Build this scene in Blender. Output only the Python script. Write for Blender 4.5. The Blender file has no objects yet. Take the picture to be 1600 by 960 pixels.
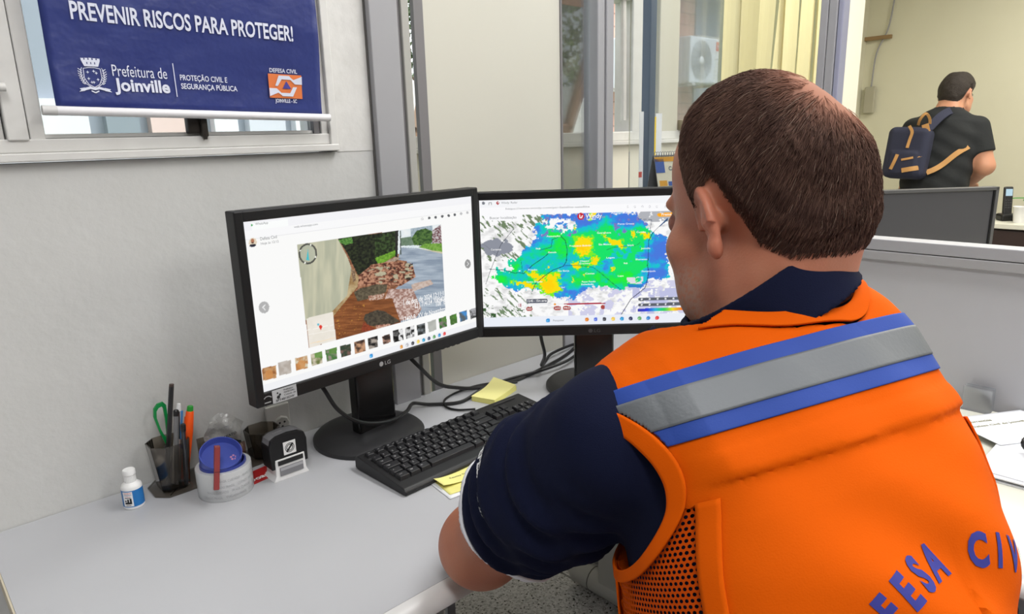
import bpy, bmesh, math, random
import numpy as np
from mathutils import Vector, Matrix
from mathutils.bvhtree import BVHTree

random.seed(7)
RNG = np.random.default_rng(7)
SC = bpy.context.scene
COL = SC.collection

# ------------------------------------------------------------------ camera
cam_data = bpy.data.cameras.new('camera')
cam = bpy.data.objects.new('camera', cam_data)
COL.objects.link(cam)
cam_data.sensor_fit = 'HORIZONTAL'
cam_data.sensor_width = 36.0
cam_data.lens = 1078.7 / 1600 * 36.0
cam_data.clip_start = 0.02
cam_data.clip_end = 200


def cam_axes(yaw, pitch, roll):
    f = np.array([math.cos(pitch) * math.cos(yaw), math.cos(pitch) * math.sin(yaw), math.sin(pitch)])
    r = np.cross(f, [0, 0, 1]); r /= np.linalg.norm(r)
    u = np.cross(r, f)
    return r * math.cos(roll) + u * math.sin(roll), -r * math.sin(roll) + u * math.cos(roll), f


cr, cu, cf = cam_axes(math.radians(46.895), math.radians(-13.796), math.radians(-1.638))
cm = Matrix.Identity(4)
for i in range(3):
    cm[i][0] = cr[i]; cm[i][1] = cu[i]; cm[i][2] = -cf[i]
cm[2][3] = 1.295
cam.matrix_world = cm
SC.camera = cam

# ------------------------------------------------------------------ light and exposure
SC.view_settings.view_transform = 'Standard'
SC.view_settings.look = 'None'
SC.view_settings.gamma = 1.0
SC.view_settings.use_curve_mapping = False
SC.view_settings.exposure = 0.0

world = bpy.data.worlds.new('overcast_sky')
SC.world = world
world.use_nodes = True
wn = world.node_tree.nodes; wl = world.node_tree.links
bg = wn['Background']
sky_grad = wn.new('ShaderNodeTexCoord'); sky_sep = wn.new('ShaderNodeSeparateXYZ')
sky_ramp = wn.new('ShaderNodeValToRGB')
wl.new(sky_grad.outputs['Generated'], sky_sep.inputs[0])
wl.new(sky_sep.outputs['Z'], sky_ramp.inputs[0])
sky_ramp.color_ramp.elements[0].color = (0.62, 0.64, 0.66, 1)
sky_ramp.color_ramp.elements[1].color = (0.9, 0.95, 1.0, 1)
wl.new(sky_ramp.outputs[0], bg.inputs['Color'])
bg.inputs['Strength'].default_value = 2.2


def area_lamp(name, loc, sx, sy, power, col=(1, 0.99, 0.985), rot=(0, 0, 0)):
    l = bpy.data.lights.new(name, 'AREA')
    l.shape = 'RECTANGLE'; l.size = sx; l.size_y = sy; l.energy = power; l.color = col
    o = bpy.data.objects.new(name, l); COL.objects.link(o)
    o.location = loc; o.rotation_euler = rot
    return o


# ceiling fluorescents of the two rooms (above the frame); the last area lamp is added fill
area_lamp('ceiling_or_fill_lamp', (-0.2, -0.5, 2.66), 0.35, 1.3, 29)
area_lamp('ceiling_or_fill_lamp', (1.3, 0.25, 2.66), 0.35, 1.3, 29)
area_lamp('ceiling_or_fill_lamp', (1.2, -1.8, 2.66), 0.35, 1.3, 29)
area_lamp('ceiling_or_fill_lamp', (3.4, 0.6, 2.66), 0.35, 1.3, 37, (1, 0.96, 0.86))
area_lamp('ceiling_or_fill_lamp', (3.4, -1.6, 2.66), 0.35, 1.3, 37, (1, 0.96, 0.86))
area_lamp('ceiling_or_fill_lamp', (5.3, 0.4, 2.66), 0.35, 1.3, 37, (1, 0.96, 0.86))
area_lamp('ceiling_or_fill_lamp', (2.35, 0.95, 2.66), 1.2, 0.3, 12, (1, 0.97, 0.9))  # added fill lamp, brightens the floor and outer wall behind the panel
sun = bpy.data.lights.new('sun', 'SUN'); sun.energy = 5.5; sun.angle = math.radians(40)
so = bpy.data.objects.new('sun', sun); COL.objects.link(so)
so.rotation_euler = (math.radians(40), 0, math.radians(20))

# ------------------------------------------------------------------ helpers


def lin(c):
    c = c / 255.0
    return c / 12.92 if c <= 0.04045 else ((c + 0.055) / 1.055) ** 2.4


def L3(rgb):
    return (lin(rgb[0]), lin(rgb[1]), lin(rgb[2]))


def nlin(a):
    a = np.asarray(a, float) / 255.0
    return np.where(a <= 0.04045, a / 12.92, ((a + 0.055) / 1.055) ** 2.4)


def mat(name, rgb, rough=0.5, metal=0.0, spec=0.5, var=None, bump=None, attr=False, sss=0.0, coat=0.0):
    """var = (noise scale, amount, second colour); bump = (scale, strength, distance)"""
    m = bpy.data.materials.new(name)
    m.use_nodes = True
    nt = m.node_tree; n = nt.nodes; l = nt.links
    p = n['Principled BSDF']
    p.inputs['Base Color'].default_value = (*L3(rgb), 1)
    p.inputs['Roughness'].default_value = rough
    p.inputs['Metallic'].default_value = metal
    p.inputs['Specular IOR Level'].default_value = spec
    if sss:
        p.inputs['Subsurface Weight'].default_value = sss
        p.inputs['Subsurface Radius'].default_value = (0.012, 0.004, 0.002)
        p.inputs['Subsurface Scale'].default_value = 0.5
    if coat:
        p.inputs['Coat Weight'].default_value = coat
    tc = n.new('ShaderNodeTexCoord')
    src = None
    if attr:
        a = n.new('ShaderNodeAttribute'); a.attribute_name = 'Col'
        src = a.outputs['Color']
        l.new(src, p.inputs['Base Color'])
    if var:
        nz = n.new('ShaderNodeTexNoise'); nz.inputs['Scale'].default_value = var[0]
        nz.inputs['Detail'].default_value = 6
        l.new(tc.outputs['Object'], nz.inputs['Vector'])
        mp = n.new('ShaderNodeMapRange')
        mp.inputs['From Min'].default_value = 0.35; mp.inputs['From Max'].default_value = 0.65
        mp.inputs['To Max'].default_value = var[1]
        l.new(nz.outputs['Fac'], mp.inputs['Value'])
        mx = n.new('ShaderNodeMix'); mx.data_type = 'RGBA'
        l.new(mp.outputs[0], mx.inputs[0])
        if src is not None:
            l.new(src, mx.inputs[6])
        else:
            mx.inputs[6].default_value = (*L3(rgb), 1)
        mx.inputs[7].default_value = (*L3(var[2]), 1)
        l.new(mx.outputs[2], p.inputs['Base Color'])
    if bump:
        nb = n.new('ShaderNodeTexNoise'); nb.inputs['Scale'].default_value = bump[0]
        nb.inputs['Detail'].default_value = 4
        l.new(tc.outputs['Object'], nb.inputs['Vector'])
        b = n.new('ShaderNodeBump'); b.inputs['Strength'].default_value = bump[1]
        b.inputs['Distance'].default_value = bump[2]
        l.new(nb.outputs['Fac'], b.inputs['Height'])
        l.new(b.outputs[0], p.inputs['Normal'])
    return m


def glass_mat(name, tint=(255, 255, 255), refl=0.08, rough=0.02, haze=0.0, hazecol=(200, 205, 210)):
    m = bpy.data.materials.new(name); m.use_nodes = True
    nt = m.node_tree; n = nt.nodes; l = nt.links
    out = n['Material Output']; n.remove(n['Principled BSDF'])
    tr = n.new('ShaderNodeBsdfTransparent'); tr.inputs[0].default_value = (*L3(tint), 1)
    gl = n.new('ShaderNodeBsdfGlossy'); gl.inputs['Roughness'].default_value = rough
    fr = n.new('ShaderNodeFresnel'); fr.inputs['IOR'].default_value = 1.45
    mu = n.new('ShaderNodeMath'); mu.operation = 'MULTIPLY'; mu.inputs[1].default_value = refl / 0.04
    mu.use_clamp = True
    l.new(fr.outputs[0], mu.inputs[0])
    mx = n.new('ShaderNodeMixShader')
    l.new(mu.outputs[0], mx.inputs[0]); l.new(tr.outputs[0], mx.inputs[1]); l.new(gl.outputs[0], mx.inputs[2])
    last = mx
    if haze:
        df = n.new('ShaderNodeBsdfDiffuse'); df.inputs[0].default_value = (*L3(hazecol), 1)
        m2 = n.new('ShaderNodeMixShader'); m2.inputs[0].default_value = haze
        l.new(mx.outputs[0], m2.inputs[1]); l.new(df.outputs[0], m2.inputs[2]); last = m2
    l.new(last.outputs[0], out.inputs[0])
    return m


def emit_attr(name, strength=1.0):
    m = bpy.data.materials.new(name); m.use_nodes = True
    n = m.node_tree.nodes; l = m.node_tree.links
    p = n['Principled BSDF']
    p.inputs['Base Color'].default_value = (0.004, 0.004, 0.004, 1); p.inputs['Roughness'].default_value = 0.45
    p.inputs['Specular IOR Level'].default_value = 0.15
    a = n.new('ShaderNodeAttribute'); a.attribute_name = 'Col'
    l.new(a.outputs['Color'], p.inputs['Emission Color']); p.inputs['Emission Strength'].default_value = strength
    return m


def emit_mat(name, rgb, strength=1.0):
    m = bpy.data.materials.new(name); m.use_nodes = True
    p = m.node_tree.nodes['Principled BSDF']
    p.inputs['Base Color'].default_value = (0.004, 0.004, 0.004, 1)
    p.inputs['Specular IOR Level'].default_value = 0.15
    p.inputs['Emission Color'].default_value = (*L3(rgb), 1)
    p.inputs['Emission Strength'].default_value = strength
    return m


class MB:
    """collects shapes that are linked as ONE mesh object"""

    def __init__(s):
        s.v = []; s.f = []; s.m = []; s.sm = []

    def add(s, verts, faces, mi=0, smooth=False, mtx=None):
        k = len(s.v)
        if mtx is not None:
            verts = [tuple(mtx @ Vector(p)) for p in verts]
        s.v.extend([tuple(map(float, p)) for p in verts])
        s.f.extend([tuple(int(i) + k for i in f) for f in faces])
        s.m.extend([mi] * len(faces)); s.sm.extend([smooth] * len(faces))
        return s

    def bm(s, b, mi=0, smooth=False, mtx=None):
        b.verts.index_update()
        s.add([v.co.copy() for v in b.verts], [[v.index for v in f.verts] for f in b.faces], mi, smooth, mtx)
        b.free()
        return s

    def box(s, c, d, bev=0.0, mi=0, mtx=None, seg=2):
        b = bmesh.new()
        bmesh.ops.create_cube(b, size=1.0)
        for v in b.verts:
            v.co = Vector((v.co.x * d[0] + c[0], v.co.y * d[1] + c[1], v.co.z * d[2] + c[2]))
        if bev > 0:
            bmesh.ops.bevel(b, geom=b.edges[:], offset=bev, segments=seg, affect='EDGES', profile=0.5)
        return s.bm(b, mi, False, mtx)

    def span(s, a, b, bev=0.0, mi=0, mtx=None):
        return s.box([(a[i] + b[i]) / 2 for i in range(3)], [abs(b[i] - a[i]) for i in range(3)], bev, mi, mtx)

    def lathe(s, prof, seg=24, c=(0, 0, 0), mi=0, mtx=None, smooth=True, close=False):
        V = []; F = []; n = len(prof)
        for i in range(seg):
            a = 2 * math.pi * i / seg
            for r, z in prof:
                V.append((c[0] + r * math.cos(a), c[1] + r * math.sin(a), c[2] + z))
        for i in range(seg):
            j = (i + 1) % seg
            for k in range(n - 1 if not close else n):
                k2 = (k + 1) % n
                F.append((i * n + k, j * n + k, j * n + k2, i * n + k2))
        return s.add(V, F, mi, smooth, mtx)

    def cyl(s, a, b, r0, r1=None, seg=16, mi=0, mtx=None, smooth=True):
        r1 = r0 if r1 is None else r1
        return s.tube([a, b], [r0, r1], seg, mi, mtx, smooth)

    def tube(s, pts, r, seg=10, mi=0, mtx=None, smooth=True, cap=True):
        P = [Vector(p) for p in pts]; n = len(P)
        R = r if isinstance(r, (list, tuple)) else [r] * n
        V = []; F = []
        t0 = (P[1] - P[0]).normalized()
        nrm = t0.orthogonal().normalized()
        for i in range(n):
            t = (P[min(i + 1, n - 1)] - P[max(i - 1, 0)]).normalized()
            nrm = (nrm - t * nrm.dot(t)).normalized()
            bn = t.cross(nrm)
            for k in range(seg):
                a = 2 * math.pi * k / seg
                V.append(P[i] + (nrm * math.cos(a) + bn * math.sin(a)) * R[i])
        for i in range(n - 1):
            for k in range(seg):
                k2 = (k + 1) % seg
                F.append((i * seg + k, i * seg + k2, (i + 1) * seg + k2, (i + 1) * seg + k))
        if cap:
            F.append(tuple(range(seg - 1, -1, -1)))
            F.append(tuple((n - 1) * seg + k for k in range(seg)))
        return s.add(V, F, mi, smooth, mtx)

    def prism(s, poly, z0, z1, mi=0, mtx=None, bev=0.0, smooth=False):
        """extruded outline in xy"""
        b = bmesh.new()
        vs = [b.verts.new((x, y, z0)) for x, y in poly]
        f = b.faces.new(vs)
        r = bmesh.ops.extrude_face_region(b, geom=[f])
        for e in r['geom']:
            if isinstance(e, bmesh.types.BMVert):
                e.co.z = z1
        bmesh.ops.recalc_face_normals(b, faces=b.faces[:])
        if bev:
            bmesh.ops.bevel(b, geom=b.edges[:], offset=bev, segments=2, affect='EDGES', profile=0.5)
        return s.bm(b, mi, smooth, mtx)

    def build(s, name, mats, parent=None, loc=None, rotz=0.0, sharp=40):
        me = bpy.data.meshes.new(name)
        me.from_pydata(s.v, [], s.f)
        if not isinstance(mats, (list, tuple)):
            mats = [mats]
        for m in mats:
            me.materials.append(m)
        me.polygons.foreach_set('material_index', s.m)
        me.polygons.foreach_set('use_smooth', s.sm)
        me.update()
        if any(s.sm):
            try:
                me.set_sharp_from_angle(angle=math.radians(sharp))
            except Exception:
                pass
        o = bpy.data.objects.new(name, me); COL.objects.link(o)
        if parent is not None:
            o.parent = parent
        if loc is not None:
            o.location = loc
        o.rotation_euler = (0, 0, rotz)
        return o


def tag(o, label, cat, group=None, kind=None):
    o['label'] = label; o['category'] = cat
    if group: o['group'] = group
    if kind: o['kind'] = kind
    return o


def thing(name, label, cat, loc=(0, 0, 0), rotz=0.0, group=None):
    o = bpy.data.objects.new(name, None); COL.objects.link(o)
    o.empty_display_size = 0.05
    o.location = loc; o.rotation_euler = (0, 0, rotz)
    return tag(o, label, cat, group)


def struct(o):
    o['kind'] = 'structure'
    return o


def T(loc=(0, 0, 0), rx=0, ry=0, rz=0):
    return Matrix.Translation(Vector(loc)) @ Matrix.Rotation(rz, 4, 'Z') @ Matrix.Rotation(ry, 4, 'Y') @ Matrix.Rotation(rx, 4, 'X')


def frame(o, x, y, z):
    m = Matrix.Identity(4)
    for i in range(3):
        m[i][0] = x[i]; m[i][1] = y[i]; m[i][2] = z[i]; m[i][3] = o[i]
    return m


_tc = {}


def text_geo(s, cap=0.01, bold=0.0, xs=1.0, align='LEFT', width=None):
    """letters as flat faces in xy; cap = capital height; width = forced total width"""
    key = (s, bold)
    if key not in _tc:
        cu_ = bpy.data.curves.new('t', 'FONT'); cu_.body = s; cu_.size = 1.0; cu_.offset = bold
        cu_.resolution_u = 3
        ob = bpy.data.objects.new('t', cu_); COL.objects.link(ob)
        dg = bpy.context.evaluated_depsgraph_get()
        me = bpy.data.meshes.new_from_object(ob.evaluated_get(dg))
        V = np.array([v.co[:2] for v in me.vertices], float).reshape(-1, 2)
        F = [tuple(p.vertices) for p in me.polygons]
        bpy.data.objects.remove(ob); bpy.data.curves.remove(cu_); bpy.data.meshes.remove(me)
        _tc[key] = (V, F)
    V, F = _tc[key]
    V = V.copy()
    k = cap / 0.70
    V *= k
    if len(V):
        x0, x1 = V[:, 0].min(), V[:, 0].max()
        if width:
            xs = width / max(x1 - x0, 1e-6)
        if align == 'LEFT': V[:, 0] -= x0
        elif align == 'CENTER': V[:, 0] -= (x0 + x1) / 2
        else: V[:, 0] -= x1
    V[:, 0] *= xs
    return V, F


def put_text(mb, s, origin, xd, yd, cap, bold=0.0, xs=1.0, align='LEFT', mi=0, width=None, lift=0.0):
    """letters laid on a plane given by its x and y directions"""
    V, F = text_geo(s, cap, bold, xs, align, width)
    o = Vector(origin); xd = Vector(xd); yd = Vector(yd); n = xd.cross(yd).normalized() * lift
    mb.add([o + xd * a + yd * b + n for a, b in V], F, mi)


def set_cols(o, cols):
    me = o.data
    a = me.color_attributes.new('Col', 'FLOAT_COLOR', 'POINT')
    c = np.ones((len(me.vertices), 4), np.float32); c[:, :3] = cols
    a.data.foreach_set('color', c.ravel())


def smooth_path(pts, n=8):
    P = [np.array(p, float) for p in pts]
    P = [2 * P[0] - P[1]] + P + [2 * P[-1] - P[-2]]
    out = []
    for i in range(1, len(P) - 2):
        for k in range(n):
            t = k / n
            out.append(0.5 * ((2 * P[i]) + (-P[i - 1] + P[i + 1]) * t + (2 * P[i - 1] - 5 * P[i] + 4 * P[i + 1] - P[i + 2]) * t * t
                              + (-P[i - 1] + 3 * P[i] - 3 * P[i + 1] + P[i + 2]) * t ** 3))
    out.append(P[-2])
    return [tuple(p) for p in out]


# value noise on numpy points
_perm = RNG.permutation(4096)


def hash2(i, j, k=0):
    return (_perm[(i * 73 + j * 179 + k * 283 + _perm[(i * 31 + j * 17 + k * 7) % 4096]) % 4096]) / 4095.0


def vnoise(x, y, z=None, seed=0):
    xi = np.floor(x).astype(int); yi = np.floor(y).astype(int)
    fx = x - xi; fy = y - yi
    fx = fx * fx * (3 - 2 * fx); fy = fy * fy * (3 - 2 * fy)
    if z is None:
        a = hash2(xi, yi, seed); b = hash2(xi + 1, yi, seed); c = hash2(xi, yi + 1, seed); d = hash2(xi + 1, yi + 1, seed)
        return (a * (1 - fx) + b * fx) * (1 - fy) + (c * (1 - fx) + d * fx) * fy
    zi = np.floor(z).astype(int); fz = z - zi; fz = fz * fz * (3 - 2 * fz)
    r = 0
    for dz in (0, 1):
        a = hash2(xi, yi, zi + dz + seed); b = hash2(xi + 1, yi, zi + dz + seed)
        c = hash2(xi, yi + 1, zi + dz + seed); d = hash2(xi + 1, yi + 1, zi + dz + seed)
        r = r + ((a * (1 - fx) + b * fx) * (1 - fy) + (c * (1 - fx) + d * fx) * fy) * (fz if dz else 1 - fz)
    return r


def fbm(x, y, oct=4, seed=0):
    s = 0; a = 0.5; t = 0
    for o in range(oct):
        s = s + a * vnoise(x * 2 ** o, y * 2 ** o, seed=seed + o * 11); t += a; a *= 0.5
    return s / t
# ------------------------------------------------------------------ materials of the room
M = {}
M['wall'] = mat('painted_wall', (198, 198, 196), 0.75, var=(14, 0.35, (191, 191, 188)), bump=(55, 0.25, 0.004))
M['wall_old'] = mat('stained_wall', (214, 213, 210), 0.75, var=(26, 0.30, (186, 184, 180)), bump=(60, 0.25, 0.004))
M['wall_far'] = mat('cream_wall', (222, 219, 196), 0.8, var=(5, 0.3, (216, 212, 188)))
M['wall_ext'] = mat('pale_wall', (224, 220, 206), 0.8)
M['panel'] = mat('beige_panel', (199, 197, 186), 0.55, var=(2, 0.2, (194, 191, 178)))
M['low_panel'] = mat('grey_panel', (174, 174, 178), 0.6, var=(30, 0.15, (168, 168, 172)))
M['alu'] = mat('grey_aluminium', (158, 158, 162), 0.5, 0.12)
M['alu_dark'] = mat('dark_grey_aluminium', (120, 118, 120), 0.5, 0.1)
M['alu_rail'] = mat('rail_aluminium', (158, 158, 160), 0.45, 0.12)
M['blue_post'] = mat('blue_grey_post', (84, 99, 118), 0.4, 0.2)
M['win_frame'] = mat('white_window_frame', (214, 213, 210), 0.45, var=(30, 0.25, (190, 188, 184)))
M['win_glass'] = glass_mat('window_glass', (248, 250, 251), 0.03, 0.05, 0.05, (225, 228, 232))  # faint white haze mixed into the glass as painted glare
M['part_glass'] = glass_mat('partition_glass', (249, 251, 252), 0.03, 0.02)
M['frost'] = glass_mat('dusty_glass', (246, 248, 250), 0.05, 0.2, 0.12, (196, 202, 210))
M['dark_iron'] = mat('dark_iron', (58, 54, 50), 0.5, 0.6)
M['ceil'] = mat('white_ceiling', (225, 224, 220), 0.8)
M['black_gap'] = mat('dark_gasket', (96, 94, 92), 0.7)


def floor_mat():
    m = bpy.data.materials.new('terrazzo'); m.use_nodes = True
    n = m.node_tree.nodes; l = m.node_tree.links; p = n['Principled BSDF']
    tc = n.new('ShaderNodeTexCoord')
    v = n.new('ShaderNodeTexVoronoi'); v.inputs['Scale'].default_value = 210
    l.new(tc.outputs['Object'], v.inputs['Vector'])
    r = n.new('ShaderNodeValToRGB'); r.color_ramp.interpolation = 'CONSTANT'
    e = r.color_ramp.elements
    cols = [(0, (186, 185, 188)), (0.28, (204, 203, 206)), (0.52, (172, 171, 174)), (0.68, (214, 213, 216)), (0.90, (120, 118, 118)), (0.96, (66, 64, 64))]
    e[0].position = 0; e[0].color = (*L3(cols[0][1]), 1); e[1].position = cols[1][0]; e[1].color = (*L3(cols[1][1]), 1)
    for q, c in cols[2:]:
        k = e.new(q); k.color = (*L3(c), 1)
    sp = n.new('ShaderNodeSeparateColor'); l.new(v.outputs['Color'], sp.inputs[0])
    l.new(sp.outputs[0], r.inputs[0])
    b = n.new('ShaderNodeTexBrick'); b.offset = 0
    b.inputs['Color1'].default_value = (1, 1, 1, 1); b.inputs['Color2'].default_value = (1, 1, 1, 1)
    b.inputs['Mortar'].default_value = (0.25, 0.25, 0.25, 1)
    b.inputs['Scale'].default_value = 1.0; b.inputs['Brick Width'].default_value = 1.0
    b.inputs['Row Height'].default_value = 1.0; b.inputs['Mortar Size'].default_value = 0.004
    mp = n.new('ShaderNodeMapping'); mp.inputs['Location'].default_value = (0.64, 0.42, 0)
    l.new(tc.outputs['Object'], mp.inputs[0]); l.new(mp.outputs[0], b.inputs['Vector'])
    mx = n.new('ShaderNodeMix'); mx.data_type = 'RGBA'; mx.blend_type = 'MULTIPLY'; mx.inputs[0].default_value = 1
    l.new(r.outputs[0], mx.inputs[6]); l.new(b.outputs[0], mx.inputs[7])
    l.new(mx.outputs[2], p.inputs['Base Color'])
    p.inputs['Roughness'].default_value = 0.2
    return m


M['floor'] = floor_mat()

# ------------------------------------------------------------------ room shell
WY = 1.215     # inner face of the wall with the banner
EY = 1.60      # inner face of the outer wall beyond the partition
struct(MB().span((-2.6, -4.2, -0.1), (0.80, 1.355, 0.0)).span((0.80, -4.2, -0.1), (4.2, 1.76, 0.0)).span((4.2, -4.2, -0.1), (6.62, 2.48, 0.0)).build('floor', M['floor']))
struct(MB().span((-2.6, -4.2, 2.72), (0.80, 1.355, 2.8)).span((0.80, -4.2, 2.72), (4.2, 1.76, 2.8)).span((4.2, -4.2, 2.72), (6.62, 2.48, 2.8)).build('ceiling', M['ceil']))
# left wall with a wide window opening
b = MB()
b.span((-2.6, WY, 0), (0.772, WY + 0.14, 1.278))
b.span((-2.6, WY, 2.3), (0.772, WY + 0.14, 2.72))
b.span((-2.6, WY, 1.278), (-0.72, WY + 0.14, 2.3))
struct(b.build('wall_left', M['wall']))
b = MB()
b.span((0.690, WY - 0.001, 1.278), (0.772, WY + 0.14, 2.3))
struct(b.build('trim_1', M['wall_old']))
struct(MB().span((-2.7, -4.3, 0), (6.62, -4.2, 2.8)).build('wall_rear', M['wall']))
struct(MB().span((-2.7, -4.2, 0), (-2.6, 1.355, 2.8)).build('wall_side', M['wall']))
# window frame
win = bpy.data.objects.new('window_1', None); COL.objects.link(win); struct(win)
b = MB()
b.span((-0.72, 1.200, 1.280), (0.688, 1.29, 1.2925), 0.002)          # sill lip
b.span((-0.72, 1.207, 1.2925), (0.688, 1.29, 1.312), 0.002)          # bottom rail
b.span((0.672, 1.202, 1.29), (0.688, 1.29, 2.3), 0.002)              # right jamb
b.span((0.658, 1.210, 1.31), (0.672, 1.28, 2.3), 0.002)
b.span((-0.72, 1.207, 2.26), (0.688, 1.29, 2.3), 0.002)
for x0 in (0.172, -0.36):                                            # mullions between the sashes
    b.span((x0, 1.203, 1.31), (x0 + 0.026, 1.285, 2.28), 0.002)
    b.span((x0 + 0.028, 1.210, 1.31), (x0 + 0.047, 1.28, 2.28), 0.002)
    b.span((x0 - 0.016, 1.212, 1.31), (x0 - 0.002, 1.28, 2.28), 0.002)
b.build('window_frame', M['win_frame'], win)
b = MB()
for x0, x1 in ((0.219, 0.648), (-0.313, 0.156)):
    b.span((x0, 1.219, 1.3125), (x1, 1.26, 1.3185), 0.001)
    b.span((x1, 1.219, 1.3125), (x1 + 0.010, 1.26, 2.26), 0.001)
b.build('sash', M['win_frame'], win)
b = MB(); b.span((0.222, 1.238, 1.318), (0.648, 1.242, 2.26)); b.span((-0.31, 1.238, 1.318), (0.156, 1.242, 2.26))
b.build('pane', M['frost'], win)
b = MB()
b.span((0.418, 1.205, 1.316), (0.446, 1.222, 1.343), 0.002)
b.span((0.436, 1.197, 1.310), (0.447, 1.212, 1.341), 0.003)
b.cyl((0.441, 1.2, 1.312), (0.441, 1.2, 1.306), 0.004, 0.003)
b.build('latch', M['dark_iron'], win)
b = MB(); b.span((0.645, 1.214, 1.3125), (0.657, 1.226, 1.338), 0.001)
b.build('sash_stay', M['alu_dark'], win)
for x, z in ((0.30, 1.2885), (0.62, 1.2885)):
    pass

# grey aluminium column where the wall ends
b = MB()
b.span((0.772, 1.196, 0), (0.836, 1.225, 2.72), 0.002)
b.span((0.836, 1.206, 0), (0.847, 1.225, 2.72), 0.001, 1)
b.span((0.848, 1.200, 0), (0.866, 1.213, 2.72), 0.002, 2)
b.span((0.7695, 1.2095, 0), (0.7725, 1.2155, 2.72), 0, 3)
M['alu_pale'] = mat('pale_aluminium', (168, 167, 162), 0.5, 0.1)
struct(b.build('trim_2', [M['alu'], M['alu_dark'], M['alu_pale'], M['black_gap']]))
# beige partition panel behind the second screen, with its dark edge frame
pw = bpy.data.objects.new('wall_back', None); COL.objects.link(pw); struct(pw)
b = MB(); b.span((0.905, 1.2155, 0.42), (1.322, 1.234, 2.72)); b.build('panel', M['panel'], pw)
b = MB()
b.span((0.881, 1.205, 0.0), (0.905, 1.217, 2.72), 0.001)
b.span((0.895, 1.217, 0.0), (0.905, 1.234, 2.72))
b.span((1.322, 1.212, 0.42), (1.328, 1.255, 2.72))
b.build('edge_frame', M['alu_dark'], pw)
b = MB(); b.span((1.328, 1.228, 0.42), (1.46, 1.252, 1.05)); b.build('lower_panel', M['low_panel'], pw)
b = MB(); b.span((1.328, 1.236, 1.05), (1.46, 1.241, 2.72)); b.build('pane', M['part_glass'], pw)
b = MB(); b.span((1.328, 1.222, 1.035), (1.46, 1.254, 1.065), 0.002); b.build('glazing_rail', M['alu_rail'], pw)
# corner post
b = MB()
b.span((1.464, 1.212, 0), (1.490, 1.262, 2.72), 0.003)
b.span((1.491, 1.218, 0), (1.499, 1.258, 2.72), 0.001, 1)
b.span((1.500, 1.212, 0), (1.530, 1.262, 2.72), 0.003)
struct(b.build('trim_3', [M['alu'], M['alu_rail']]))
# partition at right angles: low grey panel with rail, glass up to the right post
pr = bpy.data.objects.new('wall_right', None); COL.objects.link(pr); struct(pr)
b = MB(); b.span((1.575, -2.6, 0.08), (1.605, 1.18, 1.018)); b.build('panel', M['low_panel'], pr)
b = MB()
b.span((1.566, -2.6, 1.019), (1.614, 1.18, 1.0385), 0.0015)
b.span((1.566, -2.6, 1.040), (1.614, 1.18, 1.064), 0.002, 1)
b.span((1.566, -2.6, 0.0), (1.614, 1.18, 0.08), 0.002)
b.build('rail', [M['alu_rail'], M['alu']], pr)
b = MB(); b.span((1.589, 0.685, 1.064), (1.594, 1.205, 2.72)); b.build('pane', M['part_glass'], pr)
b = MB()
b.span((1.568, 0.671, 1.064), (1.606, 0.688, 2.72), 0.002)
b.span((1.568, 0.652, 1.064), (1.606, 0.670, 2.72), 0.002)
b.span((1.570, 0.640, 1.064), (1.602, 0.651, 2.72), 0.002, 1)
struct(b.build('trim_4', [M['alu'], mat('lavender_aluminium', (158, 160, 182), 0.4, 0.25)]))
# blue-grey pillar in the next office
b = MB(); b.span((1.800, 1.290, 0), (1.832, 1.320, 2.72), 0.003)
struct(b.build('trim_5', M['blue_post']))

# outer wall beyond the partition with its window
b = MB()
b.span((0.90, EY, 0), (4.2, EY + 0.16, 1.258))
b.span((0.90, EY, 2.4), (4.2, EY + 0.16, 2.72))
b.span((3.72, EY, 1.258), (4.2, EY + 0.16, 2.4))
b.span((0.86, 1.33, 0.0), (0.90, EY + 0.16, 1.258))
struct(b.build('wall_front', M['wall_ext']))
w2 = bpy.data.objects.new('window_2', None); COL.objects.link(w2); struct(w2)
b = MB()
b.span((0.90, EY - 0.02, 1.258), (3.72, EY + 0.12, 1.272), 0.002)
b.span((0.90, EY + 0.005, 1.272), (3.72, EY + 0.10, 1.305), 0.003)
b.span((0.90, EY + 0.005, 2.36), (3.72, EY + 0.10, 2.4), 0.003)
MB().span((2.30, EY + 0.005, 1.30), (2.43, EY + 0.09, 2.38), 0.004).build('mullion', mat('beige_mullion', (190, 187, 174), 0.6), w2)
for x0, x1 in ((0.9, 0.95), (2.135, 2.195), (3.66, 3.72)):
    b.span((x0, EY + 0.005, 1.30), (x1, EY + 0.09, 2.38), 0.004)
b.build('window_frame', M['win_frame'], w2)
b = MB()
for x0, x1 in ((2.195, 2.30), (2.43, 3.66)):
    b.span((x0, EY + 0.045, 1.305), (x1, EY + 0.05, 2.36))
b.build('pane', M['win_glass'], w2)
# open awning sash hinged at the top, pushed outwards
M['sash_wood'] = mat('pinkish_sash', (196, 160, 140), 0.5)
b = MB()
sw = T((0, EY + 0.035, 1.745), rx=math.radians(23))
x0, x1 = 1.30, 2.035
b.span((x0, -0.015, -0.46), (x0 + 0.035, 0.015, 0), 0.003, 0, sw)
b.span((x1 - 0.035, -0.015, -0.46), (x1, 0.015, 0), 0.003, 0, sw)
b.span((x0, -0.015, -0.475), (x1, 0.015, -0.44), 0.003, 0, sw)
b.span((x0, -0.015, -0.03), (x1, 0.015, 0.0), 0.003, 0, sw)
b.build('awning_sash', M['sash_wood'], w2)
b = MB(); b.span((x0 + 0.035, -0.003, -0.44), (x1 - 0.035, 0.003, -0.03), 0, 0, sw); b.build('awning_pane', M['win_glass'], w2)
b = MB(); b.span((0.95, EY + 0.005, 1.755), (2.135, EY + 0.09, 1.80), 0.003); b.build('transom', M['win_frame'], w2)
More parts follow.
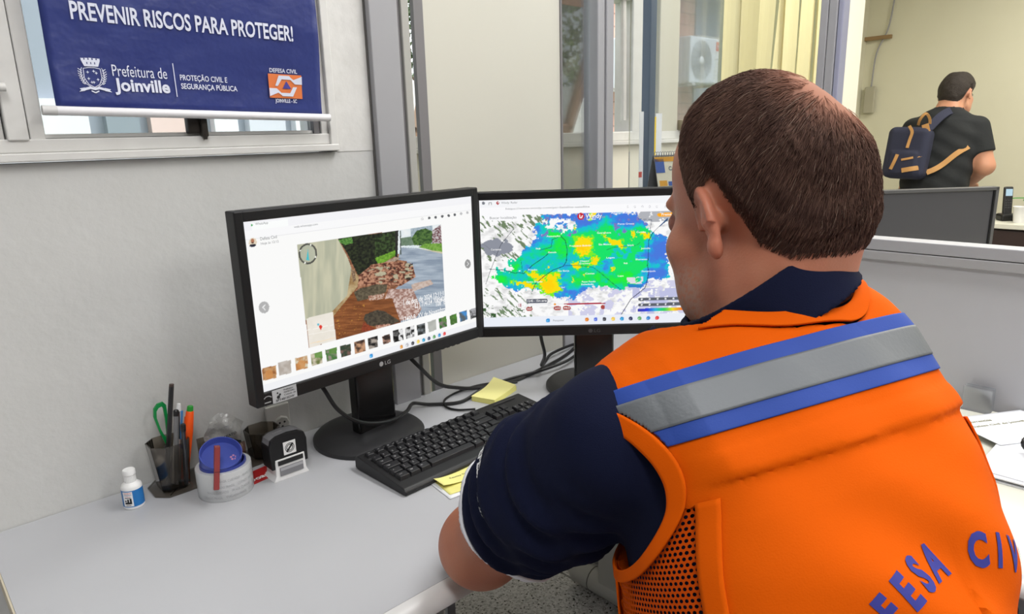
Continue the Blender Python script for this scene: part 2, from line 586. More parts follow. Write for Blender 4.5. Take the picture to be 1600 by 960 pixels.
b = MB(); b.tube([(2.115, EY + 0.03, 1.345), (2.10, EY + 0.30, 1.75), (2.085, EY + 0.02, 2.2)][0::2], 0.011, 8); b.build('stay_arm', M['win_frame'], w2)
b = MB(); b.span((2.435, EY - 0.015, 1.305), (2.475, EY + 0.01, 1.345), 0.004); b.cyl((2.455, EY - 0.02, 1.318), (2.455, EY - 0.045, 1.31), 0.007)
b.build('latch', mat('brass_latch', (150, 138, 116), 0.4, 0.6), w2)

# far wall
b = MB(); b.span((6.5, -4.2, 0), (6.62, 2.48, 2.72)); struct(b.build('wall_far', M['wall_far']))
b = MB(); b.span((4.2, 2.44, 0), (6.5, 2.48, 2.72)); b.span((4.2, 1.76, 0), (4.24, 2.44, 2.72)); struct(b.build('wall_end', M['wall_far']))

# ------------------------------------------------------------------ outside
M['grass'] = mat('lawn', (96, 128, 60), 0.9, var=(3, 0.8, (70, 100, 50)))
struct(MB().span((-8, 1.9, -0.35), (22, 26, -0.25)).build('ground', M['grass']))
def brick_mat():
    m = bpy.data.materials.new('red_brick'); m.use_nodes = True
    n = m.node_tree.nodes; l = m.node_tree.links; p = n['Principled BSDF']
    tc = n.new('ShaderNodeTexCoord'); mp = n.new('ShaderNodeMapping')
    mp.inputs['Rotation'].default_value = (math.radians(90), 0, 0)
    b = n.new('ShaderNodeTexBrick'); b.inputs['Scale'].default_value = 1.0
    b.inputs['Color1'].default_value = (*L3((226, 184, 168)), 1); b.inputs['Color2'].default_value = (*L3((216, 170, 152)), 1)
    b.inputs['Mortar'].default_value = (*L3((176, 140, 126)), 1)
    b.inputs['Brick Width'].default_value = 0.36; b.inputs['Row Height'].default_value = 0.12; b.inputs['Mortar Size'].default_value = 0.008
    l.new(tc.outputs['Object'], mp.inputs[0]); l.new(mp.outputs[0], b.inputs['Vector']); l.new(b.outputs[0], p.inputs['Base Color'])
    p.inputs['Roughness'].default_value = 0.85
    return m
M['brick'] = brick_mat()
M['white_plaster'] = mat('white_plaster', (228, 226, 222), 0.8, var=(6, 0.35, (200, 196, 190)))
bd = thing('brick_building', 'pink brick building with grey frame seen through the window across the yard', 'building', (6.63, 4.6, -0.3))
b = MB(); b.span((-0.95, 0, 0), (0.62, 0.3, 4.4)); b.build('brick_wall', M['brick'], bd)
b = MB(); b.span((0.62, -0.02, 0), (2.2, 0.3, 4.4)); b.build('dark_window', mat('dark_window', (150, 160, 172), 0.3), bd)
b = MB()
for z in (1.1, 2.6, 3.4): b.span((0.60, -0.06, z), (2.2, 0.0, z + 0.06))
b.span((-3.8, -0.5, 3.25), (2.2, 0.0, 3.4))
b.build('ledge', M['win_frame'], bd)
b = MB(); b.span((-3.6, 0.02, 0), (-0.95, 0.3, 2.05)); b.build('plaster_wall', M['white_plaster'], bd)


def ac_unit(loc, rz, label, red):
    t = thing('air_conditioner', label, 'air conditioner', loc, rz, 'outdoor air conditioners')
    b = MB(); b.box((0, 0, 0.3), (0.78, 0.30, 0.56), 0.02); b.build('casing', M['ac_white'], t)
    b = MB()
    for k in range(11):
        r = 0.03 + k * 0.02
        b.lathe([(r, -0.156), (r + 0.005, -0.160), (r + 0.005, -0.154)], 32, mtx=T((-0.13, 0, 0.30), rx=math.radians(90)) @ T((0, 0, 0.31)), close=True)
    for k in range(26):
        a = k * 2 * math.pi / 26
        b.tube([(-0.13 + 0.03 * math.cos(a), -0.153, 0.3 + 0.03 * math.sin(a)), (-0.13 + 0.16 * math.cos(a + 0.25), -0.155, 0.3 + 0.16 * math.sin(a + 0.25)),
                (-0.13 + 0.245 * math.cos(a + 0.35), -0.153, 0.3 + 0.245 * math.sin(a + 0.35))], 0.003, 4)
    b.build('fan_grille', mat('grille_grey', (176, 180, 186), 0.5), t)
    b = MB(); b.lathe([(0, 0.006), (0.045, 0.004), (0.05, 0)], 20, mtx=T((-0.13, -0.155, 0.3), rx=math.radians(90))); b.build('fan_hub', M['ac_white'], t)
    if red:
        b = MB(); b.span((0.21, -0.153, 0.43), (0.33, -0.150, 0.54)); put_text(b, 'TCL', (0.225, -0.1545, 0.465), (1, 0, 0), (0, 0, 1), 0.035, 0.02, mi=1, width=0.09)
        b.build('brand_badge', [mat('red_badge', (222, 60, 58), 0.5), M['ac_white']], t)
    b = MB()
    for k in range(5): b.box((0.27, -0.152, 0.13 + 0.05 * k), (0.17, 0.006, 0.008))
    b.build('side_vent', mat('vent_grey', (205, 208, 212), 0.6), t)
    for x in (-0.3, 0.3): MB().box((x, 0.02, 0.005), (0.08, 0.36, 0.03), 0.004).build('bracket', M['win_frame'], t)
    return t


M['ac_white'] = mat('white_casing', (232, 236, 242), 0.4)

a1 = ac_unit((7.0, 4.40, 1.79), 0, 'white air conditioner with red badge mounted on the pink brick wall outside', True); a1.scale = (.85, .85, .85)
a2 = ac_unit((6.0, 4.40, 1.72), 0, 'plain white air conditioner outside, behind the thin window stay', False); a2.scale = (.85, .85, .85)


def tree(loc, h, rad, n, label, c1, c2, sq=1.0):
    t = thing('tree', label, 'tree', loc, 0)
    b = MB(); b.tube([(0, 0, 0), (0.05, 0.02, h * 0.4), (0.0, 0.05, h * 0.75)], [0.12, 0.09, 0.04], 10)
    for k in range(5):
        a = k * 1.3
        b.tube([(0.03, 0.03, h * 0.45), (0.5 * rad * math.cos(a), 0.5 * rad * math.sin(a), h * (0.6 + 0.06 * k))], [0.05, 0.02], 6)
    b.build('trunk', mat('bark', (96, 82, 66), 0.9), t)
    b = MB(); cols = []
    for k in range(n):
        d = RNG.normal(size=3); d /= np.linalg.norm(d); r = rad * RNG.uniform(0.3, 1.0) ** 0.5
        lump = 1 + 0.25 * math.sin(5 * d[0] + 2) * math.sin(4 * d[2] + 1)
        c = np.array([0, 0, h * 0.72]) + d * r * lump * np.array([1, 1, sq])
        u = RNG.normal(size=3); u /= np.linalg.norm(u); w = np.cross(u, RNG.normal(size=3)); w /= np.linalg.norm(w)
        s_ = RNG.uniform(0.05, 0.10)
        b.add([c - u * s_, c + w * s_ * 0.45, c + u * s_, c - w * s_ * 0.45], [(0, 1, 2, 3)])
    b.build('foliage', mat(label.split()[0] + '_leaves', c1, 0.7, var=(2.5, 0.9, c2)), t)
    return t


tree((8.9, 7.4, -0.3), 4.2, 1.5, 2600, 'bright green tree behind the white outbuilding across the yard', (136, 160, 70), (92, 124, 52), 1.0)
tree((7.8, 10.4, -0.3), 4.2, 1.4, 2400, 'dark green bushy tree beyond the open awning window', (96, 112, 74), (66, 84, 56), 1.1)

# vertical blind on the outer wall window
M['blind'] = mat('cream_blind', (212, 202, 156), 0.7, var=(40, 0.15, (202, 192, 147)))
bl = thing('vertical_blind', 'cream vertical blind hanging in the window of the next office', 'blind', (3.2, EY - 0.06, 1.0))
b = MB()
angs = [24, -34, 56, -20, 40, -48, 12, -30, 26, -40, 30, 4, -36, 34, -28, 22, -34]
x = -0.50
for k, a in enumerate(angs):
    ar = math.radians(a); w = 0.040
    sway = [0, 0, .01, .015, .03, .05, .01, 0, 0, .01, 0, 0, 0, 0, 0, 0, 0][k]
    dx, dy = w * math.cos(ar), w * math.sin(ar)
    z1, z0 = 1.36, 0.0
    c1 = x + sway * 2.0; c0 = x - sway
    P = []
    for zz, cx_ in ((z0, c0), (z1, c1)):
        for q in (-1, -0.5, 0, 0.5, 1):
            P.append((cx_ + dx * q, -dy * q + 0.006 * (1 - q * q), zz))
    b.add(P, [(i, i + 1, i + 6, i + 5) for i in range(4)], 0, False)
    x += 0.064
so_ = b.build('slats', M['blind'], bl)
md = so_.modifiers.new('thickness', 'SOLIDIFY'); md.thickness = 0.0015
b = MB(); b.span((-0.55, -0.03, 1.36), (0.55, 0.03, 1.40), 0.003); b.build('head_rail', M['win_frame'], bl)

# cable and little box on the far wall
t = thing('cable_trunking', 'thin grey cable with small switch box on the far cream wall', 'cable', (6.49, 2.36, 1.0))
b = MB(); b.tube(smooth_path([(-0.01, 0.0, 0.62), (-0.012, -0.02, 0.9), (-0.012, -0.10, 1.12), (-0.012, -0.14, 1.6)], 6), 0.006, 6); b.build('cord', M['alu'], t)
b = MB(); b.box((-0.02, 0.0, 0.52), (0.03, 0.09, 0.22), 0.01); b.build('switch_box', mat('grey_box', (176, 172, 152), 0.5), t)
b = MB(); b.box((-0.02, -0.02, 1.02), (0.03, 0.22, 0.03), 0.003); b.build('wall_bracket', mat('brown_bracket', (150, 122, 84), 0.6), t)

fb = thing('far_building', 'grey building with pale and pink pillars seen blurred under the banner', 'building', (2.6, 9.2, -0.3))
b = MB(); b.span((-3.6, 0.1, 0), (3.0, 0.4, 4.2)); b.build('wall', mat('grey_plaster', (150, 158, 166), 0.8), fb)
for k, (x_, w_, c_) in enumerate(((-1.55, 0.55, (120, 134, 140)), (-0.75, 0.5, (226, 226, 226)), (-0.15, 0.35, (140, 150, 156)), (0.45, 0.6, (226, 200, 190)), (1.05, 0.3, (236, 236, 238)), (1.6, 0.5, (214, 216, 222)), (2.3, 0.6, (240, 240, 242)))):
    MB().span((x_ - w_ / 2, -0.05, 0), (x_ + w_ / 2, 0.1, 2.15)).build('pillar', mat('pillar_paint', c_, 0.8), fb)
# ------------------------------------------------------------------ desks
M['desk'] = mat('grey_laminate', (176, 177, 181), 0.42, var=(9, 0.25, (171, 172, 176)))
M['desk_edge'] = mat('white_edge', (206, 205, 204), 0.35)
M['desk_cream'] = mat('cream_laminate', (206, 205, 192), 0.4)
M['leg_grey'] = mat('light_grey_steel', (190, 189, 186), 0.4)
DZ = 0.74
dk = thing('desk', 'long grey laminate desk along the wall carrying the two screens and keyboard', 'desk', (0.82, 0.92, 0))


def dl(x, y, z): return (x - 0.82, y - 0.92, z)


b = MB(); b.span(dl(0.052, 0.642, DZ - 0.028), dl(1.566, 1.205, DZ)); b.span(dl(0.052, 1.205, DZ - 0.028), dl(0.765, 1.213, DZ))
b.span(dl(0.91, 1.205, DZ - 0.028), dl(1.32, 1.214, DZ)); b.build('desktop', M['desk'], dk)
b = MB()
prof = [(0, 0), (-0.010, -0.001), (-0.019, -0.006), (-0.024, -0.014), (-0.024, -0.02), (-0.018, -0.026), (-0.008, -0.028), (0, -0.028)]
n = len(prof)
V = [dl(x, 0.6415 + p, DZ + q) for x in (0.052, 0.958) for p, q in prof]
b.add(V, [tuple((i, (i + 1) % n, n + (i + 1) % n, n + i)) for i in range(n)] + [tuple(range(n - 1, -1, -1)), tuple(range(n, 2 * n))], 0, True)
b.build('front_edge', M['desk_edge'], dk)
b = MB(); b.span(dl(0.0495, 0.63, DZ - 0.028), dl(0.0518, 1.213, DZ - 0.0005)); b.build('end_edge', mat('beige_edge_band', (196, 186, 164), 0.5), dk)
for x in (0.16, 1.36):
    b = MB()
    ye = 1.165 if x < 0.8 else 1.19
    b.tube([dl(x, 0.70, 0.045), dl(x, ye, 0.045)], 0.036, 16)
    b.lathe([(0, 0.04), (0.022, 0.032), (0.037, 0.006), (0.037, -0.004)], 16, mtx=T(dl(x, ye, 0.045), rx=-math.pi / 2))
    b.lathe([(0, 0.04), (0.022, 0.032), (0.037, 0.006), (0.037, -0.004)], 16, mtx=T(dl(x, 0.70, 0.045), rx=math.pi / 2))
    b.span(dl(x - 0.03, 0.86, 0.06), dl(x + 0.03, 1.10, DZ - 0.03), 0.006)
    b.span(dl(x - 0.02, 0.70, DZ - 0.06), dl(x + 0.02, 1.18, DZ - 0.028), 0.004)
    b.tube([dl(x, 1.135 - 0.0015, 0.045), dl(x, 1.135 + 0.0015, 0.045)], 0.0366, 16, 1)
    b.build('leg', [M['leg_grey'], M['black_gap']], dk)

rd = thing('desk', 'return desk with cream top at right, under the pile of papers', 'desk', (1.27, -0.1, 0))
b = MB(); b.span((0.988 - 1.27, -1.0, DZ - 0.028), (1.566 - 1.27, 0.738, DZ - 0.0002)); b.build('desktop', M['desk_cream'], rd)
b = MB()
V = [(0.988 + p - 1.27, y, DZ + q) for y in (-1.0, 0.715) for p, q in prof]
b.add(V, [tuple((i, (i + 1) % n, n + (i + 1) % n, n + i)) for i in range(n)] + [tuple(range(n - 1, -1, -1)), tuple(range(n, 2 * n))], 0, True)
b.build('front_edge', M['desk_edge'], rd)
b = MB(); b.span((-0.2, -0.95, 0), (0.2, -0.92, DZ - 0.03), 0.004); b.build('leg', M['leg_grey'], rd)

# ------------------------------------------------------------------ screens
M['mon_black'] = mat('black_plastic', (17, 17, 19), 0.42, spec=0.4)
M['mon_gloss'] = mat('glossy_black', (14, 14, 15), 0.22, spec=0.5)
M['mon_base'] = mat('dark_grey_plastic', (34, 34, 36), 0.42)
M['logo_grey'] = mat('logo_grey', (150, 150, 152), 0.4)
M['logo_dim'] = mat('dim_logo', (62, 62, 64), 0.4)
M['sticker'] = mat('silver_sticker', (176, 177, 180), 0.4)
M['ink'] = mat('black_ink', (30, 30, 32), 0.7)
M['display'] = emit_attr('lit_display', 1.0)
M['white_ink'] = mat('white_ink', (232, 232, 232), 0.6)
SW, SH = 0.4768, 0.268


def monitor(name_label, c, az, screen_builder, logo_mat, sticker, base_off):
    """c = centre of the glass, in the world; the thing stands at its base"""
    base = (c[0] + base_off * -math.sin(az), c[1] + base_off * math.cos(az), DZ)
    t = thing('computer_monitor', name_label, 'monitor', base, az, 'computer monitors')
    zc = c[2] - DZ; y0 = -base_off
    bw, bt, bb = 0.0145, 0.0165, 0.0225
    b = MB()
    hw = SW / 2
    top, bot = zc + SH / 2 + bt, zc - SH / 2 - bb
    # four bezel bars with a slightly proud front
    b.span((-hw - bw, y0 - 0.004, bot), (-hw, y0 + 0.024, top), 0.0022)
    b.span((hw, y0 - 0.004, bot), (hw + bw, y0 + 0.024, top), 0.0022)
    b.span((-hw - 0.002, y0 - 0.004, zc + SH / 2), (hw + 0.002, y0 + 0.024, top), 0.0022)
    b.span((-hw - 0.002, y0 - 0.004, bot), (hw + 0.002, y0 + 0.024, zc - SH / 2), 0.0022)
    b.build('bezel', M['mon_black'], t)
    b = MB()
    b.span((-hw - 0.012, y0 + 0.016, bot + 0.004), (hw + 0.012, y0 + 0.032, top - 0.004), 0.006)
    b.span((-0.17, y0 + 0.028, zc - 0.11), (0.17, y0 + 0.052, zc + 0.10), 0.012)
    b.build('back_shell', M['mon_black'], t)
    s = screen_builder(t, y0, zc)
    b = MB()
    b.span((-0.043, y0 + 0.034, 0.025), (0.043, y0 + 0.060, zc - 0.05), 0.004)
    b.build('stand_neck', M['mon_gloss'], t)
    # round pedestal
    b = MB()
    b.lathe([(0, 0.03), (0.03, 0.029), (0.055, 0.025), (0.085, 0.019), (0.100, 0.014), (0.106, 0.008), (0.106, 0.0), (0, 0.0)], 48)
    b.build('stand_base', M['mon_base'], t)
    b = MB()
    zl = zc - SH / 2 - 0.0125; yl = y0 - 0.0046
    b.lathe([(0, 0), (0.0045, 0)], 18, mtx=T((-0.012, yl, zl), rx=math.radians(90)))
    put_text(b, 'LG', (-0.004, yl, zl - 0.0035), (1, 0, 0), (0, 0, 1), 0.007, 0.01, 1.15)
    b.build('logo', logo_mat, t)
    b = MB()
    for k in range(6):
        b.span((0.11 + k * 0.014, y0 - 0.002, bot - 0.0012), (0.117 + k * 0.014, y0 + 0.006, bot + 0.001), 0.0004)
    b.build('button', M['logo_dim'], t)
    if sticker:
        b = MB()
        sx = -hw + 0.012; sy = y0 - 0.0046
        b.span((sx, sy, bot + 0.0006), (sx + 0.043, sy + 0.0003, bot + 0.0222), 0, 0)
        put_text(b, 'SPT481SDW', (sx + 0.005, sy - 0.0003, bot + 0.0025), (1, 0, 0), (0, 0, 1), 0.0036, 0.02, mi=1, width=0.033)
        for k, w_ in enumerate((0.017, 0.019, 0.021)):
            put_text(b, ('Prefeitura', 'PREFEITURA', 'Cidade de')[k], (sx + 0.020, sy - 0.0003, bot + 0.0175 - k * 0.0043), (1, 0, 0), (0, 0, 1), 0.0025, 0.01, mi=1, width=w_)
        for q in ((0.008, 0.0095, 0.006), (0.011, 0.013, 0.004), (0.007, 0.0165, 0.003)):
            b.lathe([(0, 0), (q[2] / 2, 0)], 8, mi=1, mtx=T((sx + q[0] + 0.002, sy - 0.0003, bot + q[1]), rx=math.radians(90)))
        b.build('asset_sticker', [M['sticker'], M['ink']], t)
        b = MB()
        for k in range(9):
            a = math.radians(20 + k * 17)
            b.box((-hw + 0.004 + 0.006 * math.cos(a), sy, bot + 0.012 + 0.004 * math.sin(a)), (0.0018, 0.0004, 0.0012))
        b.span((-hw - 0.002, sy, bot + 0.005), (-hw + 0.009, sy + 0.0003, bot + 0.0068))
        b.build('energy_mark', M['logo_grey'], t)
    return t


# ---- painting the two displays as grids of coloured points
class Canvas:
    """screen picture; source coordinates are those of a drawing sheet mapped to the glass by a homography"""

    def __init__(s, W, H, quad):
        s.W, s.H = W, H
        src = [(0, 0), (1, 0), (1, 1), (0, 1)]
        A = []; B = []
        for (u, v), (x, y) in zip(src, quad):
            A.append([u, v, 1, 0, 0, 0, -u * x, -v * x]); B.append(x)
            A.append([0, 0, 0, u, v, 1, -u * y, -v * y]); B.append(y)
        h = np.linalg.solve(np.array(A, float), np.array(B, float))
        Hm = np.append(h, 1).reshape(3, 3)
        s.Hi = np.linalg.inv(Hm)
        U, Vv = np.meshgrid((np.arange(W)) / (W - 1), (np.arange(H)) / (H - 1))
        q = np.stack([U, Vv, np.ones_like(U)], -1) @ Hm.T
        s.U, s.V = U, Vv
        s.X = q[..., 0] / q[..., 2]; s.Y = q[..., 1] / q[..., 2]
        s.C = np.full((H, W, 3), 250.0)

    def uv(s, x, y):
        q = s.Hi @ np.array([x, y, 1.0]); return q[0] / q[2], q[1] / q[2]

    def inpoly(s, pts, X=None, Y=None):
        X = s.X if X is None else X; Y = s.Y if Y is None else Y
        ins = np.zeros(X.shape, bool); n = len(pts)
        for i in range(n):
            x0, y0 = pts[i]; x1, y1 = pts[(i + 1) % n]
            if y0 == y1: continue
            c = ((y0 > Y) != (y1 > Y)) & (X < (x1 - x0) * (Y - y0) / (y1 - y0) + x0)
            ins ^= c
        return ins

    def fill(s, mask, col, a=1.0):
        col = np.asarray(col, float)
        if col.ndim == 1: col = np.broadcast_to(col, s.C.shape)
        a = np.asarray(a, float)
        aa = (mask * a)[..., None] if a.ndim else (mask.astype(float) * a)[..., None]
        s.C = s.C * (1 - aa) + col * aa

    def poly(s, pts, col, a=1.0): s.fill(s.inpoly(pts), col, a)

    def ell(s, x, y, rx, ry, col, a=1.0): s.fill(((s.X - x) / rx) ** 2 + ((s.Y - y) / ry) ** 2 < 1, col, a)

    def line(s, pts, w, col, a=1.0):
        m = np.zeros(s.X.shape, bool)
        for (x0, y0), (x1, y1) in zip(pts[:-1], pts[1:]):
            dx, dy = x1 - x0, y1 - y0; L = dx * dx + dy * dy + 1e-9
            t = np.clip(((s.X - x0) * dx + (s.Y - y0) * dy) / L, 0, 1)
            m |= (s.X - x0 - t * dx) ** 2 + (s.Y - y0 - t * dy) ** 2 < (w / 2) ** 2
        s.fill(m, col, a)

    def rectuv(s, u0, v0, u1, v1, col, a=1.0): s.fill((s.U >= u0) & (s.U <= u1) & (s.V >= v0) & (s.V <= v1), col, a)

    def mesh(s, name, parent, y, zc):
        xs = (s.U - 0.5) * SW; zs = zc + (0.5 - s.V) * SH
        P = np.stack([xs, np.full_like(xs, y), zs], -1).reshape(-1, 3)
        W, H = s.W, s.H
        idx = np.arange(W * H).reshape(H, W)
        F = np.stack([idx[1:, :-1], idx[1:, 1:], idx[:-1, 1:], idx[:-1, :-1]], -1).reshape(-1, 4)
        me = bpy.data.meshes.new(name)
        me.from_pydata(P.tolist(), [], F.tolist()); me.materials.append(M['display']); me.update()
        o = bpy.data.objects.new(name, me); COL.objects.link(o); o.parent = parent
        set_cols(o, nlin(np.clip(s.C, 0, 255)).reshape(-1, 3))
        return o


def screen_text(cv, items, parent, y, zc, name='screen_text'):
    """items: text, sheet x, sheet y (baseline start), cap height fraction of SH, width fraction, colour index"""
    for s_, x, yy, cap, wid, mi, al in items:
        b = MB()
        u, v = cv.uv(x, yy)
        put_text(b, s_, ((u - 0.5) * SW, y, zc + (0.5 - v) * SH), (1, 0, 0), (0, 0, 1), cap * SH, 0.008, 1.0, al, 0, width=wid * SW)
        b.build(name, (E_W, E_G)[mi], parent)


E_W = emit_mat('lit_white', (252, 252, 252)); E_G = emit_mat('lit_grey', (150, 152, 154)); E_K = emit_mat('lit_dark', (60, 62, 66))


def icons(cv, u0, v, cols, du=0.0255, r=0.008):
    for k, c in enumerate(cols):
        if c is None: continue
        u = u0 + du * k
        cv.fill(((np.abs(cv.U - u) / r) ** 2.6 + (np.abs(cv.V - v) / (r * 16 / 9)) ** 2.6) < 1, c)
        cv.fill((np.abs(cv.U - u + r * .3) < r * .4) & (np.abs(cv.V - v - r * .4) < r * 0.6), tuple(min(255, q + 70) for q in c), 0.8)


def screen_one(t, y0, zc):
    q = [(381.6, 347), (735, 308.5), (740.7, 515.8), (415.9, 609.8)]
    cv = Canvas(460, 260, q)
    X, Y = cv.X, cv.Y
    cv.C[:] = (249, 249, 248)
    cv.rectuv(0, 0, 1, 0.052, (243, 243, 246)); cv.rectuv(0.03, 0.012, 0.155, 0.052, (250, 252, 251))
    cv.rectuv(0, 0.052, 1, 0.10, (248, 248, 249)); cv.rectuv(0, 0.1, 1, 0.103, (232, 232, 234))
    cv.ell(396, 352, 1.6, 1.6, (60, 170, 90))
    # avatar
    cv.ell(397.8, 379, 6, 7, (226, 212, 190)); cv.ell(397.5, 377, 2.6, 3.6, (178, 120, 90)); cv.poly([(392.5, 385), (395, 382), (401, 381.5), (403.5, 384), (400, 386), (396, 386.5)], (40, 40, 56))
    cv.ell(397.6, 379.6, 1.8, 1.4, (90, 60, 46))
    # toolbar icons and arrows
    for k, (x, yy) in enumerate([(658, 344.5), (669, 343), (679, 342), (689.5, 340.5), (699.5, 339.5), (709, 338), (719, 336.5), (729, 335)]):
        cv.ell(x, yy, 2.0, 2.2, (96, 98, 102) if k not in (0, 6, 7) else (190, 190, 192))
        if k == 0: cv.ell(x, yy, 1.2, 1.3, (245, 245, 245))
    cv.ell(416, 480, 8, 9, (178, 178, 178)); cv.line([(418, 476), (414, 480), (418, 484)], 1.4, (240, 240, 240))
    cv.ell(728.5, 416.5, 4.6, 7, (150, 150, 150)); cv.line([(727.5, 413.5), (730, 416.5), (727.5, 419.5)], 1.2, (225, 225, 225))
    # the street photograph; zx, zy: its own drawing sheet
    def z(p): return [(450 + a * 0.2292, 340 + b_ * 0.2292) for a, b_ in p]
    ZX = (X - 450) / 0.2292; ZY = (Y - 340) / 0.2292
    n1 = fbm(ZX / 40, ZY / 40, 4, 1); n2 = fbm(ZX / 12, ZY / 9, 3, 5); n3 = vnoise(ZX / 7, ZY / 5, seed=9)
    ph = cv.inpoly(z([(65, 190), (1035, 55), (1060, 650), (148, 887)]))

    def reg(pts, c0, c1, nn, con=2.2):
        m = cv.inpoly(z(pts)) & ph
        k = np.clip((nn - 0.5) * con + 0.5, 0, 1)[..., None]
        cv.fill(m, np.asarray(c0, float) * (1 - k) + np.asarray(c1, float) * k)
    reg([(0, 0), (1200, 0), (1200, 1000), (0, 1000)], (120, 76, 52), (176, 126, 96), n2)
    reg([(740, 60), (1100, 30), (1100, 260), (740, 260)], (214, 226, 232), (236, 240, 240), n1)
    reg([(828, 82), (975, 62), (985, 190), (835, 190)], (150, 168, 180), (176, 190, 198), n3)
    reg([(760, 150), (830, 140), (880, 200), (760, 205)], (96, 120, 96), (120, 140, 120), n2)
    reg([(835, 150), (870, 100), (930, 84), (985, 110), (990, 180), (900, 205), (850, 200)], (44, 74, 36), (86, 120, 60), n2, 3)
    reg([(975, 100), (1040, 55), (1045, 200), (975, 190)], (110, 70, 76), (196, 190, 190), n3, 3)
    reg([(880, 215), (930, 190), (1045, 190), (1050, 258), (960, 235)], (92, 140, 46), (132, 176, 78), n2)
    reg([(870, 222), (1045, 250), (1050, 265), (880, 232)], (196, 190, 160), (210, 200, 176), n2)
    # road
    reg([(762, 215), (870, 222), (1045, 262), (1070, 660), (740, 760), (660, 560), (830, 400), (800, 310), (740, 300)], (128, 142, 160), (176, 188, 200), fbm(ZX / 120, ZY / 14, 4, 21), 2.0)
    reg([(830, 470), (960, 440), (980, 470), (840, 520)], (186, 160, 146), (206, 190, 180), n2)
    reg([(680, 500), (840, 500), (900, 640), (860, 700), (740, 720), (640, 600)], (150, 112, 100), (212, 190, 182), n2, 3.2)
    # dark trees
    reg([(335, 150), (745, 98), (740, 240), (640, 330), (560, 330), (520, 390), (470, 400), (400, 250)], (14, 14, 14), (52, 62, 36), n2, 2.0)
    reg([(585, 140), (745, 98), (722, 250), (590, 285)], (24, 30, 18), (62, 84, 44), n2, 2.6)
    reg([(585, 288), (722, 236), (725, 272), (640, 322), (605, 322)], (84, 132, 34), (124, 176, 58), n2)
    reg([(305, 165), (430, 140), (440, 180), (390, 195), (350, 178), (320, 190)], (60, 110, 44), (100, 150, 70), n3, 3)
    reg([(722, 100), (745, 96), (738, 310), (724, 310)], (34, 34, 32), (50, 48, 44), n3)
    reg([(756, 100), (762, 100), (764, 265), (756, 265)], (70, 80, 74), (80, 90, 84), n3)
    reg([(640, 322), (725, 280), (760, 290), (700, 320), (600, 352)], (150, 130, 112), (180, 160, 140), n3)
    # wall
    reg([(65, 188), (338, 152), (405, 285), (430, 360), (498, 440), (440, 515), (320, 700), (100, 700)], (176, 178, 156), (200, 198, 172), fbm(ZX / 26, ZY / 220, 3, 31), 2.0)
    reg([(430, 350), (498, 440), (440, 520), (330, 690), (260, 690), (400, 540)], (150, 118, 76), (196, 176, 136), n1, 2.4)
    reg([(425, 360), (455, 370), (458, 440), (440, 450)], (110, 84, 62), (160, 136, 110), n3)
    # brown soil and bricks
    reg([(440, 515), (560, 580), (700, 560), (760, 730), (320, 850), (300, 690)], (112, 64, 34), (150, 92, 52), fbm(ZX / 60, ZY / 8, 3, 41), 2.2)
    reg([(480, 400), (570, 330), (700, 310), (840, 330), (860, 420), (760, 480), (560, 470), (470, 480)], (92, 50, 38), (190, 140, 112), n2, 3.6)
    m = cv.inpoly(z([(500, 390), (640, 330), (840, 320), (850, 420), (640, 470)])) & ph & (vnoise(ZX / 26, ZY / 11, seed=77) > 0.62)
    cv.fill(m, (186, 182, 154), 0.9)
    m = cv.inpoly(z([(640, 330), (840, 320), (860, 440), (660, 450)])) & ph & (vnoise(ZX / 20, ZY / 8, seed=79) < 0.22)
    cv.fill(m, (44, 36, 32), 0.9)
    reg([(445, 520), (480, 495), (600, 465), (670, 470), (660, 520), (560, 560), (470, 580)], (72, 64, 50), (108, 98, 78), n2)
    reg([(540, 545), (650, 530), (640, 565), (545, 575)], (150, 104, 84), (206, 180, 164), n3, 3)
    reg([(520, 670), (600, 640), (650, 650), (755, 720), (640, 760), (540, 745), (510, 700)], (56, 50, 42), (86, 78, 64), n2)
    reg([(510, 720), (590, 770), (560, 790), (490, 785)], (120, 54, 34), (150, 70, 44), n3)
    reg([(590, 745), (690, 735), (680, 770), (600, 785)], (150, 96, 78), (200, 160, 140), n3, 3)
    m = ph & (vnoise(ZX / 9, ZY / 8, seed=91) > 0.86) & cv.inpoly(z([(320, 640), (520, 600), (500, 760), (320, 830)]))
    cv.fill(m, (196, 140, 60), 0.8)
    # compass and small map
    cx, cy = 450 + 138 * 0.2292, 340 + 252 * 0.2292
    rr = np.sqrt(((X - cx) / 14.2) ** 2 + ((Y - cy) / 16.4) ** 2)
    cv.fill((rr < 1) & (rr > 0.82), (82, 82, 76)); cv.fill(rr < 0.82, (168, 176, 160), 0.5)
    cv.poly([(cx - 2.4, cy + 10), (cx + 2.4, cy + 10), (cx, cy - 8)], (70, 190, 200))
    for a in (20, 110, 200, 290):
        cv.ell(cx + 12.6 * math.cos(math.radians(a)), cy + 14.8 * math.sin(math.radians(a)), 1.3, 1.3, (240, 240, 230))
    reg([(132, 690), (305, 648), (328, 838), (150, 888)], (232, 226, 214), (238, 232, 222), n1)
    cv.line(z([(145, 800), (320, 770)]), 1.0, (246, 242, 234)); cv.line(z([(135, 770), (310, 735)]), 0.8, (250, 246, 240))
    cv.line(z([(160, 860), (322, 822)]), 1.0, (244, 222, 190))
    cv.ell(*z([(225, 748)])[0], 2.5, 2.9, (222, 62, 52)); cv.poly(z([(216, 755), (234, 752), (228, 772)]), (222, 62, 52)); cv.ell(*z([(209, 732)])[0], 1.8, 1.8, (110, 190, 210))
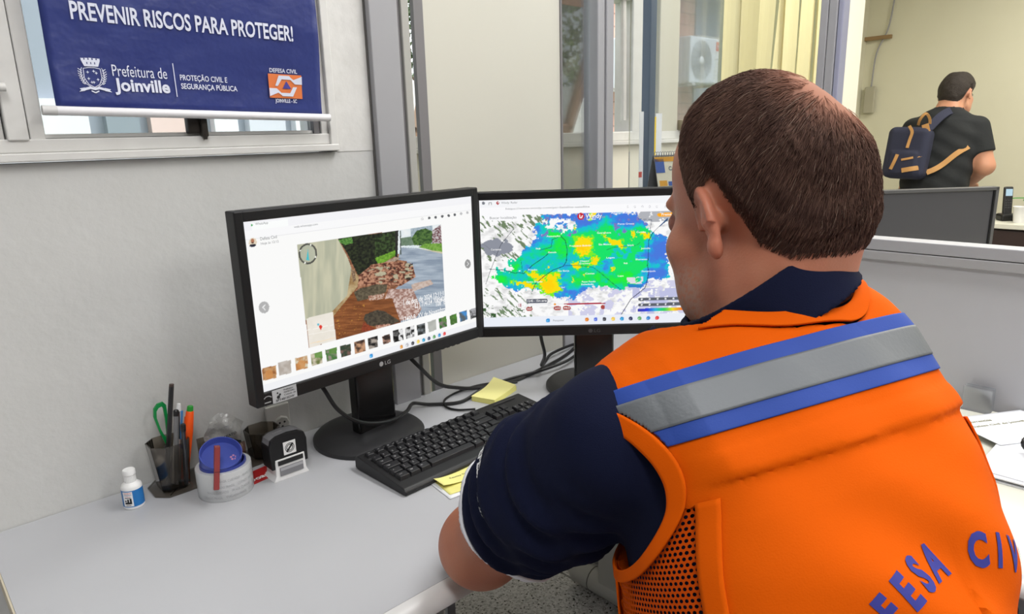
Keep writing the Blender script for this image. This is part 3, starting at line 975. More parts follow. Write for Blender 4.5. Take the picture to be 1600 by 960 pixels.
    # thumbnails
    th = [(414, 569, 436, 592, (196, 150, 104), (150, 96, 56)), (438, 561, 458, 585, (178, 168, 158), (196, 188, 180)), (463, 555, 483, 578, (214, 204, 180), (186, 128, 76)),
          (487, 549, 505, 571, (206, 196, 176), (110, 120, 70)), (509, 543, 527, 565, (70, 120, 60), (150, 140, 130)), (531, 538, 548, 559, (54, 70, 54), (130, 96, 88)),
          (552, 532, 570, 554, (60, 44, 38), (196, 150, 116)), (573, 527, 589, 548, (26, 26, 26), (170, 160, 150)), (595, 524, 608, 541, (50, 40, 36), (180, 140, 120)),
          (611, 516, 628, 538, (16, 16, 16), (120, 120, 120)), (630, 512, 645, 533, (14, 14, 14), (200, 200, 200)), (648, 508, 662, 528, (40, 42, 40), (120, 126, 130)),
          (665, 503, 679, 523, (176, 178, 172), (186, 188, 182)), (682, 498, 695, 518, (50, 110, 40), (130, 120, 116)), (699, 494, 711, 513, (70, 110, 50), (120, 150, 90)),
          (714, 489, 727, 508, (70, 140, 206), (90, 96, 100)), (730, 485, 742, 504, (60, 60, 60), (170, 170, 174))]
    nt_ = np.clip((fbm(X / 6, Y / 5, 3, 55) - 0.5) * 3.4 + 0.5, 0, 1)[..., None]
    for i, (x0, ya, x1, yb, ca, cb) in enumerate(th):
        s_ = -0.24 * (x1 - x0)
        m = cv.inpoly([(x0, ya + 4), (x1 - 1, ya), (x1, yb - 4), (x0 + 2, yb)])
        cv.fill(m, np.asarray(ca, float) * (1 - nt_) + np.asarray(cb, float) * nt_)
        if i in (0, 2): cv.ell((x0 + x1) / 2, (ya + yb) / 2 + 2, 6, 7, (204, 140, 80), 0.8 * m)
        if i in (3, 4, 13, 14): cv.fill(m & (Y < (ya + yb) / 2 - 1) & (X > x0 + 6), (80, 140, 50), 0.7)
        if i in (9, 10): cv.fill(m & (X > (x0 + x1) / 2 + 1) & (vnoise(X / 4, Y / 4, seed=3) > 0.45), (224, 224, 224))
    # taskbar
    cv.rectuv(0, 0.955, 1, 1, (240, 241, 244))
    icons(cv, 0.44, 0.978, [(60, 150, 220)]); icons(cv, 0.585, 0.978, [(220, 150, 70), (190, 190, 196), (60, 60, 66), (236, 196, 84), (50, 150, 190), (64, 74, 96), (90, 150, 90), (60, 140, 200), (226, 70, 70)], 0.0285, 0.0075)
    o = cv.mesh('screen', t, y0 + 0.001, zc)
    screen_text(cv, [
        ('1 de dez. de 2024 12:11:13', 693.5, 465, 0.036, 0.222, 0, 'RIGHT'), ('22 J 714154 7089408', 693, 473.5, 0.036, 0.165, 0, 'RIGHT'), ('108° E', 692.5, 479, 0.036, 0.05, 0, 'RIGHT'),
        ('17400 R. XV de Novembro', 692.5, 490, 0.036, 0.222, 0, 'RIGHT'), ('Altitude:22.6m', 693, 497, 0.036, 0.112, 0, 'RIGHT'),
        ('Defesa Civil', 409, 376, 0.018, 0.058, 1, 'LEFT'), ('Hoje às 12:12', 410, 383, 0.014, 0.062, 1, 'LEFT'),
        ('WhatsApp', 401, 352, 0.013, 0.044, 1, 'LEFT'), ('web.whatsapp.com', 460, 357, 0.012, 0.09, 1, 'LEFT'), ('Pesquisar', 560, 571, 0.012, 0.03, 1, 'LEFT')], o, y0 + 0.0004, zc)
    return o


def screen_two(t, y0, zc):
    q = SCREEN2_QUAD
    cv = Canvas(460, 260, q)
    X = (cv.X - 730) / 0.30207; Y = (cv.Y - 270) / 0.30207      # drawing sheet of the weather map
    cv.X, cv.Y = X, Y
    hq = [((a - 730) / 0.30207, (b_ - 270) / 0.30207) for a, b_ in q]
    cv2 = Canvas(4, 4, hq); cv.Hi = cv2.Hi
    cv.C[:] = (247, 248, 250)
    na = fbm(X / 60, Y / 45, 4, 101); nb = fbm(X / 24, Y / 20, 4, 131); nc = fbm(X / 120, Y / 80, 4, 151); nd = fbm((X + Y) / 60, (Y - X) / 14, 3, 171)
    warp = (na - 0.5) * 90; warp2 = (nc - 0.5) * 110
    m_map = cv.V > 0.118
    m_map &= cv.V < 0.925
    cloud = np.clip((nb - 0.42) * 4, 0, 1)[..., None]
    base = np.array([250, 250, 250.]) * (1 - cloud * 0.0)
    C = np.broadcast_to(base, cv.C.shape).copy(); C -= (np.clip(fbm(X / 30, Y / 16, 4, 251) - 0.5, 0, 1) * 120)[..., None]
    # terrain peeping through thin cloud at the left
    g = (nd > 0.60) & (X < 430 - 0.55 * (Y - 200)) & (Y < 460)
    C[g] = (112, 132, 100)
    g = (nd > 0.66) & (X < 330) & (Y > 600); C[g] = (118, 140, 108)
    g = (nb > 0.62) & (Y > 690) & (X < 330); C[g] = (58, 92, 52)
    gy = (((X - 140) / 85) ** 2 + ((Y - 385) / 45) ** 2 < 1 + (nb - 0.5) * 1.4); C[gy] = (142, 146, 158)
    up = (Y < 250) & (X > 880) & (nb > 0.34); C[up] = (176, 178, 184)
    up = (Y < 230) & (X > 450) & (X < 760) & (nb > 0.50); C[up] = (168, 172, 190)
    lav = (nb > 0.52) & (Y > 560) & (X > 520); C[lav] = (206, 206, 232)
    lav = (na > 0.55) & (X > 860) & (Y > 600); C[lav] = (190, 192, 226)

    nf = fbm(X / 11, Y / 10, 3, 211); ng = fbm(X / 11, Y / 10, 3, 231)

    def blob(pts, w=1.0):
        return cv.inpoly(pts, X + warp * 0.5 * w + (nb - 0.5) * 50 * w + (nf - 0.5) * 36, Y + warp2 * 0.35 * w + (na - 0.5) * 45 * w + (ng - 0.5) * 36)
    cold = blob([(120, 560), (150, 515), (250, 520), (185, 465), (270, 430), (300, 380), (380, 320), (330, 285), (400, 250), (380, 225), (470, 205), (560, 195), (760, 190), (860, 200), (930, 250), (960, 300),
                 (1050, 340), (1060, 420), (1050, 560), (960, 540), (920, 590), (800, 610), (640, 600), (560, 650), (470, 660), (380, 620), (250, 610), (180, 590)])
    hole = blob([(390, 250), (440, 230), (545, 215), (560, 285), (500, 320), (430, 310)], 1.2) & (nb > 0.5)
    blue = np.array([52, 140, 226.]); cyan = np.array([22, 190, 214.]); teal = np.array([6, 208, 176.]); green = np.array([20, 226, 92.])
    ne = fbm(X / 9, Y / 8, 3, 191); tv = np.clip((nc - 0.5) * 1.9 + 0.50 + (nb - 0.5) * 0.5 + (ne - 0.5) * 0.25, 0, 1)
    edge = np.clip((Y - 560) / 60, 0, 1) + np.clip((260 - Y) / 60, 0, 1) + np.clip((X - 950) / 60, 0, 1) + np.clip((420 - X) / 90, 0, 1) * np.clip((420 - Y) / 60, 0, 1)
    tv = np.clip(tv - 0.35 * edge, 0, 1)
    stops = [(0.0, np.array([70, 120, 220.])), (0.22, blue), (0.38, cyan), (0.62, teal), (0.86, green), (1.0, np.array([30, 236, 60.]))]
    ramp = np.zeros_like(cv.C)
    for c in range(3):
        ramp[..., c] = np.interp(tv, [s_[0] for s_ in stops], [s_[1][c] for s_ in stops])
    C[cold & ~hole] = ramp[cold & ~hole]
    pur = cold & (nb < 0.33) & (Y < 330); C[pur] = (120, 122, 190)
    # green belts and yellow cores
    gr = blob([(530, 320), (700, 300), (860, 290), (960, 300), (950, 480), (880, 530), (760, 530), (640, 470), (560, 420)], 1.2) & (nc + (nb - 0.5) * 0.4 > 0.52); C[gr] = (14, 226, 104)
    for pts in ([(560, 345), (600, 330), (645, 350), (640, 410), (590, 430), (560, 400)], [(370, 580), (400, 545), (465, 520), (460, 570), (480, 600), (440, 630), (390, 620)],
                [(300, 520), (350, 520), (400, 545), (390, 580), (340, 555)], [(230, 570), (270, 570), (345, 590), (340, 605), (270, 590)],
                [(705, 315), (740, 345), (790, 350), (815, 385), (790, 385), (740, 365)], [(855, 300), (875, 330), (860, 345)], [(905, 310), (955, 310), (945, 340), (915, 335)],
                [(640, 430), (680, 440), (665, 480), (635, 480)], [(525, 465), (560, 465), (590, 495), (560, 500)], [(555, 265), (570, 285), (562, 300)], [(645, 195), (680, 205), (640, 240)],
                [(745, 490), (765, 490), (755, 512)], [(405, 480), (425, 480), (415, 492)], [(535, 535), (548, 560), (540, 565)], [(595, 522), (612, 525), (600, 532)]):
        cx_ = np.mean([p[0] for p in pts]); cy_ = np.mean([p[1] for p in pts])
        C[blob([(cx_ + (p[0] - cx_) * 1.28, cy_ + (p[1] - cy_) * 1.32) for p in pts], 0.5)] = (120, 238, 40)
        C[blob(pts, 0.35)] = (250, 222, 6)
    C[blob([(560, 385), (630, 385), (600, 420)], 0.5)] = (255, 206, 0)
    C[blob([(375, 580), (440, 560), (450, 610), (400, 610)], 0.4)] = (255, 212, 0)
    sea = cv.inpoly([(830, 545), (915, 540), (915, 580), (830, 575)]); C[sea & (nb > 0.4)] = (222, 222, 228)
    C[cv.inpoly([(830, 578), (910, 584), (910, 598), (840, 598)])] = (40, 130, 200)
    cv.fill(m_map, C)
    # borders, coast, roads
    dark = (24, 60, 74)
    cv.line([(480, 325), (505, 350), (515, 400), (510, 460), (495, 485), (440, 505), (390, 540), (345, 580), (330, 620)], 3.4, dark)
    cv.line([(480, 325), (435, 345), (430, 385), (370, 400)], 2.6, dark); cv.line([(505, 482), (560, 480), (650, 490), (690, 520), (760, 580), (800, 610)], 2.6, dark, 0.8)
    cv.line([(100, 500), (180, 505), (240, 522), (260, 518), (285, 525), (330, 480), (390, 440), (430, 405)], 3.2, dark)
    cv.line([(1045, 240), (1000, 275), (965, 310), (945, 350), (942, 440), (938, 480), (945, 515), (935, 570), (925, 600), (850, 660), (800, 740)], 3.4, (24, 40, 66))
    cv.line([(1045, 232), (1005, 272)], 6, (20, 70, 130), 0.8)
    cv.line([(890, 235), (960, 240), (950, 310)], 2, (70, 80, 100)); cv.line([(165, 370), (140, 430), (105, 520), (85, 580)], 2.4, (60, 66, 74)); cv.line([(230, 290), (165, 370)], 2.4, (60, 66, 74))
    cv.line([(720, 400), (760, 385), (880, 375), (900, 360)], 2, dark, 0.7); cv.line([(60, 360), (170, 440)], 2, (90, 96, 100), 0.6); cv.line([(270, 450), (280, 520)], 2, dark, 0.7)
    # page furniture
    cv.rectuv(0.0, 0.0, 1, 0.055, (244, 245, 248)); cv.rectuv(0, 0.055, 1, 0.118, (250, 250, 252))
    cv.ell(148, 151, 8, 9, (176, 40, 52)); cv.ell(150, 149, 3.4, 4, (240, 240, 240)); cv.ell(72, 152, 8, 8, (120, 124, 132)); cv.rectuv(0.04, 0.016, 0.054, 0.038, (90, 92, 98)); cv.rectuv(0.042, 0.022, 0.052, 0.036, (244, 244, 246))
    for x in (835, 872, 912, 950, 988, 1035): cv.ell(x, 170, 5, 6, (190, 190, 196)); cv.ell(x, 170, 3.4, 4.2, (248, 248, 250))
    cv.poly([(80, 214), (275, 210), (282, 226), (278, 242), (84, 246), (76, 230)], (250, 250, 252))
    cv.ell(586, 222, 18, 19, (200, 24, 44)); cv.line([(580, 214), (582, 228), (590, 230), (594, 218)], 6, (246, 240, 240))
    cv.poly([(995, 204), (1095, 200), (1095, 222), (998, 224), (988, 214)], (252, 170, 20))
    cv.poly([(300, 660), (408, 656), (412, 668), (408, 678), (302, 682)], (92, 96, 110)); cv.ell(264, 691, 17, 17, (246, 244, 246)); cv.line([(260, 684), (260, 698)], 4, (160, 50, 60)); cv.line([(269, 684), (269, 698)], 4, (160, 50, 60))
    cv.line([(300, 690), (500, 685)], 5, (236, 236, 240)); cv.line([(500, 685), (714, 681)], 6, (170, 16, 50)); cv.ell(450, 686, 6, 6, (240, 150, 40))
    for x, y_, w_ in ((315, 711, 16), (463, 707, 19), (512, 706, 21), (703, 701, 11)):
        cv.fill(((np.abs(X - x) / w_) ** 3 + (np.abs(Y - y_) / 11) ** 3) < 1, (170, 72, 68))
    for y_, c in ((660, (92, 96, 106)), (690, (92, 96, 106))): cv.line([(898, y_), (1190, y_ - 8)], 17, c)
    xs = np.clip((X - 890) / 270, 0, 1)
    rb = np.zeros_like(cv.C)
    for c, vals in enumerate(((60, 40, 40, 40, 240, 240, 230), (60, 60, 180, 210, 220, 130, 80), (170, 220, 220, 90, 40, 40, 90))): rb[..., c] = np.interp(xs, np.linspace(0, 1, 7), vals)
    cv.fill((np.abs(Y - (717 - 8 * xs)) < 8) & (X > 886) & (X < 1165), rb)
    for k in range(6):
        for y_ in (660, 689): cv.ell(908 + k * 42, y_ - k * 1.2, 5, 5, (226, 228, 232))
    cv.rectuv(0, 0.925, 1, 1, (234, 238, 247))
    icons(cv, 0.287, 0.96, [(60, 150, 220)], r=0.009)
    icons(cv, 0.46, 0.96, [(226, 130, 50), (96, 120, 220), (70, 70, 78), (240, 200, 90), (50, 150, 210), (50, 56, 92), (110, 170, 110), (60, 130, 200), (226, 70, 70)], 0.039, 0.0085)
    for x in (300, 345, 375): cv.rectuv(0.33, 0.955, 0.375, 0.957, (200, 202, 210))
    o = cv.mesh('screen', t, y0 + 0.001, zc)
    it = [('Windy', 611, 232, 0.036, 0.07, 0, 'LEFT'), ('.com', 678, 230, 0.02, 0.03, 1, 'LEFT'), ('Radar Meteo', 617, 240, 0.012, 0.04, 0, 'LEFT'),
          ('Buscar localização', 106, 236, 0.018, 0.115, 1, 'LEFT'), ('Windy: Radar', 166, 155, 0.015, 0.07, 1, 'LEFT'), ('https://www.windy.com/pt/-Satelite-satellite', 190, 186, 0.014, 0.36, 1, 'LEFT'), ('Premium', 1012, 218, 0.02, 0.06, 0, 'LEFT'),
          ('12:45 - 15m atrás', 306, 674, 0.018, 0.085, 0, 'LEFT'), ('AGO', 303, 715, 0.014, 0.02, 0, 'LEFT'), ('AGO', 450, 711, 0.014, 0.024, 0, 'LEFT'), ('PRO', 498, 710, 0.014, 0.026, 0, 'LEFT'), ('Pesquisar', 440, 776, 0.015, 0.05, 1, 'LEFT'),
          ('Corrientes', 112, 402, 0.014, 0.045, 0, 'LEFT'), ('Assunção', 405, 331, 0.014, 0.06, 0, 'LEFT'), ('Eldorado', 415, 416, 0.013, 0.035, 0, 'LEFT'), ('Itá', 350, 396, 0.013, 0.02, 0, 'LEFT'), ('Francisco Beltrão', 527, 382, 0.013, 0.095, 0, 'LEFT'), ('São Mateus', 680, 374, 0.013, 0.055, 0, 'LEFT'),
          ('Guarapuava', 672, 313, 0.013, 0.06, 0, 'LEFT'), ('Itaiópolis', 832, 378, 0.013, 0.028, 0, 'LEFT'), ('Joinville', 904, 395, 0.013, 0.04, 0, 'LEFT'), ('Lages', 722, 444, 0.013, 0.035, 0, 'LEFT'), ('Blumenau', 876, 453, 0.013, 0.05, 0, 'LEFT'), ('Itá', 814, 473, 0.013, 0.016, 0, 'LEFT'),
          ('Florianópolis', 908, 516, 0.013, 0.06, 0, 'LEFT'), ('Erechim', 580, 475, 0.013, 0.045, 0, 'LEFT'), ('Chapecó', 582, 462, 0.013, 0.04, 0, 'LEFT'), ('São Borja', 465, 514, 0.013, 0.05, 0, 'LEFT'), ('Posadas', 308, 508, 0.013, 0.04, 0, 'LEFT'), ('Passo Fundo', 592, 571, 0.013, 0.06, 0, 'LEFT'),
          ('Soledade', 588, 585, 0.013, 0.055, 0, 'LEFT'), ('Caxias', 610, 528, 0.013, 0.04, 0, 'LEFT'), ('Santa Maria', 470, 664, 0.013, 0.05, 0, 'LEFT'), ('Ijuí', 484, 600, 0.013, 0.015, 0, 'LEFT'), ('Lapa', 782, 540, 0.013, 0.025, 0, 'LEFT'), ('Santo Ângelo', 300, 572, 0.013, 0.07, 0, 'LEFT'), ('Apucarana', 745, 208, 0.013, 0.07, 0, 'LEFT'), ('Ponta Grossa', 782, 266, 0.013, 0.07, 0, 'LEFT'), ('Curitiba', 880, 309, 0.013, 0.04, 0, 'LEFT')]
    screen_text(cv, it, o, y0 + 0.0004, zc)
    return o


AZ2 = -0.771
C1 = (0.649, 1.036, 1.0507); C2 = (1.0975, 0.913, 1.038)
SCREEN2_QUAD = [(744.9, 311.5), (1119.1, 301.4), (1110.5, 504.8), (752.9, 513.2)]
monitor('left desktop monitor showing a street photograph, with a silver asset sticker', C1, 0.082, screen_one, M['logo_grey'], True, 0.066)
monitor('right desktop monitor showing a coloured weather map, partly behind the man', C2, AZ2, screen_two, M['logo_dim'], False, 0.066)
# ------------------------------------------------------------------ small things on the desk
M['smoke'] = glass_mat('smoked_acrylic', (218, 212, 204), 0.07, 0.06, 0.08, (60, 55, 50))
M['white_plastic'] = mat('white_plastic', (232, 232, 232), 0.4)
M['blue_label'] = mat('blue_label', (30, 112, 182), 0.5)
M['red_ink'] = mat('red_ink', (206, 60, 60), 0.6)
M['blue_ink'] = mat('blue_ink', (40, 70, 150), 0.6)
M['black_plastic'] = mat('black_pen_plastic', (26, 26, 28), 0.35)
M['yellow_note'] = mat('yellow_note_paper', (226, 220, 132), 0.8)
M['paper'] = mat('white_paper', (226, 228, 232), 0.8)
M['cable'] = mat('black_cable', (18, 18, 20), 0.45)

# white correction-fluid bottle
t = thing('correction_bottle', 'small white bottle with a blue label at the far left of the desk', 'bottle', (0.237, 1.150, DZ), math.radians(-38)); t.scale = (0.86, 0.86, 0.94)
b = MB(); b.lathe([(0, 0), (0.0165, 0), (0.0178, 0.0015), (0.0178, 0.037), (0.0165, 0.041), (0.011, 0.0445), (0.009, 0.046), (0, 0.046)], 32); b.build('body', M['white_plastic'], t)
b = MB(); b.lathe([(0, 0.045), (0.0098, 0.045), (0.0094, 0.057), (0.0108, 0.0585), (0.0106, 0.066), (0.0096, 0.0672), (0, 0.0672)], 28)
for k in range(24):
    a = k * math.pi / 12; b.tube([(0.0098 * math.cos(a), 0.0098 * math.sin(a), 0.046), (0.0094 * math.cos(a), 0.0094 * math.sin(a), 0.0565)], 0.0004, 4)
b.build('cap', M['white_plastic'], t)
b = MB()
R = 0.0180
def arcband(mb, a0, a1, z0, z1, r, mi, n_=14):
    V = []
    for i in range(n_ + 1):
        a = math.radians(a0 + (a1 - a0) * i / n_)
        V += [(r * math.cos(a), r * math.sin(a), z0), (r * math.cos(a), r * math.sin(a), z1)]
    mb.add(V, [(2 * i, 2 * i + 2, 2 * i + 3, 2 * i + 1) for i in range(n_)], mi, True)
arcband(b, -180, 180, 0.005, 0.0345, R, 0, 48)
arcband(b, -122, -66, 0.0065, 0.033, R + 0.0002, 1)
arcband(b, -112, -74, 0.011, 0.0145, R + 0.0004, 2); arcband(b, -98, -88, 0.0115, 0.020, R + 0.0004, 2); arcband(b, -84, -74, 0.013, 0.021, R + 0.0004, 2); arcband(b, -112, -102, 0.0155, 0.018, R + 0.0004, 2)
arcband(b, -110, -76, 0.0215, 0.0226, R + 0.0004, 2); arcband(b, -108, -80, 0.008, 0.009, R + 0.0004, 2)


def curved_text(mb, s_, acen, z, cap, r, mi, bold=0.01, width=None):
    V, F = text_geo(s_, cap, bold, 1.0, 'CENTER', width)
    mb.add([(r * math.cos(math.radians(acen) + x / r), r * math.sin(math.radians(acen) + x / r), z + y) for x, y in V], F, mi)


curved_text(b, 'TOQUE MAGICO', -92, 0.0295, 0.0022, R + 0.0004, 3, width=0.014)
curved_text(b, 'CORRETIVO', -92, 0.0262, 0.0022, R + 0.0004, 4, width=0.013)
curved_text(b, 'a base', -92, 0.0236, 0.0016, R + 0.0004, 3, width=0.009)
b.build('label', [M['blue_label'], M['white_plastic'], M['ink'], M['red_ink'], M['blue_ink']], t)


def octa(cx, cy, w, d, c):
    x, y = w / 2, d / 2
    return [(cx - x + c, cy - y), (cx + x - c, cy - y), (cx + x, cy - y + c), (cx + x, cy + y - c), (cx + x - c, cy + y), (cx - x + c, cy + y), (cx - x, cy + y - c), (cx - x, cy - y + c)]


def cup_geo(cx, cy, wb, wt, z0, z1, th=0.0018, cb=0.009, ct=0.016):
    """hollow eight-sided tapered cup with a floor"""
    b_ = MB()
    rings = [(octa(cx, cy, wb, wb, cb), z0), (octa(cx, cy, wt, wt, ct), z1), (octa(cx, cy, wt - 2 * th, wt - 2 * th, ct - th * .6), z1), (octa(cx, cy, wb - 2 * th, wb - 2 * th, cb - th * .6), z0 + th)]
    V = [(x, y, z) for r_, z in rings for x, y in r_]
    F = []
    for k in range(3):
        for i in range(8):
            j = (i + 1) % 8
            F.append((k * 8 + i, k * 8 + j, (k + 1) * 8 + j, (k + 1) * 8 + i))
    F.append(tuple(range(7, -1, -1))); F.append(tuple(24 + i for i in range(8)))
    b_.add(V, F)
    return b_


og = thing('desk_organizer', 'smoked acrylic desk organizer with a pen cup at each end', 'organizer', (0.385, 1.168, DZ))
b = MB(); b.prism([(-0.117, 0.022), (-0.117, -0.018), (-0.100, -0.036), (-0.07, -0.036), (0.10, -0.026), (0.122, -0.012), (0.122, 0.030), (0.11, 0.042), (-0.10, 0.042)], 0.0, 0.0035, bev=0.0006)
b.tube([(-0.098, -0.034, 0.0037), (-0.078, -0.012, 0.0037)], 0.0006, 5)
b.build('base_plate', M['smoke'], og)
cup_geo(-0.081, 0.002, 0.044, 0.061, 0.0036, 0.083).build('pen_cup', M['smoke'], og)
cup_geo(0.079, 0.006, 0.046, 0.058, 0.0036, 0.053).build('pen_cup', M['smoke'], og)
b = MB()
for y0_, lean, hh in ((-0.014, -0.22, 0.050), (0.020, 0.20, 0.056)):
    m_ = T((0.004, y0_, 0.0036), rx=-lean)
    b.prism([(-0.034, 0), (0.034, 0), (0.031, hh), (-0.031, hh)], -0.001, 0.001, 0, m_ @ Matrix.Rotation(math.pi / 2, 4, 'X'), bev=0.0004)
b.build('note_slot', M['smoke'], og)

# silvery packet stuffed in the note slot
M['packet'] = mat('silver_film', (176, 176, 174), 0.3, 0.25, bump=(160, 0.5, 0.004))
b = MB()
nx, ny = 14, 16; V = []; F = []
for side in (0, 1):
    for j in range(ny):
        for i in range(nx):
            u = i / (nx - 1); v = j / (ny - 1)
            x = -0.030 + 0.060 * u + 0.016 * v + 0.004 * math.sin(7 * v)
            z = 0.010 + 0.072 * v + 0.004 * math.sin(3 * u + 1) + 0.016 * v * (0.5 - abs(u - 0.35)) - 0.012 * v * (u > 0.6) * (u - 0.6) * 2.5
            y = 0.004 * math.sin(9 * u + 5 * v) + 0.003 * math.sin(13 * v + 2 * u) + 0.006 * v + (0.004 * math.sin(math.pi * u) * math.sin(math.pi * v) + 0.0006) * (1 if side else -1)
            V.append((x, y, z))
for side in (0, 1):
    o_ = side * nx * ny
    for j in range(ny - 1):
        for i in range(nx - 1):
            q = (o_ + j * nx + i, o_ + j * nx + i + 1, o_ + (j + 1) * nx + i + 1, o_ + (j + 1) * nx + i)
            F.append(q if not side else q[::-1])
b.add(V, F, 0, True)
# black printed band across the lower front
bandV = []
for i in range(nx):
    k = 8 * nx + i
    x, y, z = V[k]; bandV += [(x, y - 0.0006, z - 0.013), (x, y - 0.0006, z - 0.002)]
b.add(bandV, [(2 * i, 2 * i + 2, 2 * i + 3, 2 * i + 1) for i in range(nx - 1)], 1, True)
put_text(b, 'TERMOSTATO', (-0.020, -0.0105, 0.050), (1, 0, 0.12), (0, -0.05, 1), 0.0045, 0.02, mi=1, width=0.046)
put_text(b, 'Eletronico', (-0.010, -0.0105, 0.0415), (1, 0, 0.12), (0, 0, 1), 0.004, 0.01, mi=2, width=0.03)
pk = b.build('plastic_packet', [M['packet'], M['ink'], M['paper']], None, (0.389, 1.174, DZ + 0.006), 0.0)
tag(pk, 'crumpled silver film packet with black print standing in the note slot', 'packet')

# pens in the left cup: each a thing of its own


def pen_thing(name, label, cat, foot, head, group=None):
    """empty at the foot, its z axis along the pen"""
    f = Vector(foot); h = Vector(head); d = (h - f)
    o = thing(name, label, cat, f, 0, group)
    o.rotation_mode = 'QUATERNION'; o.rotation_quaternion = Vector((0, 0, 1)).rotation_difference(d.normalized())
    return o, d.length


CZ = DZ + 0.0065
t, L = pen_thing('pencil', 'tall black pencil standing highest in the left smoked cup', 'pencil', (0.293, 1.172, CZ), (0.322, 1.163, 0.919))
b = MB(); b.tube([(0, 0, 0.012), (0, 0, L - 0.004)], 0.0038, 6, smooth=False); b.tube([(0, 0, 0), (0, 0, 0.012)], [0.0006, 0.0037], 6); b.build('barrel', M['black_plastic'], t)
b = MB(); b.tube([(0, 0, L - 0.0039), (0, 0, L)], 0.0039, 8); b.build('end_cap', mat('brown_cap', (70, 56, 50), 0.5), t)
t, L = pen_thing('ballpoint_pen', 'grey clear-barrelled pen with a black cap beside the tall pencil', 'pen', (0.303, 1.152, CZ), (0.3215, 1.158, 0.876))
b = MB(); b.tube([(0, 0, 0.004), (0, 0, L - 0.01)], 0.0042, 8); b.build('barrel', mat('grey_clear_barrel', (120, 120, 122), 0.2), t)
b = MB(); b.tube([(0, 0, L - 0.0105), (0, 0, L - 0.002), (0, 0, L)], [0.0045, 0.0045, 0.003], 10); b.build('pen_cap', M['black_plastic'], t)
b = MB(); b.span((0.004, -0.0012, L - 0.05), (0.0055, 0.0012, L - 0.004)); b.build('clip', M['ink'], t)
t, L = pen_thing('marker_pen', 'white and blue pen behind the grey pen in the left cup', 'pen', (0.305, 1.168, CZ), (0.331, 1.172, 0.880))
b = MB(); b.tube([(0, 0, 0), (0, 0, L - 0.02), (0, 0, L)], [0.0052, 0.0052, 0.0030], 12); b.build('barrel', M['white_plastic'], t)
b = MB(); b.tube([(0.0042, -0.003, L - 0.06), (0.0042, -0.003, L - 0.012)], [0.0022, 0.0026], 8); b.build('grip', mat('sky_blue', (70, 140, 206), 0.5), t)
t, L = pen_thing('ballpoint_pen', 'short clear pen with black tip leaning in front in the left cup', 'pen', (0.318, 1.152, CZ), (0.3235, 1.140, 0.855))
b = MB(); b.tube([(0, 0, 0), (0, 0, L - 0.006)], 0.0036, 8); b.build('barrel', glass_mat('clear_barrel', (210, 214, 222), 0.1, 0.05, 0.2, (120, 120, 130)), t)
b = MB(); b.tube([(0, 0, 0.003), (0, 0, L - 0.008)], 0.0016, 6); b.build('ink_refill', M['ink'], t)
b = MB(); b.tube([(0, 0, L - 0.012), (0, 0, L - 0.002), (0, 0, L)], [0.0042, 0.0042, 0.0034], 10); b.build('plug', M['black_plastic'], t)
t, L = pen_thing('highlighter', 'orange highlighter with a green end at right in the left cup', 'highlighter', (0.322, 1.172, CZ), (0.3465, 1.166, 0.873))
b = MB(); b.tube([(0, 0, 0), (0, 0, 0.03), (0, 0, L - 0.045), (0, 0, L - 0.010), (0, 0, L - 0.008)], [0.0062, 0.0066, 0.0078, 0.0062, 0.0046], 14); b.build('barrel', mat('neon_orange', (255, 92, 18), 0.4), t)
b = MB(); b.tube([(0, 0, L - 0.0095), (0, 0, L - 0.001), (0, 0, L)], [0.0052, 0.0048, 0.004], 12); b.build('end_plug', mat('green_plug', (32, 148, 46), 0.4), t)
b = MB(); b.tube([(-0.0074, 0, L - 0.05), (-0.0068, 0, L - 0.018)], 0.0012, 6); b.build('clip', mat('orange_clip', (226, 84, 24), 0.4), t)
t, L = pen_thing('scissors', 'green looped handle of small scissors at the back of the left cup', 'scissors', (0.306, 1.183, CZ), (0.303, 1.184, 0.886))
mH = Matrix.Rotation(math.pi / 2, 4, 'X')
b = MB(); outl = [(0.001, L - 0.078), (-0.006, L - 0.050), (-0.0105, L - 0.022), (-0.0085, L - 0.008), (-0.002, L - 0.001), (0.007, L), (0.011, L - 0.006), (0.010, L - 0.030), (0.007, L - 0.078)]
inn = [(0.001, L - 0.060), (-0.0035, L - 0.045), (-0.0065, L - 0.024), (-0.005, L - 0.013), (-0.001, L - 0.008), (0.004, L - 0.007), (0.006, L - 0.011), (0.006, L - 0.030), (0.004, L - 0.060)]
no_ = len(outl); V = [(x, y_, z) for y_ in (-0.0022, 0.0022) for ring in (outl, inn) for x, z in ring]
F = []
for i in range(no_):
    j = (i + 1) % no_
    F += [(i, j, no_ + j, no_ + i), (2 * no_ + j, 2 * no_ + i, 3 * no_ + i, 3 * no_ + j), (j, i, 2 * no_ + i, 2 * no_ + j), (no_ + i, no_ + j, 3 * no_ + j, 3 * no_ + i)]
b.add(V, F); b.build('handle', mat('green_plastic', (0, 138, 66), 0.4), t)
b = MB(); b.prism([(-0.004, 0.0), (0.004, 0.0), (0.004, L - 0.076), (-0.003, L - 0.076)], -0.001, 0.001, 0, Matrix.Rotation(math.pi / 2, 4, 'X')); b.build('blade', mat('steel', (170, 170, 174), 0.3, 0.9), t)

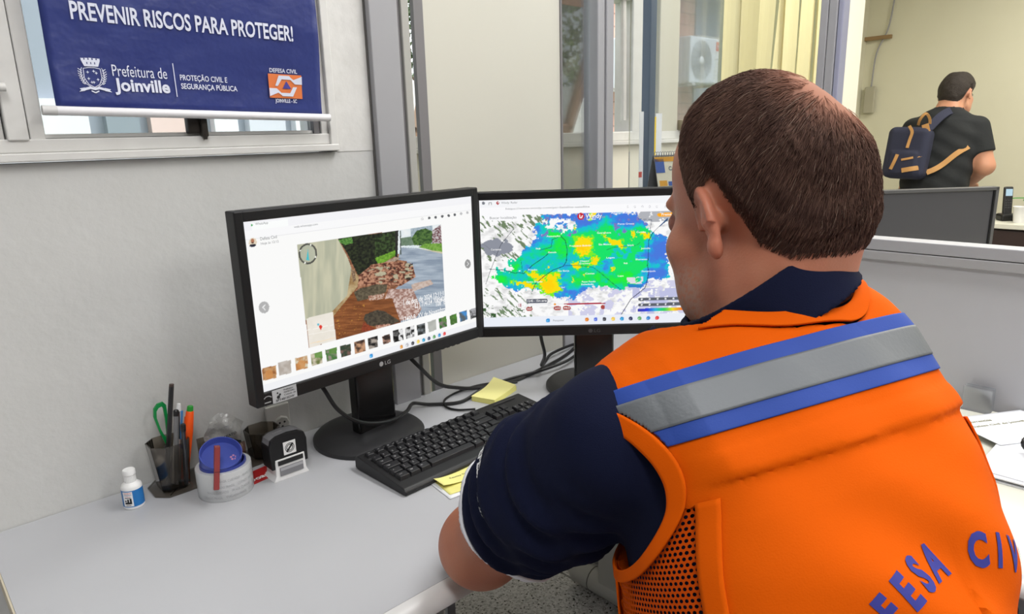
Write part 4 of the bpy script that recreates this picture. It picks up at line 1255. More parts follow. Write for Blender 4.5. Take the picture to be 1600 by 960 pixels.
# roll of printed clear tape, a blue spool leaning in it, a red clip
M['tape'] = mat('printed_tape', (196, 198, 200), 0.22, var=(60, 0.2, (184, 186, 188)))
tp = thing('tape_roll', 'wide roll of pale printed packing tape lying flat on the desk', 'tape roll', (0.3615, 1.092, DZ))
b = MB(); b.lathe([(0.036, 0.0), (0.0425, 0.0), (0.0432, 0.001), (0.0432, 0.047), (0.0425, 0.048), (0.036, 0.048)], 56, close=True)
b.build('tape', M['tape'], tp)
b = MB()
for k, z_ in enumerate((0.006, 0.015, 0.024, 0.034)):
    for q in range(3):
        curved_text(b, ('CUIDADO FRAGIL', 'FRAGIL CUIDADO')[k % 2], -140 + 52 * q + 13 * k, z_, 0.0042, 0.0434, 0, 0.0, 0.034)
b.build('printed_lettering', mat('pale_grey_print', (162, 164, 168), 0.5), tp)
b = MB(); b.lathe([(0.0335, 0.001), (0.0359, 0.001), (0.0359, 0.052), (0.0335, 0.052)], 48, close=True); b.build('core', mat('blue_core', (52, 66, 150), 0.4), tp)
M['blue_spool'] = mat('blue_plastic', (72, 88, 176), 0.35)
sp = thing('tape_spool', 'blue round plastic spool leaning inside the pale tape roll', 'spool', (0.3585, 1.090, DZ + 0.0605))
sp.rotation_euler = (math.radians(30), math.radians(-4), 0)
b = MB(); b.lathe([(0.0290, -0.002), (0.0322, -0.004), (0.0325, 0.0), (0.0325, 0.0125), (0.0312, 0.0125), (0.0300, 0.004), (0.0290, 0.001), (0, 0.0005), (0, -0.002)], 48); b.build('disc', M['blue_spool'], sp)
b = MB()
for k in range(5):
    a = k * 2 * math.pi / 5; b.lathe([(0, 0), (0.0019, 0)], 10, (0.017 + 0.004 * math.cos(a), -0.010 + 0.004 * math.sin(a), 0.0009))
b.build('flower_mark', mat('pink_mark', (206, 142, 178), 0.6), sp)
rc = thing('clothes_peg', 'dark red peg clipped on the front rim of the tape roll', 'peg', (0.331, 1.0485, DZ + 0.026))
rc.rotation_euler = (math.radians(-16), math.radians(10), math.radians(-14))
b = MB(); b.box((0, -0.002, 0.036), (0.0085, 0.006, 0.068), 0.0012); b.box((0, 0.0035, 0.054), (0.0083, 0.004, 0.034), 0.001); b.build('jaw', mat('dark_red_plastic', (138, 52, 52), 0.45), rc)
b = MB(); b.span((-0.0046, -0.0056, 0.0295), (0.0046, -0.0048, 0.0305)); b.build('groove', mat('groove_red', (84, 28, 30), 0.6), rc)

# red plastic card
t = thing('plastic_card', 'small red card with white lettering under the stamp edge', 'card', (0.429, 1.102, DZ), math.radians(9))
b = MB(); b.prism([(-0.036, -0.022), (0.034, -0.022), (0.036, -0.020), (0.036, 0.022), (-0.034, 0.022), (-0.036, 0.02)], 0.0002, 0.0012); b.build('card_face', mat('card_red', (178, 34, 36), 0.35), t)
b = MB(); put_text(b, 'Doador', (-0.033, -0.014, 0.0014), (1, 0.02, 0), (0, 1, 0), 0.012, 0.03, width=0.056); b.build('lettering', M['white_ink'], t)

# self-inking stamp
st = thing('rubber_stamp', 'black and white self-inking stamp beside the left monitor base', 'stamp', (0.459, 1.073, DZ))
b = MB()
prof2 = [(-0.0325, 0.022), (-0.0335, 0.062), (-0.030, 0.074), (-0.020, 0.079), (0.0, 0.081), (0.020, 0.079), (0.030, 0.074), (0.0335, 0.062), (0.0325, 0.022), (0.0265, 0.022), (0.0265, 0.034), (-0.0265, 0.034), (-0.0265, 0.022)]
b.prism(prof2, -0.016, 0.018, 0, Matrix.Rotation(math.pi / 2, 4, 'X'), bev=0.0012)
b.build('housing', M['mon_black'], st)
b = MB()
b.prism([(-0.0320, 0), (0.0320, 0), (0.0300, 0.004), (0.0272, 0.010), (0.0260, 0.0385), (-0.0260, 0.0385), (-0.0272, 0.010), (-0.0300, 0.004)], -0.0185, 0.0195, 0, Matrix.Rotation(math.pi / 2, 4, 'X'), bev=0.0008)
b.build('base', M['white_plastic'], st)
b = MB(); b.span((-0.0205, -0.0212, 0.009), (0.0215, -0.0200, 0.0245), 0.0005); b.span((-0.0195, -0.0214, 0.0185), (0.0205, -0.0208, 0.0235), 0, 1); b.build('window', [mat('window_grey', (124, 124, 128), 0.15), mat('window_light', (168, 168, 172), 0.2)], st)
b = MB(); b.span((-0.0225, -0.0209, 0.0285), (0.0225, -0.0204, 0.0365)); b.build('slot', M['ink'], st)
b = MB()
b.span((-0.0095, -0.0186, 0.043), (0.0125, -0.0180, 0.066), 0)
m_ = T((0.0015, -0.0188, 0.0545), rx=math.radians(90))
for r0_, r1_ in ((0.0084, 0.0072), (0.0060, 0.0046)): b.lathe([(r0_, 0), (r1_, 0)], 32, mi=1, mtx=m_)
b.box((0.0015, -0.0189, 0.0545), (0.018, 0.0002, 0.003), 0, 1, T((0.0015, -0.0189, 0.0545)) @ Matrix.Rotation(math.radians(-48), 4, 'Y') @ T((-0.0015, 0.0189, -0.0545)))
b.build('emblem', [M['white_plastic'], M['ink']], st)
b = MB(); tops = [(-0.0325, 0.066), (-0.0300, 0.0746), (-0.020, 0.0796), (0.0, 0.0816), (0.020, 0.0796), (0.0290, 0.0750)]
b.add([(x_, y_, z_) for x_, z_ in tops for y_ in (-0.013, 0.011)], [(2 * i, 2 * i + 2, 2 * i + 3, 2 * i + 1) for i in range(5)])
put_text(b, 'Carimbo', (-0.018, -0.003, 0.0806), (1, 0, 0.09), (0, 1, 0), 0.004, 0, mi=1, width=0.016); b.build('top_label', [mat('label_grey', (120, 120, 124), 0.4), mat('print_grey', (190, 190, 192), 0.6)], st)

# wall outlet
t = thing('wall_outlet', 'white power outlet low on the wall behind the organizer', 'outlet', (0.512, 1.2145, 0.775))
b = MB(); b.box((0, -0.004, 0), (0.046, 0.008, 0.078), 0.002); b.build('plate', mat('outlet_plate', (200, 199, 194), 0.5), t)
b = MB(); b.lathe([(0, 0), (0.014, 0), (0.0165, 0.002), (0.0165, 0.004)], 8, mtx=T((0.004, -0.012, 0), rx=-math.pi / 2)); b.build('socket', mat('socket_grey', (186, 185, 180), 0.5), t)
b = MB()
for x_, z_ in ((-0.006, 0.004), (0.006, 0.004), (0, -0.004)): b.lathe([(0, 0), (0.0022, 0)], 10, mtx=T((0.004 + x_ * .8, -0.0124, z_), rx=math.pi / 2))
b.build('hole', M['ink'], t)

# keyboard
M['kb'] = mat('keyboard_black', (22, 22, 24), 0.5)
M['key'] = mat('key_black', (30, 30, 33), 0.38)
M['legend'] = mat('key_legend', (170, 170, 172), 0.6)
kb = thing('keyboard', 'black full-size keyboard lying in front of the monitors', 'keyboard', (0.752, 0.932, DZ), math.radians(1.6))
KW, KD = 0.400, 0.146
sl = math.atan2(0.014, KD)
b = MB()
side = [(-KD / 2, 0.002), (-KD / 2 - 0.001, 0.008), (-KD / 2 + 0.004, 0.013), (-KD / 2 + 0.024, 0.0155), (KD / 2 - 0.008, 0.027), (KD / 2, 0.022), (KD / 2, 0.004), (KD / 2 - 0.01, 0.001), (-KD / 2 + 0.01, 0.001)]
mS = Matrix(((0, 0, 1, 0), (1, 0, 0, 0), (0, 1, 0, 0), (0, 0, 0, 1)))
b.prism(side, -KW / 2, KW / 2, 0, mS, bev=0.0018)
b.build('case', M['kb'], kb)
U = 0.01745
_keys = {}


def key_mesh(w, ch, h=0.0075, d=1.0):
    kk = (w, ch, h, d)
    if kk in _keys: return _keys[kk]
    b_ = MB()
    hx, hy = (w * U - 0.0012) / 2, (d * U - 0.0012) / 2
    i = 0.0022
    V = [(-hx, -hy, 0), (hx, -hy, 0), (hx, hy, 0), (-hx, hy, 0), (-hx + i * .7, -hy + i, h - .001), (hx - i * .7, -hy + i, h - .001), (hx - i * .7, hy - i * .6, h), (-hx + i * .7, hy - i * .6, h),
         (-hx + i * 1.1, -hy + i * 1.4, h - .0002), (hx - i * 1.1, -hy + i * 1.4, h - .0002), (hx - i * 1.1, hy - i, h + .0002), (-hx + i * 1.1, hy - i, h + .0002)]
    F = [(3, 2, 1, 0)]
    for o_ in (0, 4):
        for k in range(4): F.append((o_ + k, o_ + (k + 1) % 4, o_ + 4 + (k + 1) % 4, o_ + 4 + k))
    F.append((8, 9, 10, 11))
    b_.add(V, F)
    if ch:
        put_text(b_, ch, (-hx + 0.0042, -0.0008 if len(ch) == 1 else 0.0, h + 0.0005), (1, 0, 0), (0, 1, 0.03), 0.0036 if len(ch) == 1 else 0.0022, 0.02, mi=1)
    o = b_.build('key', [M['key'], M['legend']], None)
    me = o.data; bpy.data.objects.remove(o)
    _keys[kk] = me
    return me


def kz(y): return 0.0150 + (y + KD / 2 - 0.024) * (0.0115 / (KD - 0.032))


def put_key(x, y, w, ch, h=0.0075, d=1.0):
    o = bpy.data.objects.new('key', key_mesh(w, ch, h, d)); COL.objects.link(o); o.parent = kb
    o.location = (x, y, kz(y)); o.rotation_euler = (0.088, 0, 0)


x0 = -KW / 2 + 0.009; yb = -KD / 2 + 0.033
rows = [
    [(1.25, 'Ctrl'), (1.25, 'W'), (1.25, 'Alt'), (5.75, ''), (1.25, 'Alt'), (1.25, 'W'), (1.25, '='), (1.75, 'Ctrl')],
    [(1.25, '^'), (1, '|'), (1, 'Z'), (1, 'X'), (1, 'C'), (1, 'V'), (1, 'B'), (1, 'N'), (1, 'M'), (1, '<'), (1, '>'), (1, ':'), (2.75, '^')],
    [(1.75, 'Caps'), (1, 'A'), (1, 'S'), (1, 'D'), (1, 'F'), (1, 'G'), (1, 'H'), (1, 'J'), (1, 'K'), (1, 'L'), (1, 'Ç'), (1, '~'), (1, ']'), (1.25, '')],
    [(1.5, 'Tab'), (1, 'Q'), (1, 'W'), (1, 'E'), (1, 'R'), (1, 'T'), (1, 'Y'), (1, 'U'), (1, 'I'), (1, 'O'), (1, 'P'), (1, '['), (2.5, 'Enter')],
    [(1, '"'), (1, '1'), (1, '2'), (1, '3'), (1, '4'), (1, '5'), (1, '6'), (1, '7'), (1, '8'), (1, '9'), (1, '0'), (1, '-'), (1, '='), (2, '')]]
nkeys = 0
for r_, row in enumerate(rows):
    x = x0; y = yb + r_ * U
    for w, ch in row:
        put_key(x + w * U / 2, y, w, ch); x += w * U; nkeys += 1
yf = yb + 5 * U + 0.004
x = x0
for k, ch in enumerate(['Esc', 'F1', 'F2', 'F3', 'F4', 'F5', 'F6', 'F7', 'F8', 'F9', 'F10', 'F11', 'F12']):
    xx = x0 + (0.5 + k * (14 / 12.0) if k else 0.5) * U
    put_key(xx, yf, 0.95, ch, 0.0065, 0.8); nkeys += 1
xn = x0 + 15.35 * U
for y_, ks in ((yb, 3), (yb + U, 1), (yb + 3 * U, 3), (yb + 4 * U, 3)):
    for k in range(ks):
        xx = xn + (0.5 + k + (1 if ks == 1 else 0)) * U
        put_key(xx, y_, 1, '', ); nkeys += 1
xp = xn + 3.2 * U
names = ['0', '.', '1', '2', '3', '4', '5', '6', '7', '8', '9']
put_key(xp + 1.0 * U, yb, 2, '0'); put_key(xp + 2.5 * U, yb, 1, '.')
for r_ in range(3):
    for k in range(3): put_key(xp + (k + 0.5) * U, yb + (r_ + 1) * U, 1, str(r_ * 3 + k + 1))
nkeys += 11
# small oval media buttons along the back edge
V0 = MB(); V0.lathe([(0, 0.003), (0.0035, 0.0028), (0.005, 0.0016), (0.0056, 0)], 16); om = V0.build('media_button', M['key'], None); mm = om.data; bpy.data.objects.remove(om)
for k in range(13):
    o = bpy.data.objects.new('media_button', mm); COL.objects.link(o); o.parent = kb
    o.location = (x0 + 0.028 + k * 0.0190, KD / 2 - 0.0115, kz(KD / 2 - 0.0115) - 0.0002); o.rotation_euler = (0.088, 0, 0); o.scale = (1.2, 0.8, 1)
b = MB(); b.span((0.115, KD / 2 - 0.022, kz(0.06) + 0.0012), (0.175, KD / 2 - 0.019, kz(0.06) + 0.002)); put_text(b, 'multilaser', (0.12, KD / 2 - 0.017, kz(0.064) + 0.0014), (1, 0, 0), (0, 1, 0.09), 0.004, 0, mi=0); b.build('badge', mat('badge_dark', (52, 52, 56), 0.4), kb)

# papers and notes
t = thing('sticky_note_pad', 'yellow sticky note pad behind the keyboard, its top sheet lifting', 'sticky notes', (0.952, 1.082, DZ), math.radians(18))
b = MB(); b.box((0, 0, 0.0055), (0.098, 0.058, 0.011), 0.0004); b.build('pad', M['yellow_note'], t)
b = MB(); V = []; F = []
for i in range(13):
    u = i / 12
    for y_ in (-0.029, 0.029): V.append((-0.049 + 0.098 * u, y_ + 0.001, 0.0114 + 0.010 * max(0, u - 0.45) ** 2 * 4 * (1.0 if y_ > 0 else 0.15)))
for i in range(12): F.append((2 * i, 2 * i + 2, 2 * i + 3, 2 * i + 1))
b.add(V, F, 0, True); o_ = b.build('top_sheet', mat('pale_yellow_note', (232, 226, 150), 0.8), t)


def sheet(name, c, w, d, rz, mat_, label, cat, curl=0.0, curl2=0.0, z=0.0006, text=None, group=None):
    o = None
    b_ = MB(); V = []; F = []; n_ = 14
    for j in range(n_ + 1):
        for i in range(n_ + 1):
            u = i / n_; v = j / n_
            zz = curl * max(0, 0.5 - u) ** 2 + curl2 * max(0, v - 0.4) ** 2
            V.append((-w / 2 + w * u, -d / 2 + d * v, zz))
    k = n_ + 1
    for j in range(n_):
        for i in range(n_): F.append((j * k + i, j * k + i + 1, (j + 1) * k + i + 1, (j + 1) * k + i))
    b_.add(V, F, 0, True)
    if text:
        for s_, x_, y_, cap, wid in text:
            Vt, Ft = text_geo(s_, cap, 0.0, 1.0, 'LEFT', wid)
            P = []
            for a, q in Vt:
                u = (x_ + a + w / 2) / w; v = (y_ + q + d / 2) / d
                P.append((x_ + a, y_ + q, curl * max(0, 0.5 - u) ** 2 + curl2 * max(0, v - 0.4) ** 2 + 0.0007))
            b_.add(P, Ft, 1)
    o = b_.build(name, [mat_, M['pencil']], None, (c[0], c[1], DZ + z), math.radians(rz))
    md = o.modifiers.new('thickness', 'SOLIDIFY'); md.thickness = 0.0003
    return tag(o, label, cat, group)


M['pencil'] = mat('pencil_grey', (150, 146, 110), 0.8)
M['grey_print'] = mat('grey_print', (120, 122, 126), 0.8)
sheet('paper_sheet', (0.790, 0.842), 0.26, 0.085, 1.5, M['paper'], 'white sheet of paper sticking out from under the keyboard front edge', 'paper', z=0.0005)
sheet('note_sheet', (0.662, 0.832), 0.115, 0.088, -8, M['paper'], 'small white note under the yellow notes by the elbow', 'paper', z=0.0012)
sheet('sticky_note', (0.660, 0.828), 0.098, 0.062, -10, M['yellow_note'], 'lower yellow sticky note, half hidden under the curled one', 'sticky note', z=0.0020)
sheet('sticky_note', (0.667, 0.852), 0.110, 0.060, -4, mat('note_yellow_bright', (232, 226, 140), 0.8), 'curled yellow sticky note with pencil writing, topmost beside the elbow', 'sticky note', curl=0.026, curl2=0.008, z=0.0034,
      text=[('Reuniao Defesa Civil', -0.030, -0.012, 0.004, 0.06), ('14:30', -0.032, 0.010, 0.004, 0.016)])

# cables


def cable(pts, r, label):
    P = smooth_path(pts, 8)
    base = P[-1]
    o = MB().tube([tuple(np.array(p) - np.array((base[0], base[1], DZ))) for p in P], r, 8).build('cable', M['cable'], None, (base[0], base[1], DZ))
    return tag(o, label, 'cable', 'monitor cables')


cable([(0.735, 1.125, 0.925), (0.745, 1.112, 0.885), (0.775, 1.108, 0.845), (0.84, 1.135, 0.785), (0.90, 1.145, 0.757), (0.95, 1.14, 0.7445), (1.027, 1.112, 0.7445), (1.097, 1.115, 0.7445), (1.171, 1.128, 0.7445), (1.26, 1.15, 0.7445), (1.36, 1.19, 0.7445)], 0.0042, 'thick black cable dropping from the right half of the left monitor')
cable([(0.535, 1.105, 0.905), (0.544, 1.075, 0.87), (0.56, 1.058, 0.83), (0.60, 1.052, 0.796), (0.66, 1.056, 0.778), (0.72, 1.085, 0.772), (0.775, 1.14, 0.758), (0.815, 1.135, 0.7455), (0.87, 1.10, 0.7445), (0.949, 1.122, 0.7445), (1.03, 1.128, 0.7445), (1.124, 1.098, 0.7525), (1.23, 1.105, 0.7525), (1.35, 1.17, 0.7445)], 0.0038, 'black cable looping across the front of the left monitor stand')
cable([(1.04, 1.10, 0.7435), (0.985, 1.145, 0.7435), (0.92, 1.155, 0.7435), (0.86, 1.14, 0.7435), (0.833, 1.105, 0.7435), (0.838, 1.072, 0.7435), (0.862, 1.042, 0.746)], 0.0024, 'thin black keyboard cord curling behind the keyboard')
cable([(1.02, 1.01, 0.92), (1.03, 1.01, 0.868), (1.06, 1.03, 0.82), (1.12, 1.10, 0.765), (1.19, 1.155, 0.7445), (1.225, 1.168, 0.7525), (1.29, 1.180, 0.7525), (1.37, 1.20, 0.7445)], 0.0038, 'black cable dropping behind the right monitor')
# banner on the window
M['banner'] = mat('navy_vinyl', (36, 48, 112), 0.34, var=(9, 0.5, (44, 58, 124)), bump=(13, 0.5, 0.012))
M['banner_white'] = mat('banner_white', (214, 218, 234), 0.5)
M['banner_orange'] = mat('banner_orange', (222, 120, 62), 0.5)
M['banner_violet'] = mat('banner_violet', (72, 64, 148), 0.5)
bn = thing('banner', 'navy blue vinyl banner with white lettering hanging over the window', 'banner', (0.44, 1.19, 1.345))
b = MB(); V = []; F = []
nx, ny = 40, 30


def ban_y(x, z):
    return -0.004 + 0.0025 * math.sin(9 * x + 14 * z) + 0.002 * math.sin(31 * z + 4 * x) - 0.005 * math.sin(min(max(z / 0.45, 0), 1) * math.pi)


BX0, BX1 = -0.207, 0.2115
for j in range(ny + 1):
    for i in range(nx + 1):
        x = BX0 + (BX1 - BX0) * i / nx; z = 0.006 + 0.44 * j / ny - 0.011 * i / nx * (1 - j / ny)
        V.append((x, ban_y(x, z), z))
for j in range(ny):
    for i in range(nx):
        k = j * (nx + 1) + i; F.append((k, k + 1, k + nx + 2, k + nx + 1))
b.add(V, F, 0, True); sh = b.build('sheet', M['banner'], bn)
sh.modifiers.new('thickness', 'SOLIDIFY').thickness = 0.0008


def ban(mb, V2, F, x, z, mi=0, slope=-0.02):
    mb.add([(x + a, ban_y(x + a, z + q) - 0.0016, z + q + slope * a) for a, q in V2], F, mi)


def bantext(mb, s_, X, Z, cap, width, bold, mi=0, slope=-0.022):
    V2, F_ = text_geo(s_, cap, bold, 1.0, 'LEFT', width)
    m1 = MB(); ban(m1, V2, F_, X - 0.44, Z - 1.345, mi, slope)
    m1.build('lettering', M['banner_white'], bn)


b = MB()
bantext(b, 'PREVENIR RISCOS PARA PROTEGER!', 0.270, 1.4755, 0.0235, 0.333, 0.022, 0, -0.024)
bantext(b, 'Prefeitura de', 0.3125, 1.400, 0.0165, 0.077, 0.0, 0)
bantext(b, 'Joinville', 0.3125, 1.3795, 0.0175, 0.0785, 0.03, 0)
bantext(b, 'PROTEÇÃO CIVIL E', 0.4085, 1.3975, 0.0082, 0.0745, 0.015, 0)
bantext(b, 'SEGURANÇA PÚBLICA', 0.4085, 1.3845, 0.0082, 0.0900, 0.015, 0)
bantext(b, 'DEFESA CIVIL', 0.5570, 1.4155, 0.0066, 0.0500, 0.02, 0)
bantext(b, 'JOINVILLE - SC', 0.5635, 1.3660, 0.0060, 0.0400, 0.02, 0)
ban(b, [(0, 0), (0.0013, 0), (0.0013, 0.050), (0, 0.050)], [(0, 1, 2, 3)], 0.3995 - 0.44, 1.372 - 1.345)
b.build('divider_line', M['banner_white'], bn)
# civil defence emblem: orange field, two white hands, blue triangle
b = MB()
ox, oz = 0.5535 - 0.44, 1.3735 - 1.345; Wd, Hd = 0.0605, 0.0395


def emb(pts, mi, lift=0.0):
    mb_ = [(ox + a * Wd, oz + (1 - q) * Hd) for a, q in pts]
    b.add([(a, ban_y(a, q) - 0.0024 - lift, q - 0.022 * (a - ox)) for a, q in mb_], [tuple(range(len(pts)))[::-1]], mi)


emb([(0, 0), (1, 0), (1, 1), (0, 1)], 0)
emb([(0.30, 0.06), (0.62, 0.06), (0.70, 0.22), (0.60, 0.22), (0.38, 0.22), (0.26, 0.50), (0.18, 0.50)], 1, 0.0016)
emb([(0.60, 0.07), (0.74, 0.22), (1.0, 0.06), (1.0, 0.40), (0.78, 0.40), (0.66, 0.24)], 1, 0.0016)
emb([(0.70, 0.92), (0.38, 0.92), (0.30, 0.78), (0.40, 0.78), (0.62, 0.78), (0.72, 0.52), (0.84, 0.52)], 1, 0.0016)
emb([(0.40, 0.92), (0.26, 0.78), (0.0, 0.94), (0.0, 0.60), (0.22, 0.60), (0.34, 0.76)], 1, 0.0016)
emb([(0.52, 0.28), (0.66, 0.60), (0.40, 0.60)], 2, 0.0016)
b.build('emblem', [M['banner_orange'], M['banner_white'], M['banner_violet']], bn)
# crest with crown, shield, wreath and scroll
b = MB()
cxx, czz = 0.286 - 0.44, 1.398 - 1.345


def cr_poly(pts, lift=0.0, mi=0): b.add([(cxx + a * 0.001, ban_y(cxx + a * 0.001, czz + q * 0.001) - 0.0016 - lift, czz + q * 0.001) for a, q in pts], [tuple(range(len(pts)))], mi)


def cr_line(pts, w, mi=0):
    for (a0, b0), (a1, b1) in zip(pts[:-1], pts[1:]):
        dx, dy = a1 - a0, b1 - b0; L_ = math.hypot(dx, dy) + 1e-6; px_, py_ = -dy / L_ * w / 2, dx / L_ * w / 2
        cr_poly([(a0 - px_, b0 - py_), (a1 - px_, b1 - py_), (a1 + px_, b1 + py_), (a0 + px_, b0 + py_)], mi=mi)


cr_poly([(-9, 14), (9, 14), (12.5, 23), (-12.5, 23)])
for k in range(5): cr_poly([(-12 + 5.2 * k, 22.9), (-8.9 + 5.2 * k, 22.9), (-8.4 + 5.2 * k, 25.8 - abs(k - 2) * .3), (-12.5 + 5.2 * k, 25.8 - abs(k - 2) * .3)])
for k in (-1, 0, 1): cr_poly([(5 * k - 0.6, 17), (5 * k + 0.6, 17), (5 * k + 0.6, 20), (5 * k - 0.6, 20)], 0.0002, 1)
cr_line([(-11, 11), (-11.5, -2), (-7, -11), (0, -15), (7, -11), (11.5, -2), (11, 11)], 0.9); cr_line([(-11, 11), (-4, 12.4), (4, 12.4), (11, 11)], 0.8)
for a, q in ((-6, 6), (-6, -3), (5, 5), (6, -4), (0, -8), (-2.5, -8), (2, 7.5)):
    cr_poly([(a - 2.2, q), (a, q - 0.8), (a + 2.2, q), (a, q + 0.8)]); cr_poly([(a - 0.8, q), (a, q - 2.4), (a + 0.8, q), (a, q + 2.4)])
for s_ in (-1, 1):
    cr_line([(s_ * 4, -15), (s_ * 12, -9), (s_ * 15, 0), (s_ * 14.5, 10)], 0.8)
    for k in range(7):
        q = -11 + 3.2 * k; a = s_ * (10 + 5 * math.sin((k + 1) / 8 * 2.4))
        cr_line([(a, q), (a + s_ * 3.6, q + 2.6)], 0.9); cr_line([(a, q + 1), (a - s_ * 1.6, q + 4)], 0.8)
cr_poly([(-13, -16), (-6, -14), (0, -15.5), (6, -14), (13, -16), (13, -19.5), (6, -17.5), (0, -19), (-6, -17.5), (-13, -19.5)])
cr_poly([(-13, -15.5), (-13, -20), (-21, -21.5), (-18, -19), (-20, -17)]); cr_poly([(13, -15.5), (13, -20), (22, -21.5), (19, -19), (21, -17.5)])
cr_line([(-5, -20), (0, -22.5), (5, -20)], 1.6)
b.build('crest', [M['banner_white'], M['banner']], bn)
b = MB(); b.tube([(-0.2215, -0.006, 0.0055), (0.2225, -0.006, -0.0055)], 0.0066, 16)
for k in range(0): pass
b.build('bottom_rod', mat('white_rod', (224, 223, 226), 0.35), bn)
b = MB(); b.tube([(-0.2245, -0.006, 0.0056), (-0.2065, -0.006, 0.0052)], 0.0070, 16); b.build('rod_end', mat('rod_end_grey', (206, 205, 204), 0.4), bn)
b = MB(); b.tube([(-0.22, 0.0, 0.452), (0.222, 0.0, 0.444)], 0.0062, 12); b.build('top_rod', M['win_frame'], bn)
bn2 = thing('banner', 'neighbouring banner whose white rod end shows at the left picture edge', 'banner', (-0.03, 1.19, 1.380))
b = MB(); b.tube([(-0.22, 0, 0), (0.209, 0, 0.001)], 0.0058, 14); b.build('bottom_rod', M['win_frame'], bn2)
b = MB(); b.span((-0.21, -0.001, 0.0), (0.196, 0.0002, 0.42)); b.build('sheet', M['alu'], bn2)

# right-hand desk clutter
t = thing('paper_stack', 'thick pile of white papers on the right return desk', 'papers', (1.40, 0.02, DZ))
for k in range(5):
    b = MB(); b.box((RNG.uniform(-.006, .006), RNG.uniform(-.01, .01), 0.001 + 0.0022 * k), (0.31, 0.42, 0.002), 0, 0, T(rz=RNG.uniform(-.02, .02))); b.build('sheet_bundle', M['paper'], t)
b = MB()
for k in range(9): b.span((-0.10 + 0.004 * k, 0.16 - 0.018 * k, 0.0113), (0.12 - 0.02 * (k % 3), 0.163 - 0.018 * k, 0.0116))
put_text(b, 'RELATORIO', (0.03, 0.185, 0.0114), (0.6, -0.8, 0), (0.8, 0.6, 0), 0.008, 0.02); b.build('printing', M['grey_print'], t)
o = sheet('paper_sheet', (1.47, 0.235), 0.17, 0.12, -32, M['paper'], 'loose printed sheet on top of the right pile, against the partition', 'paper', z=0.0125, text=[('Ocorrencias', -0.07, 0.03, 0.008, 0.06), ('Defesa Civil de Joinville', -0.07, 0.012, 0.006, 0.12)])
t = thing('spectacles', 'black spectacles lying on the papers at the right edge', 'glasses', (1.385, 0.150, DZ + 0.0125), math.radians(125))
b = MB()
for s_ in (-1, 1):
    pts = [(s_ * 0.032 + 0.026 * math.cos(a), 0.0, 0.020 + 0.018 * math.sin(a)) for a in np.linspace(0, 2 * math.pi, 21)]
    b.tube(pts, 0.0026, 8)
b.tube([(-0.008, 0, 0.026), (0, -0.002, 0.029), (0.008, 0, 0.026)], 0.0024, 8); b.build('front_frame', M['mon_gloss'], t)
for s_ in (-1, 1):
    b = MB(); b.tube(smooth_path([(s_ * 0.058, 0, 0.026), (s_ * 0.060, 0.05, 0.016), (s_ * 0.058, 0.10, 0.008), (s_ * 0.056, 0.13, 0.003)], 5), 0.0022, 8); b.build('temple_arm', M['mon_gloss'], t)
t = thing('wallet', 'black leather case on the papers next to the spectacles', 'case', (1.47, 0.06, DZ + 0.0125), math.radians(20))
b = MB(); b.box((0, 0, 0.012), (0.10, 0.075, 0.022), 0.009, seg=3); b.build('shell', M['mon_black'], t)
b = MB(); b.tube([(-0.048, -0.0385, 0.012), (0.048, -0.0385, 0.012)], 0.0012, 6); b.build('zip', M['logo_grey'], t)
t = thing('document_tray', 'small clear plastic holder standing behind the man against the partition', 'holder', (1.553, 0.308, DZ))
b = MB()
for k in range(3): b.box((-0.012 + 0.012 * k, 0, 0.024), (0.0015, 0.05, 0.048), 0.0004)
b.box((0, 0, 0.0012), (0.03, 0.05, 0.0024), 0.0004); b.build('divider', glass_mat('clear_plastic', (236, 238, 240), 0.12, 0.05, 0.15, (230, 230, 232)), t)
# ------------------------------------------------------------------ implicit surfaces for the figures


